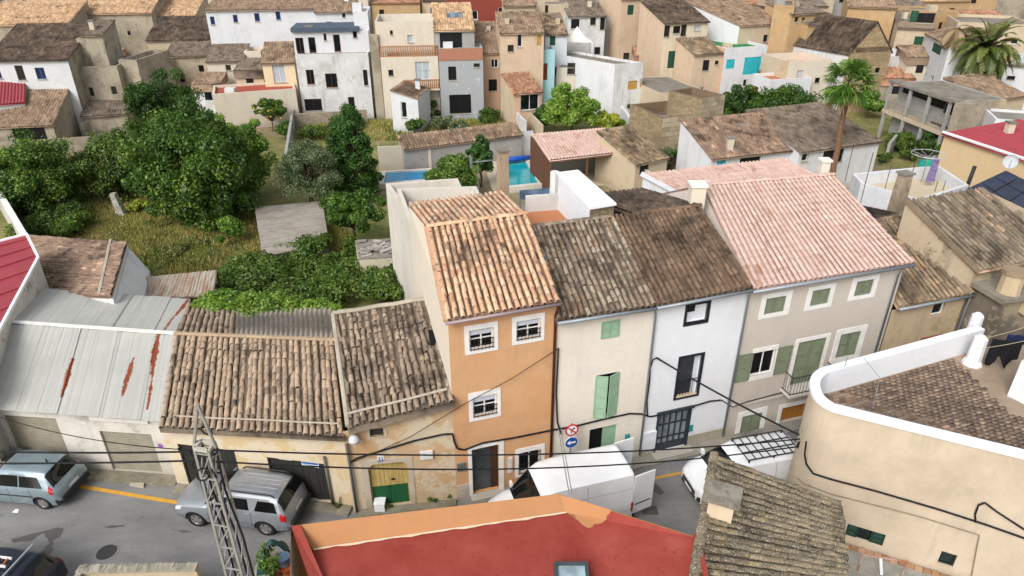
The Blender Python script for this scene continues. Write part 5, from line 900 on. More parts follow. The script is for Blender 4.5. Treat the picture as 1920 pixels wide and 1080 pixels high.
# ---- clutter on the roofs: chimneys, tanks, vents
_r = np.random.default_rng(31)
for t in [o for o in bpy.data.objects if o.parent is None and o.get('group') == TOWN and o.get('category') == 'house']:
    if _r.random() > .62: continue
    rf = [c for c in t.children if c.name.split('.')[0] in ('roof', 'roof_terrace')]
    if not rf: continue
    me = rf[0].data; k = int(_r.integers(len(me.vertices))) if rf[0].name.startswith('roof') and len(me.vertices) > 20 else 0; n = len(me.vertices); vs = np.empty(n * 3, np.float32); me.vertices.foreach_get('co', vs); vs = vs.reshape(-1, 3); c = vs.mean(0) + (vs[k] - vs.mean(0)) * .6 + base_of(rf[0])
    if rf[0].name.startswith('roof_terrace'):
        MB().box(c[0] - .5, c[0] + .5, c[1] - .4, c[1] + .4, c[2] + .002, c[2] + _r.uniform(.5, 1.)).build('water_tank' if _r.random() < .5 else 'roof_box', random.choice([P_WHITE, C_ROOF, P_BEIGE, P_GREY]), t)
    else:
        if _r.random() < .55:
            q = c + V(.9, .2, 0); mb = MB(); mb.bar(q - V(0, 0, .4), q + V(0, 0, 1.9), .04); mb.bar(q + V(-.5, 0, 1.8), q + V(.5, .1, 1.8), .03)
            for k_ in range(6): mb.bar(q + V(-.45 + .18 * k_, -.3, 1.8), q + V(-.45 + .18 * k_, .3, 1.8), .02)
            mb.build('antenna', M_zinc, t)
        h_ = _r.uniform(.5, .9); o = MB().box(c[0] - .24, c[0] + .24, c[1] - .24, c[1] + .24, c[2] - .5, c[2] + h_).build('chimney', random.choice([P_BEIGE, P_WHITE, P_STAIN, P_CREAM]), t); MB().box(c[0] - .32, c[0] + .32, c[1] - .32, c[1] + .32, c[2] + h_ + .002, c[2] + h_ + .1).build('chimney_cap', C_ROOF, o)
# ================================================================ behind the street row
def walls_of(par, C, z, mat, name='wall', z0=0.):
    for i in range(len(C)):
        a, b = C[i], C[(i + 1) % len(C)]; MB().quad(V(a[0], a[1], z0), V(b[0], b[1], z0), V(b[0], b[1], z), V(a[0], a[1], z)).build(name, mat, par)
def openbox(name, label, C, z, ph, mat, fmat, cat='house', th=.2, group=None, z0=0.):
    C = [V(p[0], p[1], z) for p in C]; t = thing(name, V(*(sum(C) / len(C))[:2], 0), label, cat, group); walls_of(t, C, z, mat, z0=z0); parapet_roof(t, C, ph, mat, fmat, z, th); return t
M_wdirty = plaster('#d6d5d0', '#8a857c', .45, 1.1, .1, '#a9a59c')
oL, oR = G(766, 384, 8.85), G(944, 361, 8.9)
openbox('rear_terrace', 'white walled roof terrace behind the orange house roof', [oL + V(.02, .05, 0), oR + V(-.6, .05, 0), G(893, 349, 7.7), G(744, 353, 7.7)], 7.7, 1.1, plaster('#dad2c4', '#8f8678', .34, .9), C_FLOOR, 'terrace')
openbox('lower_terrace', 'lower white terrace with stepped coping behind the orange house', [G(744, 353, 7.68) + V(0, .03, 0), G(893, 349, 7.68) + V(-.5, .03, 0), G(858, 334, 7.0), G(723, 344, 7.0)], 7.0, .8, plaster('#dad2c4', '#8f8678', .34, .9), C_FLOOR, 'terrace')
# tall old chimney, terracotta terrace, cistern shed
def tower(name, label, px, z0, w, d, h, mat, cap=None, cat='chimney', taper=.85, rot=.3):
    c = G(*px, z0); t = thing(name, c, label, cat); x = V(math.cos(rot), math.sin(rot), 0); y = V(-x[1], x[0], 0)
    P = lambda k: [c + x * sx * w / 2 * k + y * sy * d / 2 * k for sx, sy in ((-1, -1), (1, -1), (1, 1), (-1, 1))]
    b, tp = P(1), P(taper); MB().hexa([p + V(0, 0, -.6) for p in b] + [p + V(0, 0, h) for p in tp]).build('stack', mat, t)
    if cap: MB().hexa([p + V(0, 0, h + .002) for p in P(taper * 1.3)] + [p + V(0, 0, h + .1) for p in P(taper * 1.3)]).build('cap', cap, t)
    return t
tower('old_chimney', 'tall weathered stone chimney rising beside the turquoise pool', (943, 367), 7.6, .55, .5, 2.3, plaster('#b79c7d', '#6f5d48', .5, .9, .3, '#8c7a62'), concrete('#8c8172', '#5a5146', .5))
tower('stone_chimney', 'old tapering stone chimney right of the large pink roof', (1681, 388), 6.9, .6, .55, 1.75, plaster('#b9a58a', '#5d5242', .6, .9, .3, '#857862'), concrete('#8d867b', '#5f5a51', .5))
ct = thing('roof_patio', G(1030, 410, 8), 'terracotta floored patio with white parapet on the cream house', 'terrace'); zP = 7.95
C = [G(988, 424, zP), G(1078, 424, zP), G(1066, 392, zP), G(985, 398, zP)]; MB().slab(C, .25).build('floor', C_TERR, ct)
a, b = C[3], C[2]; MB().prism([a, b, b + V(0, .2, 0), a + V(0, .2, 0)], zP - .3, zP + .75).build('parapet', M_wdirty, ct)
cs = thing('cistern_shed', G(1100, 420, 8), 'narrow white roof shed with flat white top and stone end wall', 'shed'); T4 = [G(1044, 323, 9.7), G(1084, 318, 9.7), G(1156, 381, 9.5), G(1107, 389, 9.5)]
MB().slab(T4, .1).build('roof_slab', plaster('#eef0f4', '#c0c0bd', .15, .2), cs); In = [p * .94 + (sum(T4) / 4) * .06 for p in T4]; zt = 9.4
ends = [plaster('#dfe3ea', '#a3a098', .3, .8), stone('#93846c'), plaster('#d9dbe0', '#8f8b83', .4, .8), plaster('#e2e6ec', '#a3a098', .3, .8)]
for i in range(4): p, q_ = In[i], In[(i + 1) % 4]; MB().quad(V(p[0], p[1], 7.2), V(q_[0], q_[1], 7.2), V(q_[0], q_[1], q_[2] - .1), V(p[0], p[1], p[2] - .1)).build('wall', stone('#93846c') if i == 2 else ends[i], cs)
c = G(1048, 345, 8.9); MB().tube([c + V(-.2, 0, -1.), c + V(-.2, 0, .6)], .22, 8).build('flue', plaster('#e2e2df', '#a9a49a', .3), cs)
sp_ = thing('solar_heater', G(1000, 372, 8.2), 'tilted blue grey solar heater panel behind the patio parapet', 'solar panel'); q = [G(976, 372, 8.3), G(1028, 368, 8.3), G(1030, 352, 8.7), G(974, 357, 8.7)]; MB().slab(q, .08).build('panel', glass('#5a6c80', .2), sp_); mb = MB(); [mb.bar(V(p[0], p[1], 7.4), p - V(0, 0, .05), .05) for p in q]; mb.build('legs', M_zinc, sp_)
# television antenna
def antenna(label, px, z, h, name='antenna'):
    c = G(*px, z); t = thing(name, c, label, 'antenna'); MB().tube([c, c + V(0, 0, h)], .025, 6).build('mast', flat('#9a9c9e', .4, .6), t); d = unit(V(1, .35, 0)); e = V(-d[1], d[0], 0); tp = c + V(0, 0, h * .93); mb = MB(); mb.bar(tp - d * .35, tp + d * .75, .025)
    for k in range(9): p = tp + d * (-.1 + k * .1); mb.bar(p - e * (.2 - k * .008), p + e * (.2 - k * .008), .012)
    for k in range(-3, 4): mb.bar(tp - d * .35 + V(0, 0, k * .09) - e * .28, tp - d * .35 + V(0, 0, k * .09) + e * .28, .014)
    mb.bar(tp - d * .35 + V(0, 0, -.3), tp - d * .35 + V(0, 0, .3), .02); mb.build('elements', flat('#b4b6b8', .4, .6), t)
antenna('white mesh television antenna on a mast behind the orange roof', (897, 361), 7.5, 1.75)
# ---------------------------------------------------------------- second pink roof
t2 = thing('rear_pink_house', G(1330, 360, 0), 'lower pale pink tile roof house behind the grey house', 'house'); q = (G(1292, 372, 6.1), G(1560, 345, 6.1), G(1470, 298, 7.1), G(1206, 327, 7.1))
dk = near_roof(t2, q, T_PINK, .25, .42, seed=81, jit=.3); MB().bar(q[0] + V(-.12, 0, .05), q[3] + V(-.12, 0, .05), .25, .2).build('verge', plaster('#dfe2e8', '#a8a6a0', .3), dk)
MB().quad(flr(q[0]), flr(q[3]), q[3] - V(0, 0, .12), q[0] - V(0, 0, .12)).build('wall', P_WHITE, t2); MB().quad(flr(q[0]), flr(q[1]), q[1] - V(0, 0, .12), q[0] - V(0, 0, .12)).build('wall', P_WHITE, t2); MB().quad(flr(q[3]), flr(q[2]), q[2] - V(0, 0, .12), q[3] - V(0, 0, .12)).build('wall', P_WHITE, t2)
# ---------------------------------------------------------------- pool with pergola house
pg = thing('pergola_house', G(1090, 340, 0), 'open garden pavilion with pale pink tile roof beside the pool', 'pavilion'); q = (G(1031, 301, 3.0), G(1170, 285, 3.0), G(1136, 240, 3.7), G(997, 252, 3.7)); corr_roof('roof', pg, q, T_PINK, .27, .45, .09)
wl = [q[3] + V(.1, -.1, -.1), q[2] + V(-.1, -.1, -.1)]; MB().quad(flr(wl[0]), flr(wl[1]), wl[1], wl[0]).build('back_wall', plaster('#cfcfcc', '#9c9a94', .3), pg); MB().quad(flr(q[1] + V(-.1, .2, 0)), flr(wl[1]), wl[1], q[1] + V(-.1, .2, -.1)).build('side_wall', P_CREAM2, pg)
p = q[1] + V(-.5, .25, 0); MB().box(p[0] - .5, p[0] + .4, p[1], p[1] + .4, 0, 2.9).build('pillar', plaster('#ddc9a0', '#a8946e', .3), pg); mb = MB(); [mb.bar(flr(x), x - V(0, 0, .1), .14) for x in (q[0] + V(.1, .15, 0), (q[0] + q[1]) / 2 + V(0, .15, 0))]; mb.build('post', wood('#6d4a32'), pg); MB().bar(q[0] + V(0, .15, -.12), q[1] + V(0, .15, -.12), .14, .2).build('beam', wood('#8a6244'), pg)
mb = MB(); a, b = q[0] + V(-.05, .1, 0), q[3] + V(-.05, 0, 0); [mb.bar(flr(a + (b - a) * k), (a + (b - a) * k) - V(0, 0, .15), .12) for k in np.linspace(0, 1, 26)]; mb.build('slats', wood('#6a4c3c'), pg)
fl = thing('patio_paving', G(1060, 345, 0), 'pale stone patio around the turquoise pool', 'paving')
# pool: basin, rim and water
def pool(label, C, mat_w, rim=.35):
    C = [V(p[0], p[1], 0) for p in C]; t = thing('swimming_pool', sum(C) / 4, label, 'pool'); ce = sum(C) / 4; O = [p + unit(p - ce) * rim * 1.4 for p in C]; mb = MB(); R_ = lambda p, z: V(p[0], p[1], z)
    for i in range(4): j = (i + 1) % 4; mb.quad(R_(C[i], .5), R_(C[j], .5), R_(O[j], .5), R_(O[i], .5)); mb.quad(R_(O[i], .5), R_(O[j], .5), R_(O[j], 0), R_(O[i], 0)); mb.quad(R_(C[i], .5), R_(C[j], .5), R_(C[j], .1), R_(C[i], .1))
    mb.build('rim', plaster('#dcd6ca', '#a9a294', .2), t); MB().add([R_(p, .36) for p in C], [(0, 1, 2, 3)]).build('water', mat_w, t); return t
def m_water(c1, c2):
    nb = NB('pool_water'); n1 = nb.noise(.8, 3); n2 = nb.noise(4, 3); nb.color(nb.mix(nb.rng(n1, .35, .65), srgb(c1), srgb(c2))); nb.b.inputs['Roughness'].default_value = .06; nb.b.inputs['Specular IOR Level'].default_value = .5; nb.bump(n2, .12, .02); return nb.m
pool('small turquoise swimming pool beside the stone chimney', [G(946, 352, .36), G(1010, 345, .36), G(985, 303, .36), G(946, 305, .36)], m_water('#128f9c', '#1da4ac'))
pool('long blue swimming pool strip behind the white terraces', [G(720, 345, .36), G(806, 338, .36), G(803, 320, .36), G(724, 325, .36)], m_water('#1f7fae', '#2b8fba'))
o = MB(); a, b = G(948, 300, .75), G(993, 295, .75); o.tube([a, b], .22, 10); tag(o.build('pool_cover_roll', flat('#1c4fae', .5), None, True), 'rolled blue pool cover at the far end of turquoise pool', 'pool cover')
fl_ = [G(925, 362, .1), G(1030, 350, .1), G(1200, 345, .1), G(1170, 270, .1), G(900, 285, .1)]; bpy.data.objects.remove(fl); sheet('patio', fl_, .05, concrete('#c9bda4', '#9a8e78', .4)); sheet('patio', [G(712, 345), G(815, 340), G(812, 270), G(712, 280)], .05, concrete('#c4b79c', '#94886f', .4))
def wallrun(name, label, pts, h, th, mat, cap=None, cat='wall'):
    t = thing(name, flr(pts[0]), label, cat)
    for a, b in zip(pts[:-1], pts[1:]):
        a, b = flr(a), flr(b); d = unit(b - a); x = V(-d[1], d[0], 0) * th / 2; MB().prism([a - x, b - x, b + x, a + x], 0, h).build('wall_face', mat, t)
        if cap: x = x * 1.35; MB().prism([a - x, b - x, b + x, a + x], h + .002, h + .08).build('coping', cap, t)
    return t
wallrun('pool_wall', 'pale speckled garden wall behind the blue pool', [G(712, 323), G(810, 319)], 2.3, .25, plaster('#cfc4ae', '#a29780', .3, .4, .1)); wallrun('white_pool_wall', 'slanting white wall beside the turquoise pool', [G(1000, 302), G(1040, 356)], 1.6, .22, P_WHITE); wallrun('patio_wall', 'cream patio wall right of the pavilion', [G(1166, 340), G(1214, 372)], 2.2, .2, P_CREAM2)
ch2 = thing('sun_lounger', G(759, 320), 'folded blue sun lounger by the blue pool', 'lounger'); c = G(759, 322); MB().box(c[0] - .35, c[0] + .35, c[1], c[1] + .5, .35, .45).build('seat', flat('#3f7fb8', .6), ch2); MB().hexa([c + V(-.35, .45, .4), c + V(.35, .45, .4), c + V(.35, .55, .4), c + V(-.35, .55, .4), c + V(-.35, .75, 1.2), c + V(.35, .75, 1.2), c + V(.35, .85, 1.2), c + V(-.35, .85, 1.2)]).build('backrest', flat('#3f7fb8', .6), ch2)
for sx in (-.3, .3):
    for sy in (.05, .45): MB().box(c[0] + sx - .03, c[0] + sx + .03, c[1] + sy - .03, c[1] + sy + .03, .05, .35).build('leg', flat('#e0e0e0', .5), ch2)
# ---------------------------------------------------------------- garden sheds, pillar, walls
cs2 = thing('slab_roof_shed', G(545, 478, 0), 'garden shed with bleached board roof among the trees', 'shed'); q = [G(492, 480, 1.15), G(617, 455, 1.15), G(604, 376, 1.5), G(477, 388, 1.5)]; MBd = concrete('#a29a90', '#6d665c', .5, 1.1)
for i in range(7): a, b = i / 7, (i + 1) / 7 - .006; MB().slab([bil(q, 0, a) + V(0, 0, .01 * (i % 2)), bil(q, 1, a) + V(0, 0, .01 * (i % 2)), bil(q, 1, b), bil(q, 0, b)], .08).build('roof_board', MBd, cs2)
walls_of(cs2, [p * .97 + sum(q) / 4 * .03 for p in q], 1.06, stone('#9d8f78'))
rs = thing('ruined_shed', G(705, 530, 0), 'small collapsing shed with broken sheets beside the cream side wall', 'shed'); C = [G(680, 540, 0), G(742, 536, 0), G(736, 500, 0), G(672, 504, 0)]; walls_of(rs, C, 1.9, plaster('#cfc2a6', '#958a74', .4, .6, .2))
MB().slab([V(p[0], p[1], 2.0) for p in C], .09).build('roof', concrete('#8f887c', '#5b554b', .6, 2.), rs)
for i in range(46):
    a = random.gauss(.5, .35); c = bil(C, random.uniform(.08, .95), random.uniform(.1, .95)) + V(0, 0, 2.03 + .004 * i); d = V(math.cos(a), math.sin(a), random.uniform(-.12, .16)) * random.uniform(.14, .34); e = unit(np.cross(d, (0, 0, 1))) * random.uniform(.06, .16); MB().slab([c - d - e, c + d - e, c + d + e, c - d + e], .05).build('broken_sheet', concrete(random.choice(['#b5b0a8', '#8f8a82', '#a59d92']), '#6a655c', .4), rs)
pl = thing('stone_pillar', G(230, 405, 0), 'leaning pale stone pillar standing in the overgrown garden', 'pillar'); c = G(231, 404); MB().hexa([c + V(*p) for p in ((-.35, -.3, 0), (.3, -.3, 0), (.3, .3, 0), (-.35, .3, 0), (-.38, -.25, .8), (.12, -.25, .8), (.12, .25, .8), (-.38, .25, .8))]).build('base_block', stone('#b5b0a2'), pl); MB().hexa([c + V(*p) for p in ((-.42, -.22, .81), (.05, -.22, .81), (.05, .22, .81), (-.42, .22, .81), (-.5, -.2, 1.75), (-.1, -.2, 1.8), (-.1, .2, 1.8), (-.5, .2, 1.75))]).build('top_block', stone('#b8b4a8'), pl)
wallrun('garden_divider', 'long grey garden wall running back toward the white block house', [G(540, 330), G(556, 212)], 1.7, .25, P_GREY); wallrun('rubble_wall', 'crumbling rubble wall below the white block house', [G(556, 240), G(690, 232)], 1.5, .4, stone('#a79b86')); wallrun('graffiti_wall', 'pale sloping garden wall right of the unfinished house', [G(902, 170), G(985, 262)], 1.9, .25, P_WHITE2)
wallrun('lane_wall', 'narrow beige lane wall leading back to the salmon house', [G(945, 190), G(1016, 268)], 1.8, .25, P_BEIGE); wallrun('yard_wall', 'stained yard wall below the stained grey house', [G(160, 262), G(238, 230), G(262, 232)], 1.6, .25, P_STAIN); wallrun('white_path_wall', 'white stepped garden wall beside the white wall house', [G(1150, 205), G(1190, 262)], 1.5, .3, P_WHITE); wallrun('palm_yard_wall', 'grey yard wall right of the fan palm trunk', [G(1660, 300), G(1700, 250)], 1.6, .25, P_GREY); wallrun('cottage_wall', 'low rubble wall left of the brown cottage', [G(1180, 290), G(1330, 318)], 1.5, .3, stone('#a5957c'))
wallrun('graveyard_wall', 'long low stained wall at the back of the overgrown garden', [G(-40, 300), G(175, 285), G(290, 262), G(410, 240)], 1.5, .3, P_STAIN)
# ---------------------------------------------------------------- right hand neighbours of the grey house
uS, uE = 19.3, 23.6; hs_ = thing('stained_beige_house', FR.P(21.4, 0), 'low stained beige house with moss brown roof beside the grey house', 'house', ROWG); FR.holes.clear()
Rw = FR.R(1752, 566, 1766, 588); wd = window(FR, hs_, Rw, W, None, 1); surround(FR, wd, (Rw[0] - .05, Rw[1] + .12, Rw[2] - .12, Rw[3] + .06), Rw, plaster('#cbb196', '#94836a', .3)); zS = FR.uz(1692, 574)[1]
mb = MB(); FR.wall(mb, uS, uE, 0, zS - .1); mb.build('wall', plaster('#c9b08a', '#857660', .45, .7, .3, '#a3906f'), hs_); R_ = FR.R(1727, 634, 1757, 655); FR.box(MB(), R_[0], R_[1], .1, R_[3], .002, .06).build('door', wood('#8a4a30'), hs_)
q = (onF(FR, 1684, 577, .25), onF(FR, 1827, 550, .25), G(1694, 404, 7.2), G(1590, 428, 7.2)); dk = near_roof(hs_, q, T_MOSS, .24, .4, seed=91, jit=1.3); gutter(hs_, q[0] + V(.05, -.05, -.07), q[1] + V(0, -.05, -.07)); pipe(hs_, [q[1] + V(-.1, 0, -.1), FR.P(uE - .1, 4.6, .1), FR.P(uE - .1, .2, .1)]); ridge(dk, q[3] + V(0, 0, .05), q[2] + V(0, 0, .05), T_MOSS, .3)
bq = (q[2] - FR.n * 3.5 + V(0, 0, -.7), q[3] - FR.n * 3.5 + V(0, 0, -.7), q[3], q[2]); corr_roof('roof', hs_, bq, T_DARK, .24, .4, .1)
hn = thing('tall_mossy_house', FR.P(26, 0), 'taller house with long streaked mossy tile roof right of the grey house', 'house', ROWG); eL, eR, rR, rL = onF(FR, 1836, 509, .2), onF(FR, 1990, 478, .2), G(1930, 342, 8.6), G(1700, 377, 8.6)
rR = G(1846, 353, 8.6); dk = near_roof(hn, (eL, eR, rR, rL), tilemat(((0, '#66594a'), (.35, '#7f6f5a'), (.7, '#93816a'), (.9, '#6f6050'), (1, '#d0a57c')), '#3d352c', .42, '#9c8a62', .25), .25, .42, seed=92, jit=1.4); zN = eL[2] - .1
u0 = float(np.dot(eL - FR.A, FR.u)); mb = MB(); R_ = FR.R(1862, 512, 1880, 540); FR.holes.append(R_); FR.wall(mb, u0, u0 + 8, 0, zN, zN + .05); FR.box(mb, R_[0], R_[1], R_[2], R_[3], -.2, -.15); M_hn = plaster('#bda888', '#5d5648', .65, .9, .35, '#7b705e'); mb.build('wall', M_hn, hn); side_wall(hn, [FR.P(u0, 0), FR.P(u0, zN), rL + V(0, 0, -.06), flr(rL)], M_hn)
side_wall(hn, [FR.P(u0 + 8, 0), FR.P(u0 + 8, zN), rR + V(0, 0, -.06), flr(rR)], M_hn); side_wall(hn, [flr(rL), rL + V(0, 0, -.06), rR + V(0, 0, -.06), flr(rR)], M_hn, 'back_wall')
mb = MB(); mb.bar(rL + V(-.02, 0, .05), eL + V(-.02, 0, .02), .22, .16); mb.build('verge', concrete('#8c7b64', '#5b4f40', .6), dk)
# buildings closing the side street beyond the curved house
hk = thing('stone_corner_house', G(1900, 590, 0), 'dark stained house with stub chimney behind the curved terrace', 'house'); a, b = G(1838, 660, 3.0), G(1990, 640, 3.0); f = Fac(a, b); mb = MB(); f.wall(mb, 0, f.L, 0, 5.6); mb.build('wall', plaster('#7d7161', '#4b443a', .6, .8, .3, '#9a8b74'), hk); side_wall(hk, [f.P(0, 0), f.P(0, 5.6), f.P(0, 5.6, -4), f.P(0, 0, -4)], plaster('#857866', '#4b443a', .6, .8, .3)); f.box(MB(), -.2, f.L, 5.6, 5.8, -4, .25).build('roof', concrete('#8c8578', '#5a544a', .6, 1.5), hk); f.box(MB(), 1.2, 3.6, 4.9, 5.55, .002, .3).build('eaves_beam', plaster('#d2bb8c', '#a08c68', .3), hk)
c = f.P(.6, 5.8, -.3); MB().tube([c, c + V(0, 0, .9)], [.45, .42], 10).build('chimney', plaster('#cbb48c', '#7d6c54', .4), hk); MB().tube([c + V(0, 0, .9), c + V(0, 0, 1.05)], [.5, .5], 10).build('chimney_cap', plaster('#a08a6c', '#6b5b48', .4), hk)
# flat terrace with white parapets, solar array, dish
tq = [G(1612, 352, 5.6), G(1722, 385, 5.6), G(1814, 356, 5.6), G(1757, 318, 5.6), G(1596, 334, 5.6)]; ot = openbox('white_roof_terrace', 'beige tiled roof terrace with white parapets and washing pole', [tq[0], tq[1], tq[2], tq[3], tq[4]], 5.9, .75, P_WHITE, concrete('#c4b69c', '#9c8f78', .3), 'terrace')
for i, (px, hh) in enumerate((((1727, 341), 2.0),)):
    c = G(*px, 5.2); st = thing('rotary_dryer', c, 'round wire clothes dryer on a pole with mauve cloth', 'clothes dryer'); MB().tube([c, c + V(0, 0, 1.7)], .03, 6).build('pole', M_zinc, st); mb = MB(); ring_ = [c + V(1.0 * math.cos(a), 1.0 * math.sin(a), 1.7 + .1) for a in np.linspace(0, 2 * math.pi, 25)]; mb.tube(ring_, .02, 5); [mb.bar(c + V(0, 0, 1.6), ring_[k], .015) for k in range(0, 24, 3)]; mb.build('ring', flat('#c5c9cc', .4, .4), st)
    mb = MB(); cc = c + V(.1, -.75, 1.75)
    for k in range(8):
        a0, a1 = k / 8, (k + 1) / 8; w0, w1 = .16 + .1 * a0, .16 + .1 * a1; mb.hexa([cc + V(-w0, .04 * math.sin(k * 2), -a0 * 1.5), cc + V(w0, -.04 * math.sin(k * 2), -a0 * 1.5), cc + V(w0, .06, -a0 * 1.5), cc + V(-w0, .1, -a0 * 1.5), cc + V(-w1, .04 * math.sin(k * 2 + 2), -a1 * 1.5), cc + V(w1, -.04 * math.sin(k * 2 + 2), -a1 * 1.5), cc + V(w1, .06, -a1 * 1.5), cc + V(-w1, .1, -a1 * 1.5)])
    tag(mb.build('washing', flat('#7d6f98', .9), None), 'mauve towel hanging from the round clothes dryer', 'washing')
c = G(1745, 331, 5.2); tag(MB().box(c[0] - 1., c[0] + .2, c[1] - .1, c[1] + .1, 5.16, 6.3).build('green_screen', flat('#2f9a86', .5, var=.4)), 'green panel leaning inside the white terrace parapet', 'panel')
for px, z, h in (((1590, 316), 6.3, 1.5), ((1616, 370), 6., 2.6), ((1657, 362), 5.3, 1.8), ((1697, 372), 5.3, 2.3), ((1753, 358), 5.2, .6), ((1768, 356), 5.2, .6)): c = G(*px, z); tag(MB().tube([c - V(0, 0, .8), c + V(0, 0, h)], .022, 5).build('mast', flat('#57585a', .5, .5)), None, 'pole', 'thin poles standing around the white roof terrace')
for o_, l_ in zip([o for o in bpy.data.objects if o.name.startswith('mast') and o.parent is None], ('thin pole at far left of the white roof terrace', 'tall bent pole between pink roof and white terrace', 'thin pole left of the stone chimney on the terrace', 'thin pole just right of the stone chimney', 'left of two short rods on the terrace floor', 'right of two short rods on the terrace floor')): o_['label'] = l_
c = G(1812, 349, 5.6); tag(MB().tube([c - V(0, 0, 1.), c + V(.12, 0, 1.25)], .11, 8).build('black_pipe', flat('#24262a', .5), None, True), 'thick black vent pipe at the corner of the white terrace', 'pipe')
sa = thing('solar_array', G(1880, 400, 0), 'large dark blue solar panel array on the roof at right', 'solar panel'); q = [G(1815, 352, 6.6), G(1965, 474, 6.6), G(2035, 392, 7.3), G(1886, 319, 7.3)]; MB().slab([p - V(0, 0, .1) for p in q], .12).build('frame', flat('#b8bcc2', .4, .5), sa); n = 5
for i in range(n):
    for j in range(3): a0, a1, b0, b1 = i / n + .006, (i + 1) / n - .006, j / 3 + .008, (j + 1) / 3 - .008; MB().slab([bil(q, a0, b0), bil(q, a1, b0), bil(q, a1, b1), bil(q, a0, b1)], .06).build('panel', glass('#141c33', .15), sa)
mb = MB(); [mb.bar(flr(p), p - V(0, 0, .2), .2) for p in q]; mb.build('supports', M_zinc, sa)
sh2 = openbox('solar_house', 'white house carrying the dark solar panel array', [q[0] * .95 + q[2] * .05, q[1], q[2], q[3]], 5.8, .2, P_WHITE, C_FLOOR)
c = G(1893, 304, 5.9); ds = thing('satellite_dish', c, 'white satellite dish on the beige wall under the red sheet roof', 'satellite dish'); mb = MB(); ax = unit(CP - c + V(8, 0, 6)); e1_ = unit(np.cross(ax, (0, 0, 1))); e2_ = np.cross(e1_, ax); rings = [(0, -.12), (.25, -.09), (.42, -.03), (.44, .02)]; vs = [c + ax * (.3 + h_) + (e1_ * math.cos(k * math.pi / 10) + e2_ * math.sin(k * math.pi / 10)) * r for r, h_ in rings for k in range(20)]; fs = [(i * 20 + k, i * 20 + (k + 1) % 20, (i + 1) * 20 + (k + 1) % 20, (i + 1) * 20 + k) for i in range(3) for k in range(20)]; mb.add(vs, fs).build('reflector', flat('#b4b8ba', .6), ds, True); mb = MB(); mb.bar(c, c + ax * .2, .05); mb.bar(c + ax * .2 - e2_ * .4, c + ax * .75, .03); mb.build('arm', M_zinc, ds)
# cream canopy tent on the white terrace block
c = G(1080, 118, 4.2); cn = thing('canopy_tent', c, 'small pointed cream canopy tent on the white terrace block', 'canopy'); ap = c + V(0, 0, 4.2); cor = [c + V(sx * 1.7, sy * 1.5, 2.6) for sx, sy in ((-1, -1), (1, -1), (1, 1), (-1, 1))]; mb = MB()
for i in range(4):
    a, b = cor[i], cor[(i + 1) % 4]; m1, m2 = a * .55 + ap * .45 - V(0, 0, .35), b * .55 + ap * .45 - V(0, 0, .35); mb.quad(a, b, m2, m1); mb.add([m1, m2, ap], [(0, 1, 2)])
mb.build('cover', flat('#ece7da', .8), cn)
for p in cor: MB().bar(p - V(0, 0, 2.6), p, .08).build('post', M_wtrim, cn)
# ================================================================ plants
@memo
def leafmat(cols, trans=.36):
    nb = NB('leaf'); r = nb.rnd(); c = nb.ramp(r, cols); n = nb.noise(.7, 4); c = nb.mix(nb.rng(n, .35, .65, .0, .25), c, (.05, .075, .015)); c = nb.mix(1., c, (1.12, 1.04, 1.0), 'MULTIPLY'); d = nb.n('ShaderNodeBsdfDiffuse'); t = nb.n('ShaderNodeBsdfTranslucent'); m = nb.n('ShaderNodeMixShader'); m.inputs[0].default_value = trans
    nb.l(c, d.inputs[0]); nb.l(c, t.inputs[0]); nb.l(d.outputs[0], m.inputs[1]); nb.l(t.outputs[0], m.inputs[2]); g = nb.n('ShaderNodeBsdfGlossy'); g.inputs['Roughness'].default_value = .45; g.inputs[0].default_value = (.9, 1, .9, 1); m2 = nb.n('ShaderNodeMixShader'); m2.inputs[0].default_value = .03; nb.l(m.outputs[0], m2.inputs[1]); nb.l(g.outputs[0], m2.inputs[2]); nb.l(m2.outputs[0], nb.out.inputs[0]); return nb.m
GR_DARK = leafmat(((0, '#1f3a14'), (.4, '#33561c'), (.8, '#4a6f26'), (1, '#6a8a38'))); GR_MID = leafmat(((0, '#2c4a18'), (.4, '#456b22'), (.8, '#64882e'), (1, '#88a345'))); GR_LIGHT = leafmat(((0, '#3d6420'), (.4, '#5d8a2c'), (.8, '#7fa53c'), (1, '#a5bd58'))); GR_OLIVE = leafmat(((0, '#3a4d30'), (.4, '#566a48'), (.8, '#738660'), (1, '#97a67f'))); GR_CYP = leafmat(((0, '#1b3614'), (.5, '#2f5a1c'), (.85, '#46742a'), (1, '#65923c'))); GR_YEL = leafmat(((0, '#6f8a25'), (.4, '#93a834'), (.8, '#c3c545'), (1, '#d9cf58'))); GR_BRAM = leafmat(((0, '#2a4519'), (.4, '#41621f'), (.75, '#5c7c2b'), (1, '#82964a')))
BARK = wood('#6a5846', (6, 6, 1.2))
def leafmesh(name, pts, nrm, size, mat, par, seed=1, asp=.55, jit=.8):
    r = np.random.default_rng(seed); n = len(pts); nn = nrm + r.normal(0, jit, (n, 3)); nn /= np.linalg.norm(nn, axis=1)[:, None] + 1e-9
    a = np.cross(nn, r.normal(0, 1, (n, 3))); a /= np.linalg.norm(a, axis=1)[:, None] + 1e-9; b = np.cross(nn, a); s = size * r.uniform(.6, 1.35, n)[:, None]
    vs = np.stack([pts - a * s, pts + b * s * asp + nn * s * .12, pts + a * s, pts - b * s * asp + nn * s * .12], 1).reshape(-1, 3); f = np.arange(n * 4).reshape(n, 4); rv = r.random(n)
    if LAST_TONE is not None and len(LAST_TONE) == n: rv = np.clip(.62 * LAST_TONE + .45 * rv - .03, 0, .999)
    return npmesh(name, vs, f, mat, par, rv)
LAST_TONE = None
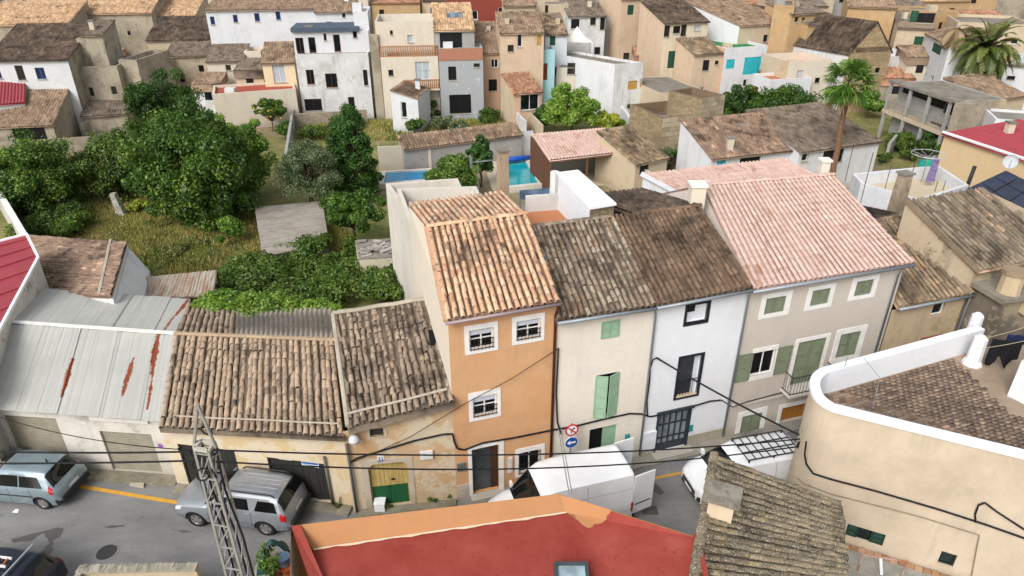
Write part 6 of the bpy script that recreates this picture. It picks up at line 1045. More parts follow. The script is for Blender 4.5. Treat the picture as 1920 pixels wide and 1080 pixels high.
def clumps(c, rad, K, seed, low=-.6, power=.5, cone=False):
    r = np.random.default_rng(seed); out = []; c = np.asarray(c); rad = np.asarray(rad)
    if cone:
        for _ in range(K):
            h = r.uniform(-1, 1) ; a = r.uniform(0, 6.283); k = (1 - (h + 1) / 2) ** .75 * r.uniform(.55, 1.05) + .04; out.append(c + rad * V(math.cos(a) * k, math.sin(a) * k, h))
        return np.array(out)
    while len(out) < K:
        d = r.normal(0, 1, 3); d /= np.linalg.norm(d)
        if d[2] < low: continue
        k = r.uniform(.25, 1.0) ** power * r.uniform(.78, 1.22); out.append(np.asarray(c) + d * np.asarray(rad) * k)
    return np.array(out)
def fill(cl, rc, per, seed):
    r = np.random.default_rng(seed + 99); P, N, T = [], [], []
    for c in cl:
        k = rc * r.uniform(.65, 1.3); m = int(per * r.uniform(.7, 1.3)); d = r.normal(0, 1, (m, 3)); d /= np.linalg.norm(d, axis=1)[:, None]; q = r.uniform(.1, 1, m)[:, None] ** .45; P.append(c + d * q * k * np.array([1, 1, .8])); N.append(d + np.array([0, 0, .5])); T.append(np.full(m, r.random()))
    global LAST_TONE; LAST_TONE = np.concatenate(T); return np.vstack(P), np.vstack(N)
def tree(name, label, px, top, wpx, mat, n=14000, leaf=.13, clumpn=70, trunk=.2, group='garden trees', shape=(1, 1), low=-.6, cat='tree', seed=None, lift=.18, squash=.9, rc=.24, zbase=0., cone=False):
    """px: foot of the trunk in view; top: pixel row of the top; wpx: width in pixels"""
    b = G(*px, zbase); seed = seed or int(px[0] * 7 + px[1]); d = ray(px[0], top); k = b[1] / d[1]; ztop = CAM_H + d[2] * k; hgt = ztop - zbase; depth = np.dot(b - CP, V(0, math.cos(PITCH), -math.sin(PITCH))); rx = wpx / 2 * depth / FPX
    t = thing(name, b, label, cat, group); cz = zbase + hgt * (lift + (1 - lift) / 2); rz = hgt * (1 - lift) / 2; c = V(b[0], b[1], cz); cl = clumps(c, (rx * .85, rx * squash * .85, rz * .88), clumpn, seed, low, cone=cone)
    m = (rx + rz) / 2; P, N = fill(cl, rc * m, n * 1.45 / clumpn, seed); leafmesh('crown', P, N, leaf * .8, mat, t, seed)
    mb = MB(); r = np.random.default_rng(seed); mid = V(b[0] + r.normal(0, .1), b[1] + r.normal(0, .1), zbase + hgt * max(.3, lift)); mb.tube([b - V(0, 0, .1), (b + mid) / 2 + V(r.normal(0, .06), 0, 0), mid, c], [trunk * 1.25, trunk, trunk * .8, trunk * .35], 8)
    for q in cl[:: max(1, clumpn // 14)]: mb.tube([mid, (mid + q) / 2 + r.normal(0, .15, 3), q], [trunk * .5, trunk * .3, trunk * .1], 5)
    mb.build('trunk', BARK, t, True); return t
def bush(name, label, px, hgt, wpx, mat, n=3500, leaf=.1, clumpn=22, group='garden shrubs', **k):
    b = G(*px); dd = np.dot(b - CP, V(0, math.cos(PITCH), -math.sin(PITCH))); z = b.copy(); z[2] = hgt; 
    # pixel row of a point hgt above the foot
    v = z - CP; zc = v[1] * math.cos(PITCH) - v[2] * math.sin(PITCH); yc = v[1] * math.sin(PITCH) + v[2] * math.cos(PITCH); top = 540 - FPX * yc / zc
    return tree(name, label, px, top, wpx, mat, n, leaf, clumpn, .06, group, cat='shrub', lift=.0, low=-.3, rc=.32, **k)
tree('broad_tree', 'broad leafy dark green tree in the middle of the overgrown garden', (392, 425), 192, 240, GR_MID, 42000, .14, 170, .3, lift=.02, low=-1, rc=.2)
tree('tall_garden_tree', 'tall dense tree rising behind the broad garden tree', (330, 305), 126, 145, GR_DARK, 24000, .13, 110, .22, lift=.12, low=-1, rc=.2)
tree('bright_tree', 'yellow green leafy tree at the right shoulder of the broad tree', (455, 372), 215, 140, GR_LIGHT, 22000, .13, 100, .22, lift=.1, low=-1, rc=.2)
tree('conical_tree', 'tall dark conical evergreen behind the orange tree', (672, 372), 190, 108, GR_CYP, 24000, .11, 150, .18, lift=.02, squash=1, rc=.16, cone=True); tree('slim_conical_tree', 'slim bright evergreen tip left of the conical evergreen', (640, 365), 222, 66, GR_CYP, 10000, .11, 80, .14, lift=.02, rc=.16, cone=True)
tree('olive_tree', 'grey green olive tree beside the board roofed shed', (588, 405), 262, 120, GR_OLIVE, 22000, .085, 90, .2, lift=.15); tree('orange_tree', 'round bright green orange tree left of the cream side wall', (668, 462), 348, 118, GR_LIGHT if False else GR_MID, 15000, .12, 60, .12, lift=.22)
tree('dark_shrub_tree', 'wide dark shrubby tree at the left garden edge', (85, 400), 258, 190, GR_MID, 26000, .12, 120, .2, lift=.0, low=-1); tree('dim_shrub_tree', 'dense shady shrub between the two left garden trees', (235, 372), 248, 170, GR_BRAM, 22000, .12, 100, .15, lift=.0, low=-1); tree('grey_shrub_tree', 'grey green shrub against the slanting boundary wall', (35, 395), 300, 90, GR_OLIVE, 8000, .11, 45, .1, lift=.05)
bush('low_dark_bush', 'low dark bush in front of the dark shrubby tree', (110, 438), 1.6, 150, GR_BRAM, 8000); bush('bright_sapling', 'bright green sapling by the tiled shed roof', (145, 446), 1.7, 40, GR_LIGHT, 2500); bush('young_fig', 'bright young fig bush on the dry grass right of broad tree', (437, 462), 2.2, 52, GR_LIGHT, 3000, .12); bush('rusty_bush', 'yellow brown dying bush beside the stone pillar', (262, 400), 1.1, 42, GR_YEL, 1500, .1)
tree('lemon_tree', 'small lemon tree with yellow fruit by the cream garden house', (512, 246), 183, 66, GR_MID, 6000, .14, 40, .08, lift=.3); bush('red_flower_bush', 'red flowering bush by the grey garden wall', (537, 262), 1.9, 34, GR_MID, 1800, .12); bush('garden_scrub', 'scrubby green bush behind the grey garden wall', (585, 262), 1.5, 60, GR_BRAM, 3000, .12); bush('rubble_scrub', 'scrub growing along the rubble wall', (650, 240), 1.4, 80, GR_BRAM, 3000, .13)
bush('rounded_bush', 'clipped round grey green bush before the unfinished house', (832, 250), 1.9, 48, GR_OLIVE, 3500, .1); bush('hut_shrub', 'bright shrub in front of the white hut', (777, 252), 1.7, 50, GR_MID, 3000, .12); bush('spiky_shrub', 'grey spiky shrub beside the clipped round bush', (862, 252), 1.3, 44, GR_OLIVE, 2500, .14); bush('dry_shrub', 'dry yellow shrub under the graffiti wall', (915, 232), 1.5, 60, GR_BRAM, 2600, .12); bush('yard_palm_shrub', 'dark shady shrub under the awning of the white hut', (800, 226), 2.2, 50, GR_DARK, 2600, .16)
tree('pool_tree', 'rounded leafy tree between the two pools', (852, 372), 283, 108, GR_MID, 14000, .12, 60, .14, lift=.1); tree('vine_tree', 'dark climbing greenery left of the turquoise pool', (902, 350), 254, 50, GR_CYP, 6000, .12, 36, .1, lift=.05)
tree('bamboo_thicket', 'lush bright green thicket beside the white wall house', (1072, 252), 160, 118, GR_LIGHT, 16000, .16, 70, .1, lift=.0); tree('rose_bush', 'dark bush with white flowers left of the green thicket', (1014, 246), 195, 34, GR_CYP, 3000, .14, 24, .06, lift=.0); bush('banana_plant', 'yellow green broad leaved plant behind the pink pavilion', (1138, 252), 2.4, 66, GR_YEL, 900, .42, 14); bush('wall_vine', 'green vine over the steps of the white wall house', (1196, 190), 2.2, 72, GR_LIGHT, 4000, .16); bush('hedge_ball', 'dark clipped hedge right of the yellow green plant', (1172, 220), 2.1, 34, GR_DARK, 2500, .12); bush('bougainvillea', 'sprawling shrub below the stone block house', (1205, 262), 1.2, 66, GR_BRAM, 2500, .12); bush('agave_bush', 'green shrub by the broken cottage wall', (1235, 318), 1.7, 66, GR_OLIVE, 3500, .11); bush('climbing_bush', 'leafy bush right of the pavilion wall', (1275, 310), 1.9, 62, GR_MID, 3500, .11)
tree('dark_laurel', 'dark laurel tree right of the stone tower', (1385, 250), 148, 82, GR_DARK, 11000, .15, 55, .15, lift=.1); tree('wide_laurel', 'wide dark green tree left of the fan palm', (1465, 258), 160, 130, GR_DARK, 17000, .15, 80, .18, lift=.05); tree('small_laurel', 'small dark tree just left of the fan palm trunk', (1530, 240), 195, 60, GR_BRAM, 5000, .14, 34, .1, lift=.05)
bush('yellow_bush', 'yellow green bush right of the fan palm trunk', (1622, 222), 3., 62, GR_LIGHT, 4500, .15); bush('barn_bush', 'green bush at the foot of the brown barn', (1672, 168), 2.2, 44, GR_MID, 2500, .15); bush('yard_bush', 'dark bush beside the red sheet house', (1742, 300), 2.6, 66, GR_DARK, 4000, .13); bush('ivy_yard', 'ivy covered yard below the derelict gallery', (1688, 282), 1.6, 80, GR_BRAM, 4000, .12); bush('right_hedge', 'bright hedge at the right edge below the large palm', (1905, 178), 2., 70, GR_LIGHT, 3500, .16); bush('palm_foot_bush', 'dark undergrowth at the foot of the large palm', (1840, 158), 2.6, 120, GR_DARK, 5000, .18)
for i, (px, hh, ww) in enumerate((((1490, 292), 1.2, 40), ((1700, 300), 1.2, 40), ((990, 215), 1.4, 24), ((1660, 305), 1.0, 36))): bush('scrub', ('low scrub by the grey sheet cottage', 'low scrub left of the red sheet house', 'low scrub in the lane by the glazed annex', 'low scrub on the palm yard wall')[i], px, hh, ww, GR_BRAM, 1200, .12, 12)
# ---- lemons
lt = bpy.data.objects['lemon_tree']; lc = G(512, 246); mb = MB()
for k in range(16):
    a = random.uniform(0, 6.28); c = lc + V(math.cos(a) * 1.5, math.sin(a) * 1.5 - .4, random.uniform(1.3, 3.)); MB().tube([c - V(0, 0, .09), c, c + V(0, 0, .09)], [.03, .09, .03], 6).build('lemon', flat('#e0b81f', .5), lt)
# ---- fan palm
def fan_palm(name, label, foot, top, mat, tr=.24, R=2.2, nf=42):
    b = G(*foot); d = ray(top[0], top[1]); k = b[1] / d[1]; tp = CP + d * k; t = thing(name, b, label, 'palm'); mb = MB(); n = 14; mb.tube([b + (tp - b) * i / n + V(.05 * math.sin(i * 1.3), 0, 0) for i in range(n + 1)], [tr * (1.25 - .4 * i / n) + .012 * (i % 2) for i in range(n + 1)], 9); mb.build('trunk', wood('#7d604a', (3, 3, 6)), t, True); r = np.random.default_rng(4); vs, fs, rv = [], [], []
    dv, df, dr_ = [], [], []
    for i in range(nf):
        az = r.uniform(0, 2 * math.pi); el = math.radians(r.uniform(-62, 72)); dead = el < -.7; di = V(math.cos(az) * math.cos(el), math.sin(az) * math.cos(el), math.sin(el)); L = R * r.uniform(.42, .55); hub = tp + di * L + V(0, 0, -.12 * L); e1 = unit(np.cross(di, (0, 0, 1.))); e2 = np.cross(e1, di); V_, F_, R_ = (dv, df, dr_) if dead else (vs, fs, rv)
        kk = len(V_); V_ += [tp + e1 * .03, tp - e1 * .03, hub - e1 * .02, hub + e1 * .02]; F_.append((kk, kk + 1, kk + 2, kk + 3)); R_.append(.1)
        for j in range(15):
            th = math.radians(-105 + 210 * j / 14); bd = unit(di * math.cos(th) + e1 * math.sin(th)); ln = R * r.uniform(.42, .55) * (.75 + .25 * math.cos(th)); sd_ = unit(np.cross(bd, e2)) * .07; m = hub + bd * ln * .6; tipp = hub + bd * ln - V(0, 0, .28 * ln * r.uniform(.6, 1.4)); kk = len(V_); V_ += [hub, m + sd_, tipp, m - sd_]; F_.append((kk, kk + 1, kk + 2, kk + 3)); R_.append(r.random())
    npmesh('crown', vs, fs, mat, t, rv)
    if dv: npmesh('dead_leaves', dv, df, leafmat(((0, '#7a6440'), (.5, '#94805a'), (1, '#6a7040'))), t, dr_)
    return t
fan_palm('fan_palm', 'fan palm with bare reddish trunk and shaggy round crown', (1554, 368), (1592, 152), leafmat(((0, '#35591f'), (.4, '#4f7a2c'), (.8, '#6f9440'), (1, '#93ab5c'))), .2, 2.3, 58)
def date_palm(name, label, foot, top, mat, R=4., nf=60, tr=.4, lo=-45, hi=80, dead=False):
    b = G(*foot); d = ray(top[0], top[1]); k = b[1] / d[1]; tp = CP + d * k; t = thing(name, b, label, 'palm'); n = 10; MB().tube([b + (tp - b) * i / n for i in range(n + 1)], [tr * (1.1 - .2 * i / n) + .03 * (i % 2) for i in range(n + 1)], 9).build('trunk', wood('#6d5844', (3, 3, 6)), t, True); r = np.random.default_rng(len(label)); vs, fs, rv = [], [], []
    for i in range(nf):
        az = r.uniform(0, 2 * math.pi); el = math.radians(r.uniform(lo, hi)); p = tp.copy(); v = V(math.cos(az) * math.cos(el), math.sin(az) * math.cos(el), math.sin(el)); L = R * r.uniform(.8, 1.1); ns = 9; prev = p; col = r.random()
        for s in range(ns):
            p2 = prev + v * L / ns; e1 = unit(np.cross(v, (0, 0, 1.))); up_ = np.cross(e1, v); ll = .62 * math.sin(math.pi * min(1, (s + 1.2) / (ns + .6))) + .12
            for sd_ in (-1, 1):
                for q in (0, .33, .66): a = prev + (p2 - prev) * q; o_ = unit(e1 * sd_ + v * .7 + up_ * .25) * ll; kk = len(vs); wv = v * .05; vs += [a - wv, a + wv, a + o_ + wv * .3 - V(0, 0, .08), a + o_ * .6 - wv * 1.2]; fs.append((kk, kk + 1, kk + 2, kk + 3)); rv.append((col + r.uniform(0, .3)) % 1)
            prev = p2; v = unit(v - V(0, 0, .11 + .05 * s * .4))
    npmesh('crown', vs, fs, mat, t, rv); return t
date_palm('date_palm', 'large date palm with arching fronds at upper right', (1846, 232), (1850, 92), leafmat(((0, '#3c4c20'), (.4, '#56682e'), (.8, '#737f42'), (1, '#958f58'))), 3.9, 130); date_palm('dead_palm', 'dead brown palm with hanging grey skirt left of the date palm', (1786, 225), (1797, 52), leafmat(((0, '#7a6850'), (.5, '#988468'), (1, '#b0a080')), .1), 2.3, 34, .22, -85, -30)
# ---------------------------------------------------------------- garden grass and brambles
def m_garden():
    nb = NB('garden_soil'); n1 = nb.noise(.35, 6, .65); n2 = nb.noise(2.5, 6, .7); c = nb.mix(nb.rng(n1, .38, .62), srgb('#69713a'), srgb('#948a5c')); c = nb.mix(nb.rng(n2, .4, .65, 0, .6), c, srgb('#454a22')); nb.color(c); return nb.m
sheet('garden_soil', [G(-80, 470), G(60, 520), G(250, 585), G(420, 600), G(760, 600), G(740, 470), G(718, 345), G(700, 232), G(560, 232), G(545, 262), G(430, 240), G(200, 285), G(-80, 310)], .012, m_garden()); sheet('garden_soil', [G(715, 285), G(1010, 262), G(940, 205), G(790, 215), G(700, 228)], .02, m_garden()); sheet('garden_soil', [G(1010, 262), G(1330, 250), G(1250, 180), G(1010, 200)], .016, m_garden()); sheet('garden_soil', [G(1360, 262), G(1760, 330), G(1700, 230), G(1560, 190), G(1370, 205)], .016, m_garden())
def in_poly(P, poly):
    x, y = P[:, 0], P[:, 1]; c = np.zeros(len(P), bool); n = len(poly)
    for i in range(n):
        a, b = poly[i], poly[(i + 1) % n]; m = ((a[1] > y) != (b[1] > y)) & (x < (b[0] - a[0]) * (y - a[1]) / (b[1] - a[1] + 1e-12) + a[0]); c ^= m
    return c
def wob(P, s=1.): return .5 + .25 * np.sin(P[:, 0] * .9 * s + 1.3 * np.sin(P[:, 1] * .7 * s)) + .25 * np.sin(P[:, 1] * 1.1 * s + 2 + np.sin(P[:, 0] * 1.7 * s))
GRASS = leafmat(((0, '#566b28'), (.35, '#76883c'), (.6, '#959854'), (.85, '#b0a76a'), (1, '#c6b880')), .2)
def grass(label, poly, n, h, seed=1, mat=GRASS, keep=0.):
    r = np.random.default_rng(seed); po = np.array([p[:2] for p in poly]); P = r.uniform(po.min(0), po.max(0), (n * 2, 2)); P = P[in_poly(P, po)][:n]; wv = wob(P); P = P[r.random(len(P)) < .35 + wv]; m = len(P); wv = wob(P)
    hh = h * r.uniform(.4, 1.3, m) * (.5 + .8 * wv); a = r.uniform(0, 6.28, m); wd = .035; tx, ty = np.cos(a) * wd, np.sin(a) * wd; lean = r.normal(0, .22, (m, 2)) * hh[:, None]; z0 = np.full(m, .01)
    A = np.stack([P[:, 0] - tx, P[:, 1] - ty, z0], 1); B = np.stack([P[:, 0] + tx, P[:, 1] + ty, z0], 1); C = np.stack([P[:, 0] + tx * .3 + lean[:, 0], P[:, 1] + ty * .3 + lean[:, 1], hh], 1); D = np.stack([P[:, 0] - tx * .3 + lean[:, 0], P[:, 1] - ty * .3 + lean[:, 1], hh], 1)
    rv = np.clip(-.2 + .75 * wob(P, .55) + r.normal(0, .16, m), 0, .999); o = npmesh('grass', np.stack([A, B, C, D], 1).reshape(-1, 3), np.arange(m * 4).reshape(m, 4), mat, None, rv); return tag(o, label, 'grass', None, 'stuff')
grass('tall dry grass covering the overgrown garden', [G(60, 470), G(150, 520), G(260, 580), G(420, 590), G(600, 560), G(680, 470), G(620, 400), G(480, 400), G(300, 380), G(170, 380)], 110000, .3)
grass('rough grass in the yard before the balcony house', [G(560, 262), G(1000, 268), G(935, 212), G(700, 215), G(560, 235)], 26000, .4, 2); grass('rough grass behind the dark left shrubs', [G(-60, 330), G(170, 380), G(300, 380), G(400, 250), G(180, 290)], 20000, .35, 3)
def thicket(label, poly, n, h, leaf, mat, seed, name='brambles', zf=None, K=150, rc=.55):
    r = np.random.default_rng(seed); po = np.array([p[:2] for p in poly]); C = r.uniform(po.min(0), po.max(0), (K * 4, 2)); C = C[in_poly(C, po)][:K]; z = h * (.35 + .75 * wob(C, .8)) * r.uniform(.7, 1.1, len(C)); c3 = np.column_stack([C, z - rc * .4 + (zf(C) if zf else 0)]); P, N = fill(c3, rc, n / len(c3), seed); P[:, 2] = np.maximum(P[:, 2], .02); o = leafmesh(name, P, N + np.array([0, 0, .5]), leaf, mat, None, seed); return tag(o, label, name, None, 'stuff')
thicket('tangled bramble thicket filling the garden behind the low roofs', [G(405, 585), G(440, 500), G(530, 488), G(680, 470), G(755, 520), G(765, 590), G(640, 605), G(500, 610)], 52000, 1.7, .1, GR_BRAM, 5, K=170, rc=.62)
thicket('bright ivy creeping over the ridge of the fibre cement sheets', [G(362, 572, 3.8), G(420, 556, 3.8), G(520, 560, 3.8), G(640, 575, 3.8), G(630, 592, 3.9), G(560, 588, 3.9), G(470, 598, 3.9), G(400, 588, 3.9)], 14000, .25, .085, GR_LIGHT, 6, 'ivy', lambda C: 3.85, 60, .4)
thicket('thick ivy bank behind the low roofs', [G(380, 560, 3), G(640, 560, 3), G(640, 545, 3), G(400, 540, 3)], 18000, 3.2, .1, GR_BRAM, 7, 'ivy', None, 60, .7)

thicket('low weeds and scrub scattered over the garden grass', [G(70, 470), G(150, 515), G(260, 575), G(420, 585), G(470, 500), G(480, 410), G(300, 395), G(170, 400)], 30000, .42, .07, leafmat(((0, '#4a5f26'), (.4, '#64783a'), (.8, '#858f50'), (1, '#a09a62'))), 15, 'weeds', None, 130, .42)
# ================================================================ vehicles
@memo
def carpaint(col, metal=.3, rough=.28):
    nb = NB('car_paint'); c = srgb(col); n = nb.noise(1.5, 4); n2 = nb.noise(40, 2); nb.color(nb.mix(nb.rng(n, .35, .65), scl(c, .92), scl(c, 1.04))); nb.b.inputs['Metallic'].default_value = metal; nb.l(nb.rng(n, .3, .7, rough, rough + .14), nb.b.inputs['Roughness']); nb.b.inputs['Coat Weight'].default_value = .4; nb.b.inputs['Coat Roughness'].default_value = .12; nb.b.inputs['Specular IOR Level'].default_value = .5; return nb.m
CG = glass('#0d1012', .05); RUB = flat('#1b1b1c', .85); PLA = flat('#2c2d2f', .6); RIM = flat('#9c9a96', .35, .6); RED_L = flat('#b01218', .25, 0, .5); CLR_L = flat('#dfe3e6', .12, .2, .5)
def hermite(xs, ys, q):
    xs, ys = np.array(xs, float), np.array(ys, float); d = np.diff(ys) / np.diff(xs); m = np.zeros(len(xs)); m[1:-1] = np.where(d[:-1] * d[1:] > 0, 2 * d[:-1] * d[1:] / (d[:-1] + d[1:] + 1e-12), 0); m[0], m[-1] = d[0], d[-1]
    i = np.clip(np.searchsorted(xs, q) - 1, 0, len(xs) - 2); h = xs[i + 1] - xs[i]; t = (q - xs[i]) / h; return (2 * t ** 3 - 3 * t ** 2 + 1) * ys[i] + (t ** 3 - 2 * t ** 2 + t) * h * m[i] + (-2 * t ** 3 + 3 * t ** 2) * ys[i + 1] + (t ** 3 - t ** 2) * h * m[i + 1]
class Car:
    """body surface S(x, t): x metres from the nose, t = 0 sill .. 3 waist .. 4 cantrail .. 7 roof centre; local +X is backwards"""
    def __init__(s, name, label, st, axles, wr, paint, group='vehicles parked in the street'):
        s.st = np.array(st, float); s.L = s.st[-1, 0]; s.root = thing(name, (0, 0, 0), label, 'van' if 'van' in name else 'car', group); s.paint = paint; s.axles = axles; s.wr = wr
        xs = sorted(set(np.linspace(0, s.L, 44).tolist() + [r[0] for r in st])); ts = [0, .5, 1, 1.5, 2, 2.5, 3, 3.33, 3.66, 4, 4.35, 4.7, 5, 5.5, 6, 7]; rings = []
        for x in xs: h = [s.S(x, t) for t in ts]; rings.append(h + [p * V(1, -1, 1) for p in h[-2::-1]])
        mb = MB(); n = len(rings[0])
        for r in rings: mb.v += [tuple(p) for p in r]
        for i in range(len(rings) - 1):
            for j in range(n): mb.f.append((i * n + j, i * n + (j + 1) % n, (i + 1) * n + (j + 1) % n, (i + 1) * n + j))
        k = (len(rings) - 1) * n; mb.f += [tuple(range(n))[::-1], tuple(k + j for j in range(n))]; s.body = mb.build('body', paint, s.root); me = s.body.data
        cut = MB()
        for ax in axles:
            for sd in (-1, 1): y0 = sd * (s.st[:, 4].max() + .1); cut.tube([V(ax, y0, wr), V(ax, y0 - sd * .42, wr)], wr * 1.16, 20)
        c = cut.build('cutter', PLA); md = s.body.modifiers.new('arch', 'BOOLEAN'); md.object = c; md.operation = 'DIFFERENCE'; md.solver = 'EXACT'; bpy.context.view_layer.update(); new = bpy.data.meshes.new_from_object(s.body.evaluated_get(bpy.context.evaluated_depsgraph_get())); s.body.modifiers.clear(); s.body.data = new; bpy.data.objects.remove(c)
        new.materials.clear(); new.materials.append(paint)
        for p in new.polygons: p.use_smooth = True; p.material_index = 0
        try: new.set_sharp_from_angle(angle=math.radians(32))
        except Exception: pass
        ub = MB().box(.3, s.L - .3, -s.st[:, 6].max() * .86, s.st[:, 6].max() * .86, wr * .55, wr * 1.3); ub.build('underbody', RUB, s.root)
        for ax in axles:
            for sd in (-1, 1): s.wheel(ax, sd * (s.st[:, 4].max() - .13))
    def S(s, x, t):
        st = s.st; x = min(max(x, 0), s.L); zb, ze, zt, wm, wt, wb = [float(hermite(st[:, 0], st[:, i], x)) for i in range(1, 7)]; r = min(.09, (zt - ze) * .5)
        K = [(wb, zb), (wm, zb + .35 * (ze - zb)), (wm, zb + .75 * (ze - zb)), (wm * .965, ze), (wt, zt - r), (wt * .84, zt - r * .2), (wt * .45, zt), (0, zt + .012)]; i = min(int(t), 6); f = t - i; a, b = K[i], K[i + 1]; bul = .02 * math.sin(math.pi * f) if i < 3 else 0.; return V(x, a[0] * (1 - f) + b[0] * f + bul * .3, a[1] * (1 - f) + b[1] * f)
    def patch(s, name, x0b, x1b, x0t, x1t, t0, t1, mat, off=.008, both=True, nx=8, nt=6, par=None, mirror_join=False):
        def grid(sg):
            mb = MB(); P = []
            for j in range(nt + 1):
                k = j / nt; t = t0 + (t1 - t0) * k
                for i in range(nx + 1):
                    x = (x0b + (x1b - x0b) * i / nx) * (1 - k) + (x0t + (x1t - x0t) * i / nx) * k; p = s.S(x, t); e = .01; du = s.S(x + e, t) - s.S(x - e, t); dt = s.S(x, min(7, t + e)) - s.S(x, t - e); n = np.cross(dt, du); n = n / (np.linalg.norm(n) + 1e-9)
                    if n[1] < -.02 or (abs(n[1]) < .02 and n[2] < 0): n = -n
                    if t >= 6.9: n = V(n[0], 0, abs(n[2]))
                    p = p + n * off; P.append(p * V(1, sg, 1))
            mb.v = [tuple(p) for p in P]; mb.f = [(j * (nx + 1) + i, j * (nx + 1) + i + 1, (j + 1) * (nx + 1) + i + 1, (j + 1) * (nx + 1) + i) for j in range(nt) for i in range(nx)]; return mb
        if mirror_join: a, b = grid(1), grid(-1); a.add(b.v, b.f); return a.build(name, mat, par or s.root, True)
        for sg in ((1, -1) if both else (1,)): o = grid(sg).build(name, mat, par or s.root, True)
        return o
    def wheel(s, x, y):
        r = s.wr; sd = 1 if y > 0 else -1; prof = [(.62 * r, .09), (.9 * r, .1), (r, .06), (r, -.06), (.9 * r, -.1), (.62 * r, -.09)]; n = 24; mb = MB(); c = V(x, y, r)
        for (rr, yy) in prof:
            for k in range(n): a = 2 * math.pi * k / n; mb.v.append(tuple(c + V(rr * math.cos(a), yy, rr * math.sin(a))))
        m = len(prof); mb.f = [(i * n + k, i * n + (k + 1) % n, ((i + 1) % m) * n + (k + 1) % n, ((i + 1) % m) * n + k) for i in range(m) for k in range(n)]; w_ = mb.build('wheel', RUB, s.root, True)
        rb = MB(); o = sd * .07; rb.tube([c + V(0, o - sd * .1, 0), c + V(0, o - sd * .05, 0)], .62 * r, 20)
        for k in range(5):
            a = 2 * math.pi * k / 5; d = V(math.cos(a), 0, math.sin(a)); e = V(-math.sin(a), 0, math.cos(a)); p0, p1 = c + V(0, o, 0), c + d * .6 * r + V(0, o, 0); rb.hexa([p0 - e * .05, p0 + e * .05, p1 + e * .07, p1 - e * .07] + [q + V(0, sd * .022, 0) for q in (p0 - e * .05, p0 + e * .05, p1 + e * .07, p1 - e * .07)])
        ring = [c + V(.6 * r * math.cos(a), o, .6 * r * math.sin(a)) for a in np.linspace(0, 2 * math.pi, 21)]; rb.tube(ring, .025, 5, False); rb.tube([c + V(0, o, 0), c + V(0, o + sd * .03, 0)], .07, 10); rb.build('rim', RIM, w_)
    def seam(s, x, t0=.15, t1=3., w=.006, mat=None, top=None): s.patch('door_seam', x - w, x + w, (top or x) - w, (top or x) + w, t0, t1, mat or flat('#101112', .8), .003, True, 1, 10)
    def handle(s, x, t=2.55):
        p = s.S(x, t)
        for sg in (1, -1): MB().box(x - .09, x + .09, sg * (p[1] - .0) - .02, sg * (p[1]) + .03 * 1, p[2] - .018, p[2] + .018).build('door_handle', s.paint, s.root)
    def mirror(s, x):
        p = s.S(x, 3.1)
        for sg in (1, -1):
            y = p[1] * sg; MB().hexa([V(x - .07, y + sg * .03, p[2] + .0), V(x + .05, y + sg * .03, p[2]), V(x + .06, y + sg * .24, p[2]), V(x - .05, y + sg * .24, p[2]), V(x - .06, y + sg * .03, p[2] + .17), V(x + .05, y + sg * .03, p[2] + .17), V(x + .05, y + sg * .23, p[2] + .16), V(x - .04, y + sg * .23, p[2] + .16)]).build('wing_mirror', s.paint, s.root)
    def place(s, nose, heading):
        h = unit(V(heading[0], heading[1], 0)); s.root.location = (nose[0], nose[1], .007); s.root.rotation_euler = (0, 0, math.atan2(-h[1], -h[0]))
    def box(s, name, mat, *b, par=None): return MB().box(*b).build(name, mat, par or s.root)
def plate(car, x, z, rear=True): car.box('number_plate', flat('#dfe0dc', .5), x - .012 if not rear else x, x if not rear else x + .012, -.26, .26, z - .055, z + .055)
# --- blue grey people carrier
c = Car('people_carrier_car', 'blue grey people carrier parked before the roller doors', [(0, .34, .56, .68, .60, .5, .55), (.14, .25, .64, .78, .78, .66, .74), (.5, .22, .8, .93, .87, .74, .82), (.98, .22, .92, 1.04, .9, .76, .85), (1.95, .22, .99, 1.57, .905, .64, .86), (2.6, .22, 1.0, 1.62, .905, .66, .86), (3.4, .22, 1.01, 1.6, .9, .64, .86), (3.74, .22, 1.0, 1.55, .89, .61, .85), (4.12, .27, .93, 1.04, .86, .7, .82), (4.25, .32, .7, .9, .8, .66, .76), (4.3, .38, .6, .78, .74, .58, .7)], (.85, 3.52), .32, carpaint('#8d9da4', .45))
c.patch('windscreen', 1.05, 1.9, 1.05, 1.9, 4.12, 7, CG, mirror_join=True, nx=8, nt=8); c.patch('rear_window', 3.79, 4.08, 3.79, 4.1, 4.0, 7, CG, mirror_join=True); c.patch('side_window', 1.35, 1.9, 1.85, 1.95, 3.12, 3.85, CG); c.patch('side_window', 1.95, 2.75, 2.0, 2.75, 3.1, 3.88, CG); c.patch('side_window', 2.8, 3.72, 2.8, 3.5, 3.1, 3.86, CG)
for x in (1.2, 2.3, 3.2): c.seam(x)
c.handle(2.12); c.handle(3.02); c.mirror(1.35); c.patch('tail_light', 3.98, 4.13, 3.92, 4.08, 2.35, 3.55, RED_L, .012); c.patch('headlight', .1, .42, .2, .5, 2.4, 3.5, CLR_L, .01); c.patch('bumper', 4.1, 4.3, 4.12, 4.3, .05, 1.3, PLA, .014); c.patch('side_moulding', .9, 3.3, .9, 3.3, 1.45, 1.62, PLA, .01); c.box('rear_bumper', PLA, 4.28, 4.36, -.72, .72, .38, .6); plate(c, 4.3, .72); c.box('aerial', PLA, 3.45, 3.5, -.02, .02, 1.58, 1.75)
c.place((-21.2, 20.57), (-.99, .12))
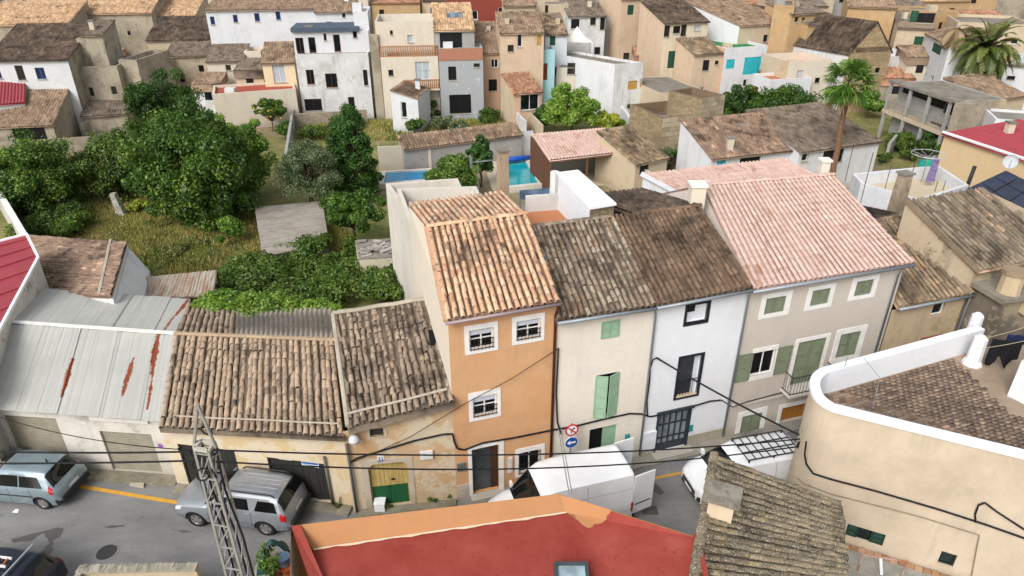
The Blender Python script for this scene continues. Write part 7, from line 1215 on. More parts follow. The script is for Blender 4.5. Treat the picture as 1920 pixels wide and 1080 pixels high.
# --- silver off-roader
c = Car('off_road_car', 'silver estate off-road car with roof rails parked by black plank doors', [(0, .45, .7, .86, .66, .56, .6), (.12, .36, .8, .95, .82, .7, .78), (.55, .34, .95, 1.06, .9, .78, .86), (1.25, .34, 1.03, 1.14, .92, .8, .88), (2.05, .34, 1.1, 1.66, .92, .68, .88), (2.7, .34, 1.12, 1.73, .92, .7, .88), (3.7, .34, 1.13, 1.72, .92, .69, .88), (4.12, .36, 1.12, 1.66, .91, .66, .87), (4.42, .4, 1.08, 1.2, .88, .74, .84), (4.5, .44, .8, 1.05, .84, .7, .8), (4.57, .5, .7, .9, .78, .62, .74)], (.88, 3.6), .37, carpaint('#9ba0a6', .5))
c.patch('windscreen', 1.32, 2.0, 1.32, 2.0, 4.12, 7, CG, mirror_join=True, nt=8); c.patch('rear_window', 4.16, 4.4, 4.16, 4.4, 4.05, 7, CG, mirror_join=True); c.patch('side_window', 1.7, 2.25, 2.1, 2.25, 3.12, 3.86, CG); c.patch('side_window', 2.32, 3.1, 2.32, 3.02, 3.12, 3.88, CG); c.patch('side_window', 3.3, 4.16, 3.42, 4.02, 3.12, 3.84, CG)
for x in (1.45, 2.3, 3.15): c.seam(x, .3)
c.handle(2.15); c.handle(3.0); c.mirror(1.62); c.patch('tail_light', 4.28, 4.46, 4.26, 4.44, 1.8, 3.2, RED_L, .014); c.patch('headlight', .06, .36, .12, .42, 2.4, 3.4, CLR_L, .012); [c.patch('cladding', a_, b_, a_, b_, .02, 1.05, flat('#6f7680', .5), .012, nx=10) for a_, b_ in ((.04, .42), (1.36, 3.14), (4.08, 4.52))]; c.box('rear_bumper', PLA, 4.5, 4.66, -.78, .78, .45, .68); plate(c, 4.56, .86)
for sg in (-1, 1): pts = [V(x, sg * (.62), z) for x, z in ((2.2, 1.70), (2.35, 1.79), (3.9, 1.79), (4.05, 1.70))]; MB().tube(pts, .028, 6).build('roof_rail', PLA, c.root)
for k in range(5): c.box('roof_groove', c.paint, 2.3, 4.0, -.4 + k * .2 - .012, -.4 + k * .2 + .012, 1.725, 1.742)
h = unit(V(-.987, .158, 0)); na = V(-11.62, 18.52, 0) + V(.158, .987, 0) * .8; c.place(na + h * .88, h)
# --- big white van with open rear doors
M_vw = carpaint('#e4e6e8', 0., .35)
c = Car('delivery_van', 'large white delivery van with its rear doors open', [(0, .4, .72, .88, .72, .6, .66), (.1, .3, .86, 1.0, .9, .76, .86), (.45, .3, 1.02, 1.16, .98, .84, .93), (.85, .3, 1.16, 1.3, 1.0, .86, .95), (1.65, .3, 1.3, 2.26, 1.0, .8, .95), (2.1, .3, 1.34, 2.46, 1.0, .84, .95), (3.2, .3, 1.35, 2.5, 1.0, .86, .95), (5.0, .3, 1.35, 2.5, 1.0, .86, .95), (5.08, .32, 1.35, 2.46, .98, .84, .94)], (.95, 4.0), .34, M_vw)
c.patch('windscreen', .92, 1.6, .92, 1.6, 4.1, 7, CG, mirror_join=True, nt=8); c.patch('side_window', 1.0, 1.95, 1.55, 1.95, 3.1, 3.6, CG); c.seam(2.05, .3, 3.9); c.seam(3.3, .3, 3.9); c.seam(1.05, .3, 3.); c.handle(1.9); c.mirror(1.05); c.patch('headlight', .08, .5, .16, .55, 2.3, 3.3, CLR_L, .012); c.patch('side_crease', 2.1, 5., 2.1, 5., 1.5, 1.62, flat('#cfd2d4', .5), .006); c.patch('body_line_shade', 2.1, 5., 2.1, 5., 3.42, 3.46, flat('#c8cbce', .5), .006); [c.patch('sill_trim', a_, b_, a_, b_, .02, .4, PLA, .01) for a_, b_ in ((.1, .52), (1.38, 3.58), (4.42, 4.95))]  # grey strips paint the shading of the pressed body lines
c.box('dark_interior', flat('#17181a', .9), 5.081, 5.1, -.86, .86, .62, 2.3); c.box('rear_bumper', PLA, 5.06, 5.2, -.95, .95, .34, .56); c.patch('tail_light', 4.98, 5.07, 4.98, 5.07, 1.3, 2.5, RED_L, .012)  # near-black panel paints the shade of the open load space
for sg, ang in ((1, 82), (-1, 100)):
    a = math.radians(ang); d = V(math.sin(a) * 1., sg * -math.cos(a) * 1., 0) if False else V(math.sin(a), sg * math.cos(a), 0); p = V(5.1, sg * .92, 0); n_ = V(-d[1], d[0], 0) * .05; w_ = .88; zz = (.55, 2.36)
    o = MB().hexa([p + n_ * 0 + V(0, 0, zz[0]), p + d * w_ + V(0, 0, zz[0]), p + d * w_ + n_ + V(0, 0, zz[0]), p + n_ + V(0, 0, zz[0]), p + V(0, 0, zz[1]), p + d * w_ + V(0, 0, zz[1] - .03), p + d * w_ + n_ + V(0, 0, zz[1] - .03), p + n_ + V(0, 0, zz[1])]).build('rear_door', M_vw, c.root)
    for s_ in (-.012, 1.012): q0 = p + d * .1 + n_ * s_; q1 = p + d * .78 + n_ * s_; MB().bar(q0 + V(0, 0, .98), q1 + V(0, 0, .98), .02, .05).build('door_trim', PLA, o); MB().bar(q0 + V(0, 0, 1.5), q1 + V(0, 0, 1.5), .012, .02).build('door_crease_shade', flat('#c3c6c9', .5), o)  # grey bar paints the shading of the door's pressed line
h = unit(V(-.957, -.285, 0)); c.place(V(4.1, 19.42, 0) + h * 5.05, h)
# --- small white van with roof rack
c = Car('compact_van', 'small white van with black roof rack parked before the grey house', [(0, .34, .58, .74, .62, .52, .56), (.12, .25, .7, .86, .8, .68, .76), (.42, .22, .9, 1.02, .9, .76, .85), (.74, .22, 1.02, 1.13, .92, .78, .87), (1.55, .22, 1.1, 1.7, .92, .7, .87), (2.1, .22, 1.14, 1.8, .92, .76, .87), (3.2, .22, 1.14, 1.82, .92, .78, .87), (4.3, .24, 1.14, 1.8, .91, .77, .86), (4.4, .28, 1.1, 1.72, .88, .73, .84)], (.9, 3.55), .33, M_vw)
c.patch('windscreen', .8, 1.5, .8, 1.5, 4.1, 7, CG, mirror_join=True, nt=8); c.patch('side_window', 1.0, 1.85, 1.5, 1.85, 3.12, 3.84, CG); c.seam(1.0, .2); c.seam(1.95, .2, 3.9); c.seam(3.1, .2, 3.9); c.handle(1.98); c.mirror(1.02); c.patch('headlight', .14, .62, .22, .66, 2.75, 3.9, CLR_L, .012); c.patch('bumper_grille', 0.02, .1, .02, .1, .3, 2., PLA, .012)
c.box('grille', PLA, -.02, .03, -.5, .5, .5, .66); c.box('lower_grille', PLA, -.02, .05, -.55, .55, .34, .45); plate(c, -.02, .475, False); c.patch('side_crease', 2.2, 4.3, 2.2, 4.3, 1.5, 1.6, flat('#cfd2d4', .5), .006); c.patch('tail_light', 4.3, 4.4, 4.3, 4.4, 2., 3.4, RED_L, .012); c.box('rear_window', CG, 4.395, 4.41, -.6, .6, 1.15, 1.6)  # grey strip on the flank paints the shading of a pressed crease
rk = MB()
for y in (-.62, -.2, .2, .62): rk.bar(V(1.95, y, 1.9), V(4.15, y, 1.9), .035)
for k in range(8): rk.bar(V(1.95 + k * 2.2 / 7, -.64, 1.92), V(1.95 + k * 2.2 / 7, .64, 1.92), .03)
for x in (2.0, 3.05, 4.15):
    for y in (-.62, .62): rk.bar(V(x, y, 1.76), V(x, y, 1.9), .05)
rk.build('roof_rack', flat('#1e2024', .5), c.root)
c.place(V(6.85, 20.05, 0), (-.972, -.236))
# --- dark car with ladders, bottom left
c = Car('dark_estate_car', 'dark blue car with loaded roof rack in the bottom left corner', [(0, .34, .56, .68, .60, .5, .55), (.14, .25, .64, .78, .78, .66, .74), (.9, .22, .86, .98, .88, .74, .82), (1.8, .22, .95, 1.42, .88, .62, .84), (2.6, .22, .97, 1.48, .88, .64, .84), (3.7, .22, .97, 1.45, .87, .62, .84), (4.15, .27, .9, 1.0, .84, .68, .8), (4.3, .36, .6, .78, .74, .58, .7)], (.82, 3.5), .31, carpaint('#1b2230', .3))
c.patch('windscreen', .98, 1.75, .98, 1.75, 4.12, 7, CG, mirror_join=True); c.patch('rear_window', 3.76, 4.12, 3.76, 4.12, 4.05, 7, CG, mirror_join=True); c.patch('side_window', 1.5, 2.5, 1.85, 2.5, 3.12, 3.86, CG); c.patch('side_window', 2.56, 3.6, 2.56, 3.4, 3.12, 3.86, CG); c.patch('tail_light', 4.0, 4.2, 4., 4.2, 2., 3.2, RED_L, .012)
mb = MB(); [mb.bar(V(x, -.75, 1.56), V(x, .75, 1.56), .05) for x in (2.2, 3.4)]; mb.build('roof_bars', flat('#c9ccd0', .3, .7), c.root)
c.place(V(-19.4, 16.0, 0), (-.99, .14))
ld = thing('ladder', V(-16.6, 15.7, 1.6), 'orange and white ladder lying on the dark car roof', 'ladder'); a0, a1 = V(-18.6, 15.95, 1.64), V(-16.2, 15.62, 1.64); dn = V(.0, -.32, 0)
for o_ in (V(0, 0, 0), dn): MB().bar(a0 + o_, a1 + o_, .05, .07).build('rail', flat('#d9dadb', .4), ld)
for k in range(9): p = a0 + (a1 - a0) * (k + .5) / 9; MB().bar(p, p + dn, .035).build('rung', flat('#d9692a', .5), ld)
# ================================================================ lattice pole and cables
def aty(px, py, y): d = ray(px, py); return CP + d * (y / d[1])
pc = G(392, 866, 7.4); po = thing('lattice_pole', flr(pc), 'grey steel lattice utility pole in front of the silver car', 'utility pole'); M_galv = flat('#a4a39c', .5, .35, var=.2); x = unit(V(.95, -.2, 0)); y = V(-x[1], x[0], 0); bx, by = flr(pc)[:2]
cor = lambda z, sx, sy: V(bx, by, z) + x * sx * (.31 - z * .014) + y * sy * (.25 - z * .012)
for sx in (-1, 1):
    for sy in (-1, 1): MB().bar(cor(0, sx, sy), cor(7.9, sx, sy), .06).build('leg', M_galv, po)
nb_ = 9
for i in range(nb_):
    z0, z1 = 7.6 * i / nb_ + .2, 7.6 * (i + 1) / nb_ + .2; mb = MB()
    for sy in (-1, 1): mb.bar(cor(z0, -1, sy), cor(z1, 1, sy), .03); mb.bar(cor(z1, -1, sy), cor(z1, 1, sy), .035)
    for sx in (-1, 1): mb.bar(cor(z0, sx, -1), cor(z1, sx, 1), .03)
    mb.build('brace', M_galv, po)
tp = V(bx, by, 7.95); mb = MB(); [mb.bar(cor(7.95, *a), cor(7.95, *b), .09) for a, b in (((-1, -1), (1, -1)), ((1, -1), (1, 1)), ((1, 1), (-1, 1)), ((-1, 1), (-1, -1)))]; mb.build('head_frame', flat('#b5b0a2', .6), po); mb = MB(); mb.bar(tp - x * .3, tp + x * .12 + V(0, 0, 1.35), .06); mb.bar(tp + x * .32, tp + x * .12 + V(0, 0, 1.35), .06); mb.build('top_spike', M_galv, po)
M_cab = flat('#17181a', .7)
def sagline(a, b, sag, n=18): return [a + (b - a) * t - V(0, 0, sag * 4 * t * (1 - t)) for t in np.linspace(0, 1, n)]
def cable(label, pts, r=.02, mat=None, name='power_cable', group='overhead and wall mounted cables'): return tag(MB().tube(pts, r, 6).build(name, mat or M_cab, None, True), label, 'cable', group)
mb = MB(); rr = np.random.default_rng(3)
for k in range(9):
    c0 = tp + V(*(rr.normal(0, .28, 2)), -.35 + rr.normal(0, .14)) - x * .15; ax = unit(rr.normal(0, 1, 3)); e1 = unit(np.cross(ax, (0, 0, 1))); e2 = np.cross(ax, e1); R0 = rr.uniform(.1, .24); mb.tube([c0 + (e1 * math.cos(a) + e2 * math.sin(a) * .7) * R0 for a in np.linspace(0, rr.uniform(3, 6.5), 14)], .025, 5)
for k in range(4): a = tp + x * (-.3 + .2 * k) - V(0, 0, .3); mb.tube([a, a - V(.03, 0, 1.2), a + V(.1, .05, -3.), a + V(.15, 0, -7.4)], .03, 5)
mb.build('cable_coils', M_cab, po, True)
hook = aty(1512, 822, 18.95); hook2 = aty(1506, 836, 18.95)
cable('upper black cable crossing from lattice pole to the curved house', sagline(tp + x * .25 - V(0, 0, .1), hook, .42), .024); cable('lower black cable crossing from lattice pole to the curved house', sagline(tp + x * .2 - V(0, 0, .5), hook2, .62), .024)
cable('upper black cable running left from the lattice pole', sagline(tp - x * .3 - V(0, 0, .25), aty(-40, 846, 14.2), .05), .027); cable('lower black cable running left from the lattice pole', sagline(tp - x * .25 - V(0, 0, .55), aty(-40, 869, 14.2), .03), .027); cable('thin slack wire from the garage to the lattice pole', sagline(FG.P(.6, 3.3, .1), tp - x * .2 - V(0, 0, .2), .5), .014)
cable('thin wire hanging straight down beside the lattice pole', [tp - x * .45 - V(0, 0, .4), tp - x * .42 - V(0, 0, 3), tp - x * .4 - V(0, 0, 7.9)], .012)
def wallcable(label, fac, pix, r=.025, off=.05, mat=None):
    P = [fac.P(*fac.uz(*p), off) for p in pix]; out = []
    for a, b in zip(P[:-1], P[1:]): out += [a + (b - a) * t for t in np.linspace(0, 1, 5)[:-1]]
    return cable(label, out + [P[-1]], r, mat)
wallcable('black cable clipped along the ochre house wall', FY, [(657, 866), (668, 858), (720, 842), (780, 824), (830, 813), (848, 812), (852, 828), (857, 839)], .035); wallcable('black cable bundle clipped across orange, cream and white houses', FR, [(858, 840), (870, 842), (905, 829), (960, 820), (1030, 806), (1080, 797), (1130, 785), (1180, 774), (1202, 775), (1218, 780), (1235, 777), (1290, 763), (1330, 751), (1350, 749)], .035); wallcable('black cable along the grey house string course', FR, [(1352, 749), (1372, 762), (1400, 752), (1460, 736), (1520, 722)], .022)
wallcable('looped black cable on the white house wall', FR, [(1213, 780), (1212, 750), (1217, 712), (1218, 690), (1223, 673), (1230, 670)], .025); cable('thick black cable slanting from white house to the curved house', sagline(FR.P(*FR.uz(1229, 669), .06), hook, .1), .036); wallcable('vertical wires down the edge of the cream house', FR, [(1046, 652), (1042, 735), (1044, 790), (1051, 812)], .03)
cable('thin brown wire slanting across the orange house front', [FR.P(*FR.uz(1046, 650), .1), FR.P(*FR.uz(960, 705), .12), FR.P(*FR.uz(862, 757), .14), FY.P(*FY.uz(770, 812), .2), FY.P(*FY.uz(664, 862), .12)], .014, flat('#4a3327', .7)); cable('thin grey guy wire in front of the white van', sagline(FR.P(*FR.uz(1046, 800), .08), G(1068, 931, 5.02), .05), .016, flat('#8f9194', .6)); cable('second grey guy wire in front of the white van', sagline(FR.P(*FR.uz(1050, 800), .08), G(1074, 933, 5.02), .05), .016, flat('#8f9194', .6))
FCc = lambda px: FC.P(*FC.uz(*px), .06)
def curvepts(pix): 
    P = [FCc(p) for p in pix]; out = []
    for a, b in zip(P[:-1], P[1:]): out += [a + (b - a) * t for t in np.linspace(0, 1, 5)[:-1]]
    return out + [P[-1]]
cable('thick black cable running along the curved house wall', curvepts([(1512, 826), (1509, 850), (1512, 868), (1525, 886), (1560, 897), (1640, 918), (1760, 953), (1850, 982), (1935, 1012)]), .034); cable('looped branch of the black cable on the curved house wall', curvepts([(1829, 977), (1828, 962), (1834, 945), (1846, 940), (1870, 958), (1935, 1000)]), .03); cable('thin grey wire sagging along the curved house wall', curvepts([(1493, 893), (1510, 906), (1560, 925), (1640, 945), (1730, 968), (1800, 990), (1836, 1001), (1830, 1030), (1820, 1085)]), .018, flat('#857a66', .7))
mb = MB()
for k in range(4): c0 = hook + V(.02, -.1, -.05 - .04 * k); mb.tube([c0 + V(.16 * math.cos(a) * (1 + .2 * k) - .12, -.05, .22 * math.sin(a)) for a in np.linspace(0, 6, 14)], .02, 5)
tag(mb.build('cable_hook', M_cab, None, True), 'tangle of black cable hooks on the curved house corner', 'cable hook')
# ================================================================ road signs
def disc_on(fac, c, r, th, n=28): 
    p = [c + fac.u * r * math.cos(a) + V(0, 0, r * math.sin(a)) for a in np.linspace(0, 2 * math.pi, n, False)]; q = [a + fac.n * th for a in p]; return MB().add(p + q, [tuple(range(n)), tuple(range(n, 2 * n))] + [(i, (i + 1) % n, n + (i + 1) % n, n + i) for i in range(n)])
def arrow(fac, c, pts, off): return MB().add([c + fac.u * a + V(0, 0, b) + fac.n * off for a, b in pts] + [c + fac.u * a + V(0, 0, b) + fac.n * (off + .006) for a, b in pts], [tuple(range(len(pts))), tuple(range(len(pts), 2 * len(pts)))])
R_S = .27; c1 = FR.P(*FR.uz(1073, 812), .55); c2 = FR.P(*FR.uz(1073, 834), .55); c1 = onF(FR, 1072, 806, .55); c2 = onF(FR, 1071, 829, .55)
s1 = thing('turn_sign', c1, 'round red ringed no turning sign with black arrow', 'road sign'); disc_on(FR, c1, R_S, .02).build('plate', flat('#c01820', .4), s1); disc_on(FR, c1 + FR.n * .021, R_S * .76, .005).build('face', flat('#e8e8e8', .4), s1); arrow(FR, c1, [(-.04, -.14), (.0, -.14), (.0, .02), (.06, .06), (.06, .02), (.14, .08), (.06, .14), (.06, .1), (-.04, .05)], .028).build('arrow', flat('#16171a', .5), s1); arrow(FR, c1, [(-.17, .12), (-.13, .16), (.17, -.12), (.13, -.16)], .036).build('slash', flat('#c01820', .4), s1)
s2 = thing('direction_sign', c2, 'round blue sign with white arrow pointing left', 'road sign'); disc_on(FR, c2, R_S, .02).build('plate', flat('#e8eaee', .4), s2); disc_on(FR, c2 + FR.n * .021, R_S * .92, .005).build('face', flat('#1d4f9f', .4), s2); arrow(FR, c2, [(-.18, 0), (-.06, .11), (-.06, .04), (.17, .04), (.17, -.04), (-.06, -.04), (-.06, -.11)], .028).build('arrow', flat('#f0f0f0', .4), s2)
sp0 = thing('sign_post', flr(c2), 'thin grey post carrying the two round road signs', 'sign post'); MB().tube([flr(c2) - FR.n * .04, V(c1[0], c1[1], c1[2] + .25) - FR.n * .04], .035, 8).build('post', M_zinc, sp0, True); MB().tube([V(c1[0], c1[1], c1[2] + .25) - FR.n * .04, V(c1[0], c1[1], c1[2] + .27) - FR.n * .04], .045, 8).build('cap', M_zinc, sp0)
# lamp, junction box, number tile, crate, weeds
lp = onF(FY, 664, 824, .25); l_ = thing('street_lamp', lp, 'small white bell shaped lamp at the corner of the ochre house', 'lamp'); MB().tube([lp + V(0, 0, .18), lp + V(0, 0, .1), lp, lp - V(0, 0, .08)], [.05, .15, .2, .2], 12).build('shade', flat('#c6c8ca', .5), l_, True); MB().bar(lp + V(0, 0, .12), lp - FY.n * .25 + V(0, 0, .12), .04).build('bracket', M_zinc, l_)
FY.box(MB(), *FY.R(787, 846, 812, 857), .0, .09).build('junction_box', flat('#d9d9d6', .5), hy); R_ = FY.R(707, 854, 721, 866); tl_ = FY.box(MB(), *R_, 0.001, .02).build('number_tile', flat('#dfe4ec', .3), hy); um = (R_[0] + R_[1]) / 2; hh = R_[3] - R_[2]
for d_ in (-.05, .05): FY.box(MB(), um + d_ - .014, um + d_ + .014, R_[2] + hh * .2, R_[3] - hh * .2, .021, .026).build('digit_one', flat('#3558a8', .4), tl_)
c = G(714, 957); cr = thing('plastic_crate', c, 'white plastic crate beside the green and cream door', 'crate'); MB().box(c[0] - .19, c[0] + .19, c[1] - .17, c[1] + .17, .1, .46).build('tub', flat('#dcdedf', .5), cr); MB().box(c[0] - .21, c[0] + .21, c[1] - .19, c[1] + .19, .461, .5).build('lid', flat('#e8eaeb', .5), cr)
for i, (px, h_) in enumerate((((806, 937), .45), ((842, 930), .55), ((727, 955), .3), ((634, 952), .25))): bush('weed', ('weed clump at the foot of the ochre wall', 'larger weed clump near the orange house plinth', 'small weed beside the white crate', 'small weed by the corner drainpipe')[i], px, h_, 34 if i < 2 else 16, GR_MID, 500, .045, 8, 'weeds along the wall foot')
# tar streaks and dark stains in the road
M_tar = concrete('#5d5b59', '#484644', .4, 3.)
def blob(pix, z=.0105): 
    P = [G(*p) for p in pix]; out = []
    n = len(P)
    for i in range(n):
        for t in np.linspace(0, 1, 4)[:-1]: q_ = [(1 - t) * P[i] + t * P[(i + 1) % n]][0]; out.append(q_ + V(random.uniform(-.05, .05), random.uniform(-.05, .05), 0))
    o = sheet('tar_patch', out, z, M_tar); return o
blob([(20, 1012), (60, 1002), (110, 990), (121, 992), (112, 1006), (98, 1015), (100, 1030), (82, 1050), (66, 1068), (64, 1060), (78, 1036), (92, 1018), (84, 1000), (60, 1012), (28, 1019)]); blob([(192, 988), (215, 984), (236, 982), (232, 988), (210, 991)]); blob([(318, 993), (335, 994), (362, 998), (340, 999)], .011); blob([(1228, 905), (1246, 922), (1236, 930), (1222, 918)], .011)
tag(MB().hexa([G(30, 958) + V(*o) for o in ((-.1, -.08, .008), (.12, -.1, .008), (.14, .06, .008), (-.08, .1, .008), (-.06, -.05, .04), (.08, -.06, .03), (.1, .04, .06), (-.05, .07, .03))]).build('crumpled_paper', flat('#e0ddd6', .8)), 'crumpled white paper lying on the road behind the blue grey car', 'litter')
# ================================================================ foreground corner: yard wall, tarp, pots
yw = thing('yard_wall', G(260, 1075, 2.2), 'low rough concrete yard wall at the bottom edge', 'wall'); a, b = G(150, 1064, 2.3), G(372, 1060, 2.3); Cw = concrete('#a39c8e', '#5f594d', .7, 3., .3)
MB().prism([a, b, b + V(0, -.18, 0), a + V(0, -.18, 0)], 0, 2.3).build('wall_face', plaster('#c9b48e', '#8a7d66', .4), yw); n = 30; mb = MB()
for i in range(n): p, q_ = a + (b - a) * i / n, a + (b - a) * (i + 1) / n; mb.hexa([p + V(0, .04, 0), q_ + V(0, .04, 0), q_ + V(0, -.24, 0), p + V(0, -.24, 0)] + [v + V(0, 0, .06 + random.uniform(0, .05)) for v in (p + V(0, .04, 0), q_ + V(0, .04, 0), q_ + V(0, -.24, 0), p + V(0, -.24, 0))])
mb.build('coping', Cw, yw); MB().prism([a, a + V(.18, 0, 0), a + V(.18, -2.5, 0), a + V(0, -2.5, 0)], 0, 2.32).build('wall_face', Cw, yw)
yp = thing('yard_platform', G(510, 1090, 1.2), 'small planted terrace between the yard wall and red roof house', 'terrace'); ya, yb = G(470, 1100, 1.4), G(552, 1030, 1.4); MB().box(ya[0] - .1, yb[0] + .1, 11.5, yb[1] - .1, 0, 1.4).build('platform', Cw, yp)
c = G(512, 1062, 1.9); tp_ = thing('green_tarp', c, 'dark green tarpaulin draped over plants beside the red roof', 'tarpaulin'); N_ = 14; vs = []
for j in range(N_ + 1):
    for i in range(N_ + 1):
        s_, t_ = i / N_, j / N_; p = bil((G(478, 1072, 1.7), G(548, 1056, 1.7), G(544, 1026, 1.7), G(492, 1036, 1.7)), s_, t_); r_ = max(abs(s_ - .5), abs(t_ - .6)) * 2; vs.append(p + V(.05 * math.sin(9 * t_ + 3 * s_), 0, .75 * (1 - r_ ** 1.6) + .07 * math.sin(11 * s_ + 5 * t_)))
fs = [(j * (N_ + 1) + i, j * (N_ + 1) + i + 1, (j + 1) * (N_ + 1) + i + 1, (j + 1) * (N_ + 1) + i) for j in range(N_) for i in range(N_) if not (i > 3 and j < 6)]; MB().add(vs, fs).build('sheet', flat('#14453f', .5, 0, .4, .3), tp_, True)
def pot(name, label, px, z, r, h_, col, cat='pot', mat=None):
    c = G(*px, z); o = MB().tube([c, c + V(0, 0, h_ * .9), c + V(0, 0, h_ * .9), c + V(0, 0, h_)], [r * .75, r, r * 1.1, r * 1.1], 14, False); o.add([c + V(r * math.cos(a), r * math.sin(a), h_ * .85) for a in np.linspace(0, 6.283, 14, False)], [tuple(range(14))]); return tag(o.build(name, mat or flat(col, .8), None, True), label, cat, 'pots on the planted terrace')
pot('plant_pot', 'terracotta pot at the bottom edge beside the tarp', (540, 1074), 1.42, .2, .32, '#b5562c'); pot('plant_pot', 'brown clay pot left of the orange terracotta pot', (522, 1078), 1.42, .16, .28, '#7d4330'); pot('bucket', 'blue grey bucket under the green tarpaulin', (534, 1058), 1.75, .19, .36, '#5f7388', 'bucket')
bush_c = G(512, 1066, 1.5); t = thing('potted_plant', bush_c, 'leafy plant growing under the green tarpaulin', 'plant'); P_, N2 = fill(clumps(bush_c + V(0, 0, .45), (.42, .35, .4), 16, 5, -1), .2, 60, 5); leafmesh('foliage', P_, N2, .06, GR_MID, t, 5); MB().tube([bush_c - V(0, 0, .1), bush_c + V(0, 0, .4)], .03, 5).build('stem', BARK, t)
# ================================================================ cluttered ledge, bottom right
lg = thing('brick_ledge', G(1700, 1070, 3.2), 'grey concrete ledge with brick coping below the curved house', 'ledge'); a, b = FCc((1580, 1014)), FCc((1860, 1100)); a[2] = b[2] = 0; zl_ = FC.uz(1580, 1014)[1]; dd = FC.n * 1.6
MB().prism([a, b, b + dd, a + dd], 0, zl_ - .12).build('slab', concrete('#9a9890', '#62605a', .5, 1.4), lg); n = 18
for i in range(n): p, q_ = a + (b - a) * (i + .04) / n, a + (b - a) * (i + .96) / n; e = FC.n * .14; MB().prism([p, q_, q_ + e, p + e], zl_ - .119, zl_ - .02 + .01 * (i % 3)).build('brick', plaster(random.choice(['#b98a62', '#a87a58', '#c79c74']), '#8a6a50', .4), lg)
rf_ = thing('pipe_rack', G(1650, 1060, 3.2), 'rusty white pipe frame standing on the concrete ledge', 'frame'); M_rw = plaster('#c9c4ba', '#8a5030', .7, .6, .3, '#9a5a34'); z0 = zl_ - .12; p0, p1 = G(1608, 1070, z0), G(1690, 1082, z0)
for p in (p0, p1): MB().tube([p, p + V(0, 0, .75)], .03, 6).build('upright', M_rw, rf_)
MB().tube([p0 + V(0, 0, .75), p1 + V(0, 0, .75)], .035, 6).build('crossbar', M_rw, rf_); MB().tube([p0 + (p1 - p0) * .4 + V(0, 0, .75), p0 + (p1 - p0) * .45 + V(0, -.2, .2)], .05, 6).build('hanging_pipe', flat('#d8dadb', .5), rf_)
# ================================================================ washing on the terrace
wl_ = thing('washing_line', G(1860, 660, 6.3), 'clothes lines strung over the brick terrace', 'clothes line'); a, b = G(1815, 640, 6.4), G(1960, 600, 6.6)
for k in range(2): MB().tube(sagline(a + V(0, -.5 * k, 0), b + V(0, -.8 * k, 0), .1), .01, 4).build('line', flat('#b9ad8c', .7), wl_)
def cloth(label, px, z, w_, h_, col, ang=.3, name='washing'):
    c = G(*px, z); d = V(math.cos(ang), math.sin(ang), 0); e = V(-d[1], d[0], 0); n, m = 10, 8; vs = [c + d * w_ * (i / n - .5) + V(0, 0, -h_ * (j / m) * (1 + .25 * math.sin(i * 1.1))) + e * (.07 * math.sin(i * 1.7) * (.3 + j / m)) for j in range(m + 1) for i in range(n + 1)]
    fs = [(j * (n + 1) + i, j * (n + 1) + i + 1, (j + 1) * (n + 1) + i + 1, (j + 1) * (n + 1) + i) for j in range(m) for i in range(n)]; o = MB().add(vs, fs).build(name, flat(col, .95), None, True); md = o.modifiers.new('thickness', 'SOLIDIFY'); md.thickness = .015; return tag(o, label, 'washing', 'washing on the brick terrace')
cloth('black sheet hanging from the terrace clothes line', (1890, 638), 6.35, 1.0, .95, '#15161a', -.2); cloth('dark navy garment on the terrace clothes line', (1912, 628), 6.4, .8, .45, '#1d2547', -.1)
tag(MB().tube([G(1572, 724, 5.05), G(1590, 668, 6.5)], .012, 5).build('aerial_rod', M_zinc), 'thin rod aerial rising from the white parapet', 'aerial'); tag(MB().tube([G(1636, 766, 5.07), G(1650, 708, 6.3), G(1620, 672, 6.6)], .014, 5).build('wire_stay', M_zinc), 'bent wire stay fixed to the brick terrace edge', 'wire')
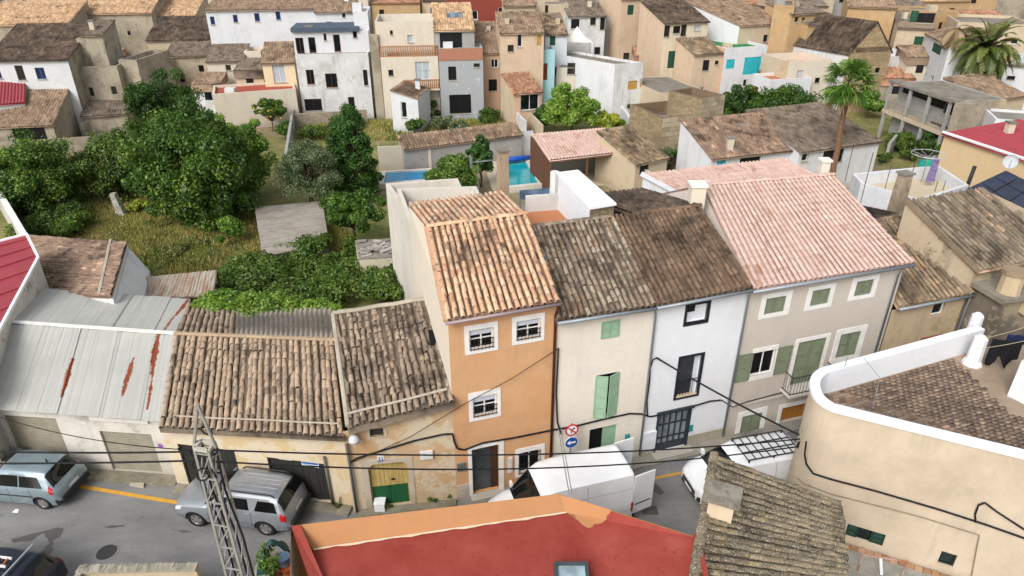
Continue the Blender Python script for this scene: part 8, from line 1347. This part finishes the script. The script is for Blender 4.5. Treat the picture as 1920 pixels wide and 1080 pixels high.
# ================================================================ distant houses that close the view
rr = np.random.default_rng(12); wm = [(P_BEIGE, 'beige'), (P_CREAM, 'cream'), (P_STAIN, 'stained grey'), (P_OCH, 'ochre'), (P_WHITE2, 'white'), (P_PEACH, 'peach'), (P_GREY, 'grey')]; tm_ = [(T_MID, 'brown'), (T_DARK, 'dark brown'), (T_TAN, 'tan'), (T_GREYB, 'grey brown'), (T_RUST, 'rust red')]; _seen = set()
def far_house(x, y, w_, d_, z, k):
    A, B = V(x - w_ / 2, y, 0), V(x + w_ / 2, y + rr.normal(0, .6), 0); f = Fac(A, B); part = 'far left' if x < -60 else 'left' if x < -20 else 'centre' if x < 20 else 'right' if x < 60 else 'far right'
    for _ in range(60):
        (m, mn), (tm, tn) = wm[int(rr.integers(len(wm)))], tm_[int(rr.integers(len(tm_)))]; lab = 'distant %s house with %s roof on the skyline at %s' % (mn, tn, part)
        if lab not in _seen: break
    _seen.add(lab); t = thing('distant_house', f.P(f.L / 2, 0), lab, 'house', 'distant houses along the top edge')
    for i in range(int(w_ / 2.6)): u = 1.2 + i * 2.5; bwin(f, t, (u, u + .8, z - 2.2, z - 1.), 'wskgb'[int(rr.integers(5))]) if rr.random() < .7 else None
    mb = MB(); f.wall(mb, 0, f.L, 0, z); mb.build('wall', m, t); bk = -f.n * d_; up = V(0, 0, rr.uniform(1., 1.9)); A, B = f.P(0, z), f.P(f.L, z); C, D = B + bk + up, A + bk + up
    MB().quad(flr(B), flr(C), C, B).build('wall', m, t); MB().quad(flr(A), flr(D), D, A).build('wall', m, t); s = unit(C - B); corr_roof('roof', t, (A - s * .25, B - s * .25, C, D), tm, .35, .6, .09)
x_ = -104.
while x_ < 112:
    w_ = rr.uniform(6, 10); far_house(x_ + w_ / 2, 124 + rr.uniform(-5, 5), w_ - .3, 8, rr.uniform(7.2, 9.6), 0); x_ += w_
for x_, y_, w_, z_ in ((52, 97, 8, 8.2), (62, 94, 8, 7.2), (72, 92, 8, 8.6), (80, 88, 8, 7.), (40, 104, 8, 8.8), (26, 108, 9, 9.2), (12, 110, 8, 9.5), (86, 100, 9, 9), (60, 104, 9, 9.4), (-88, 98, 9, 8.5), (-4, 112, 8, 9.6)): far_house(x_, y_, w_, 7, z_, 0)
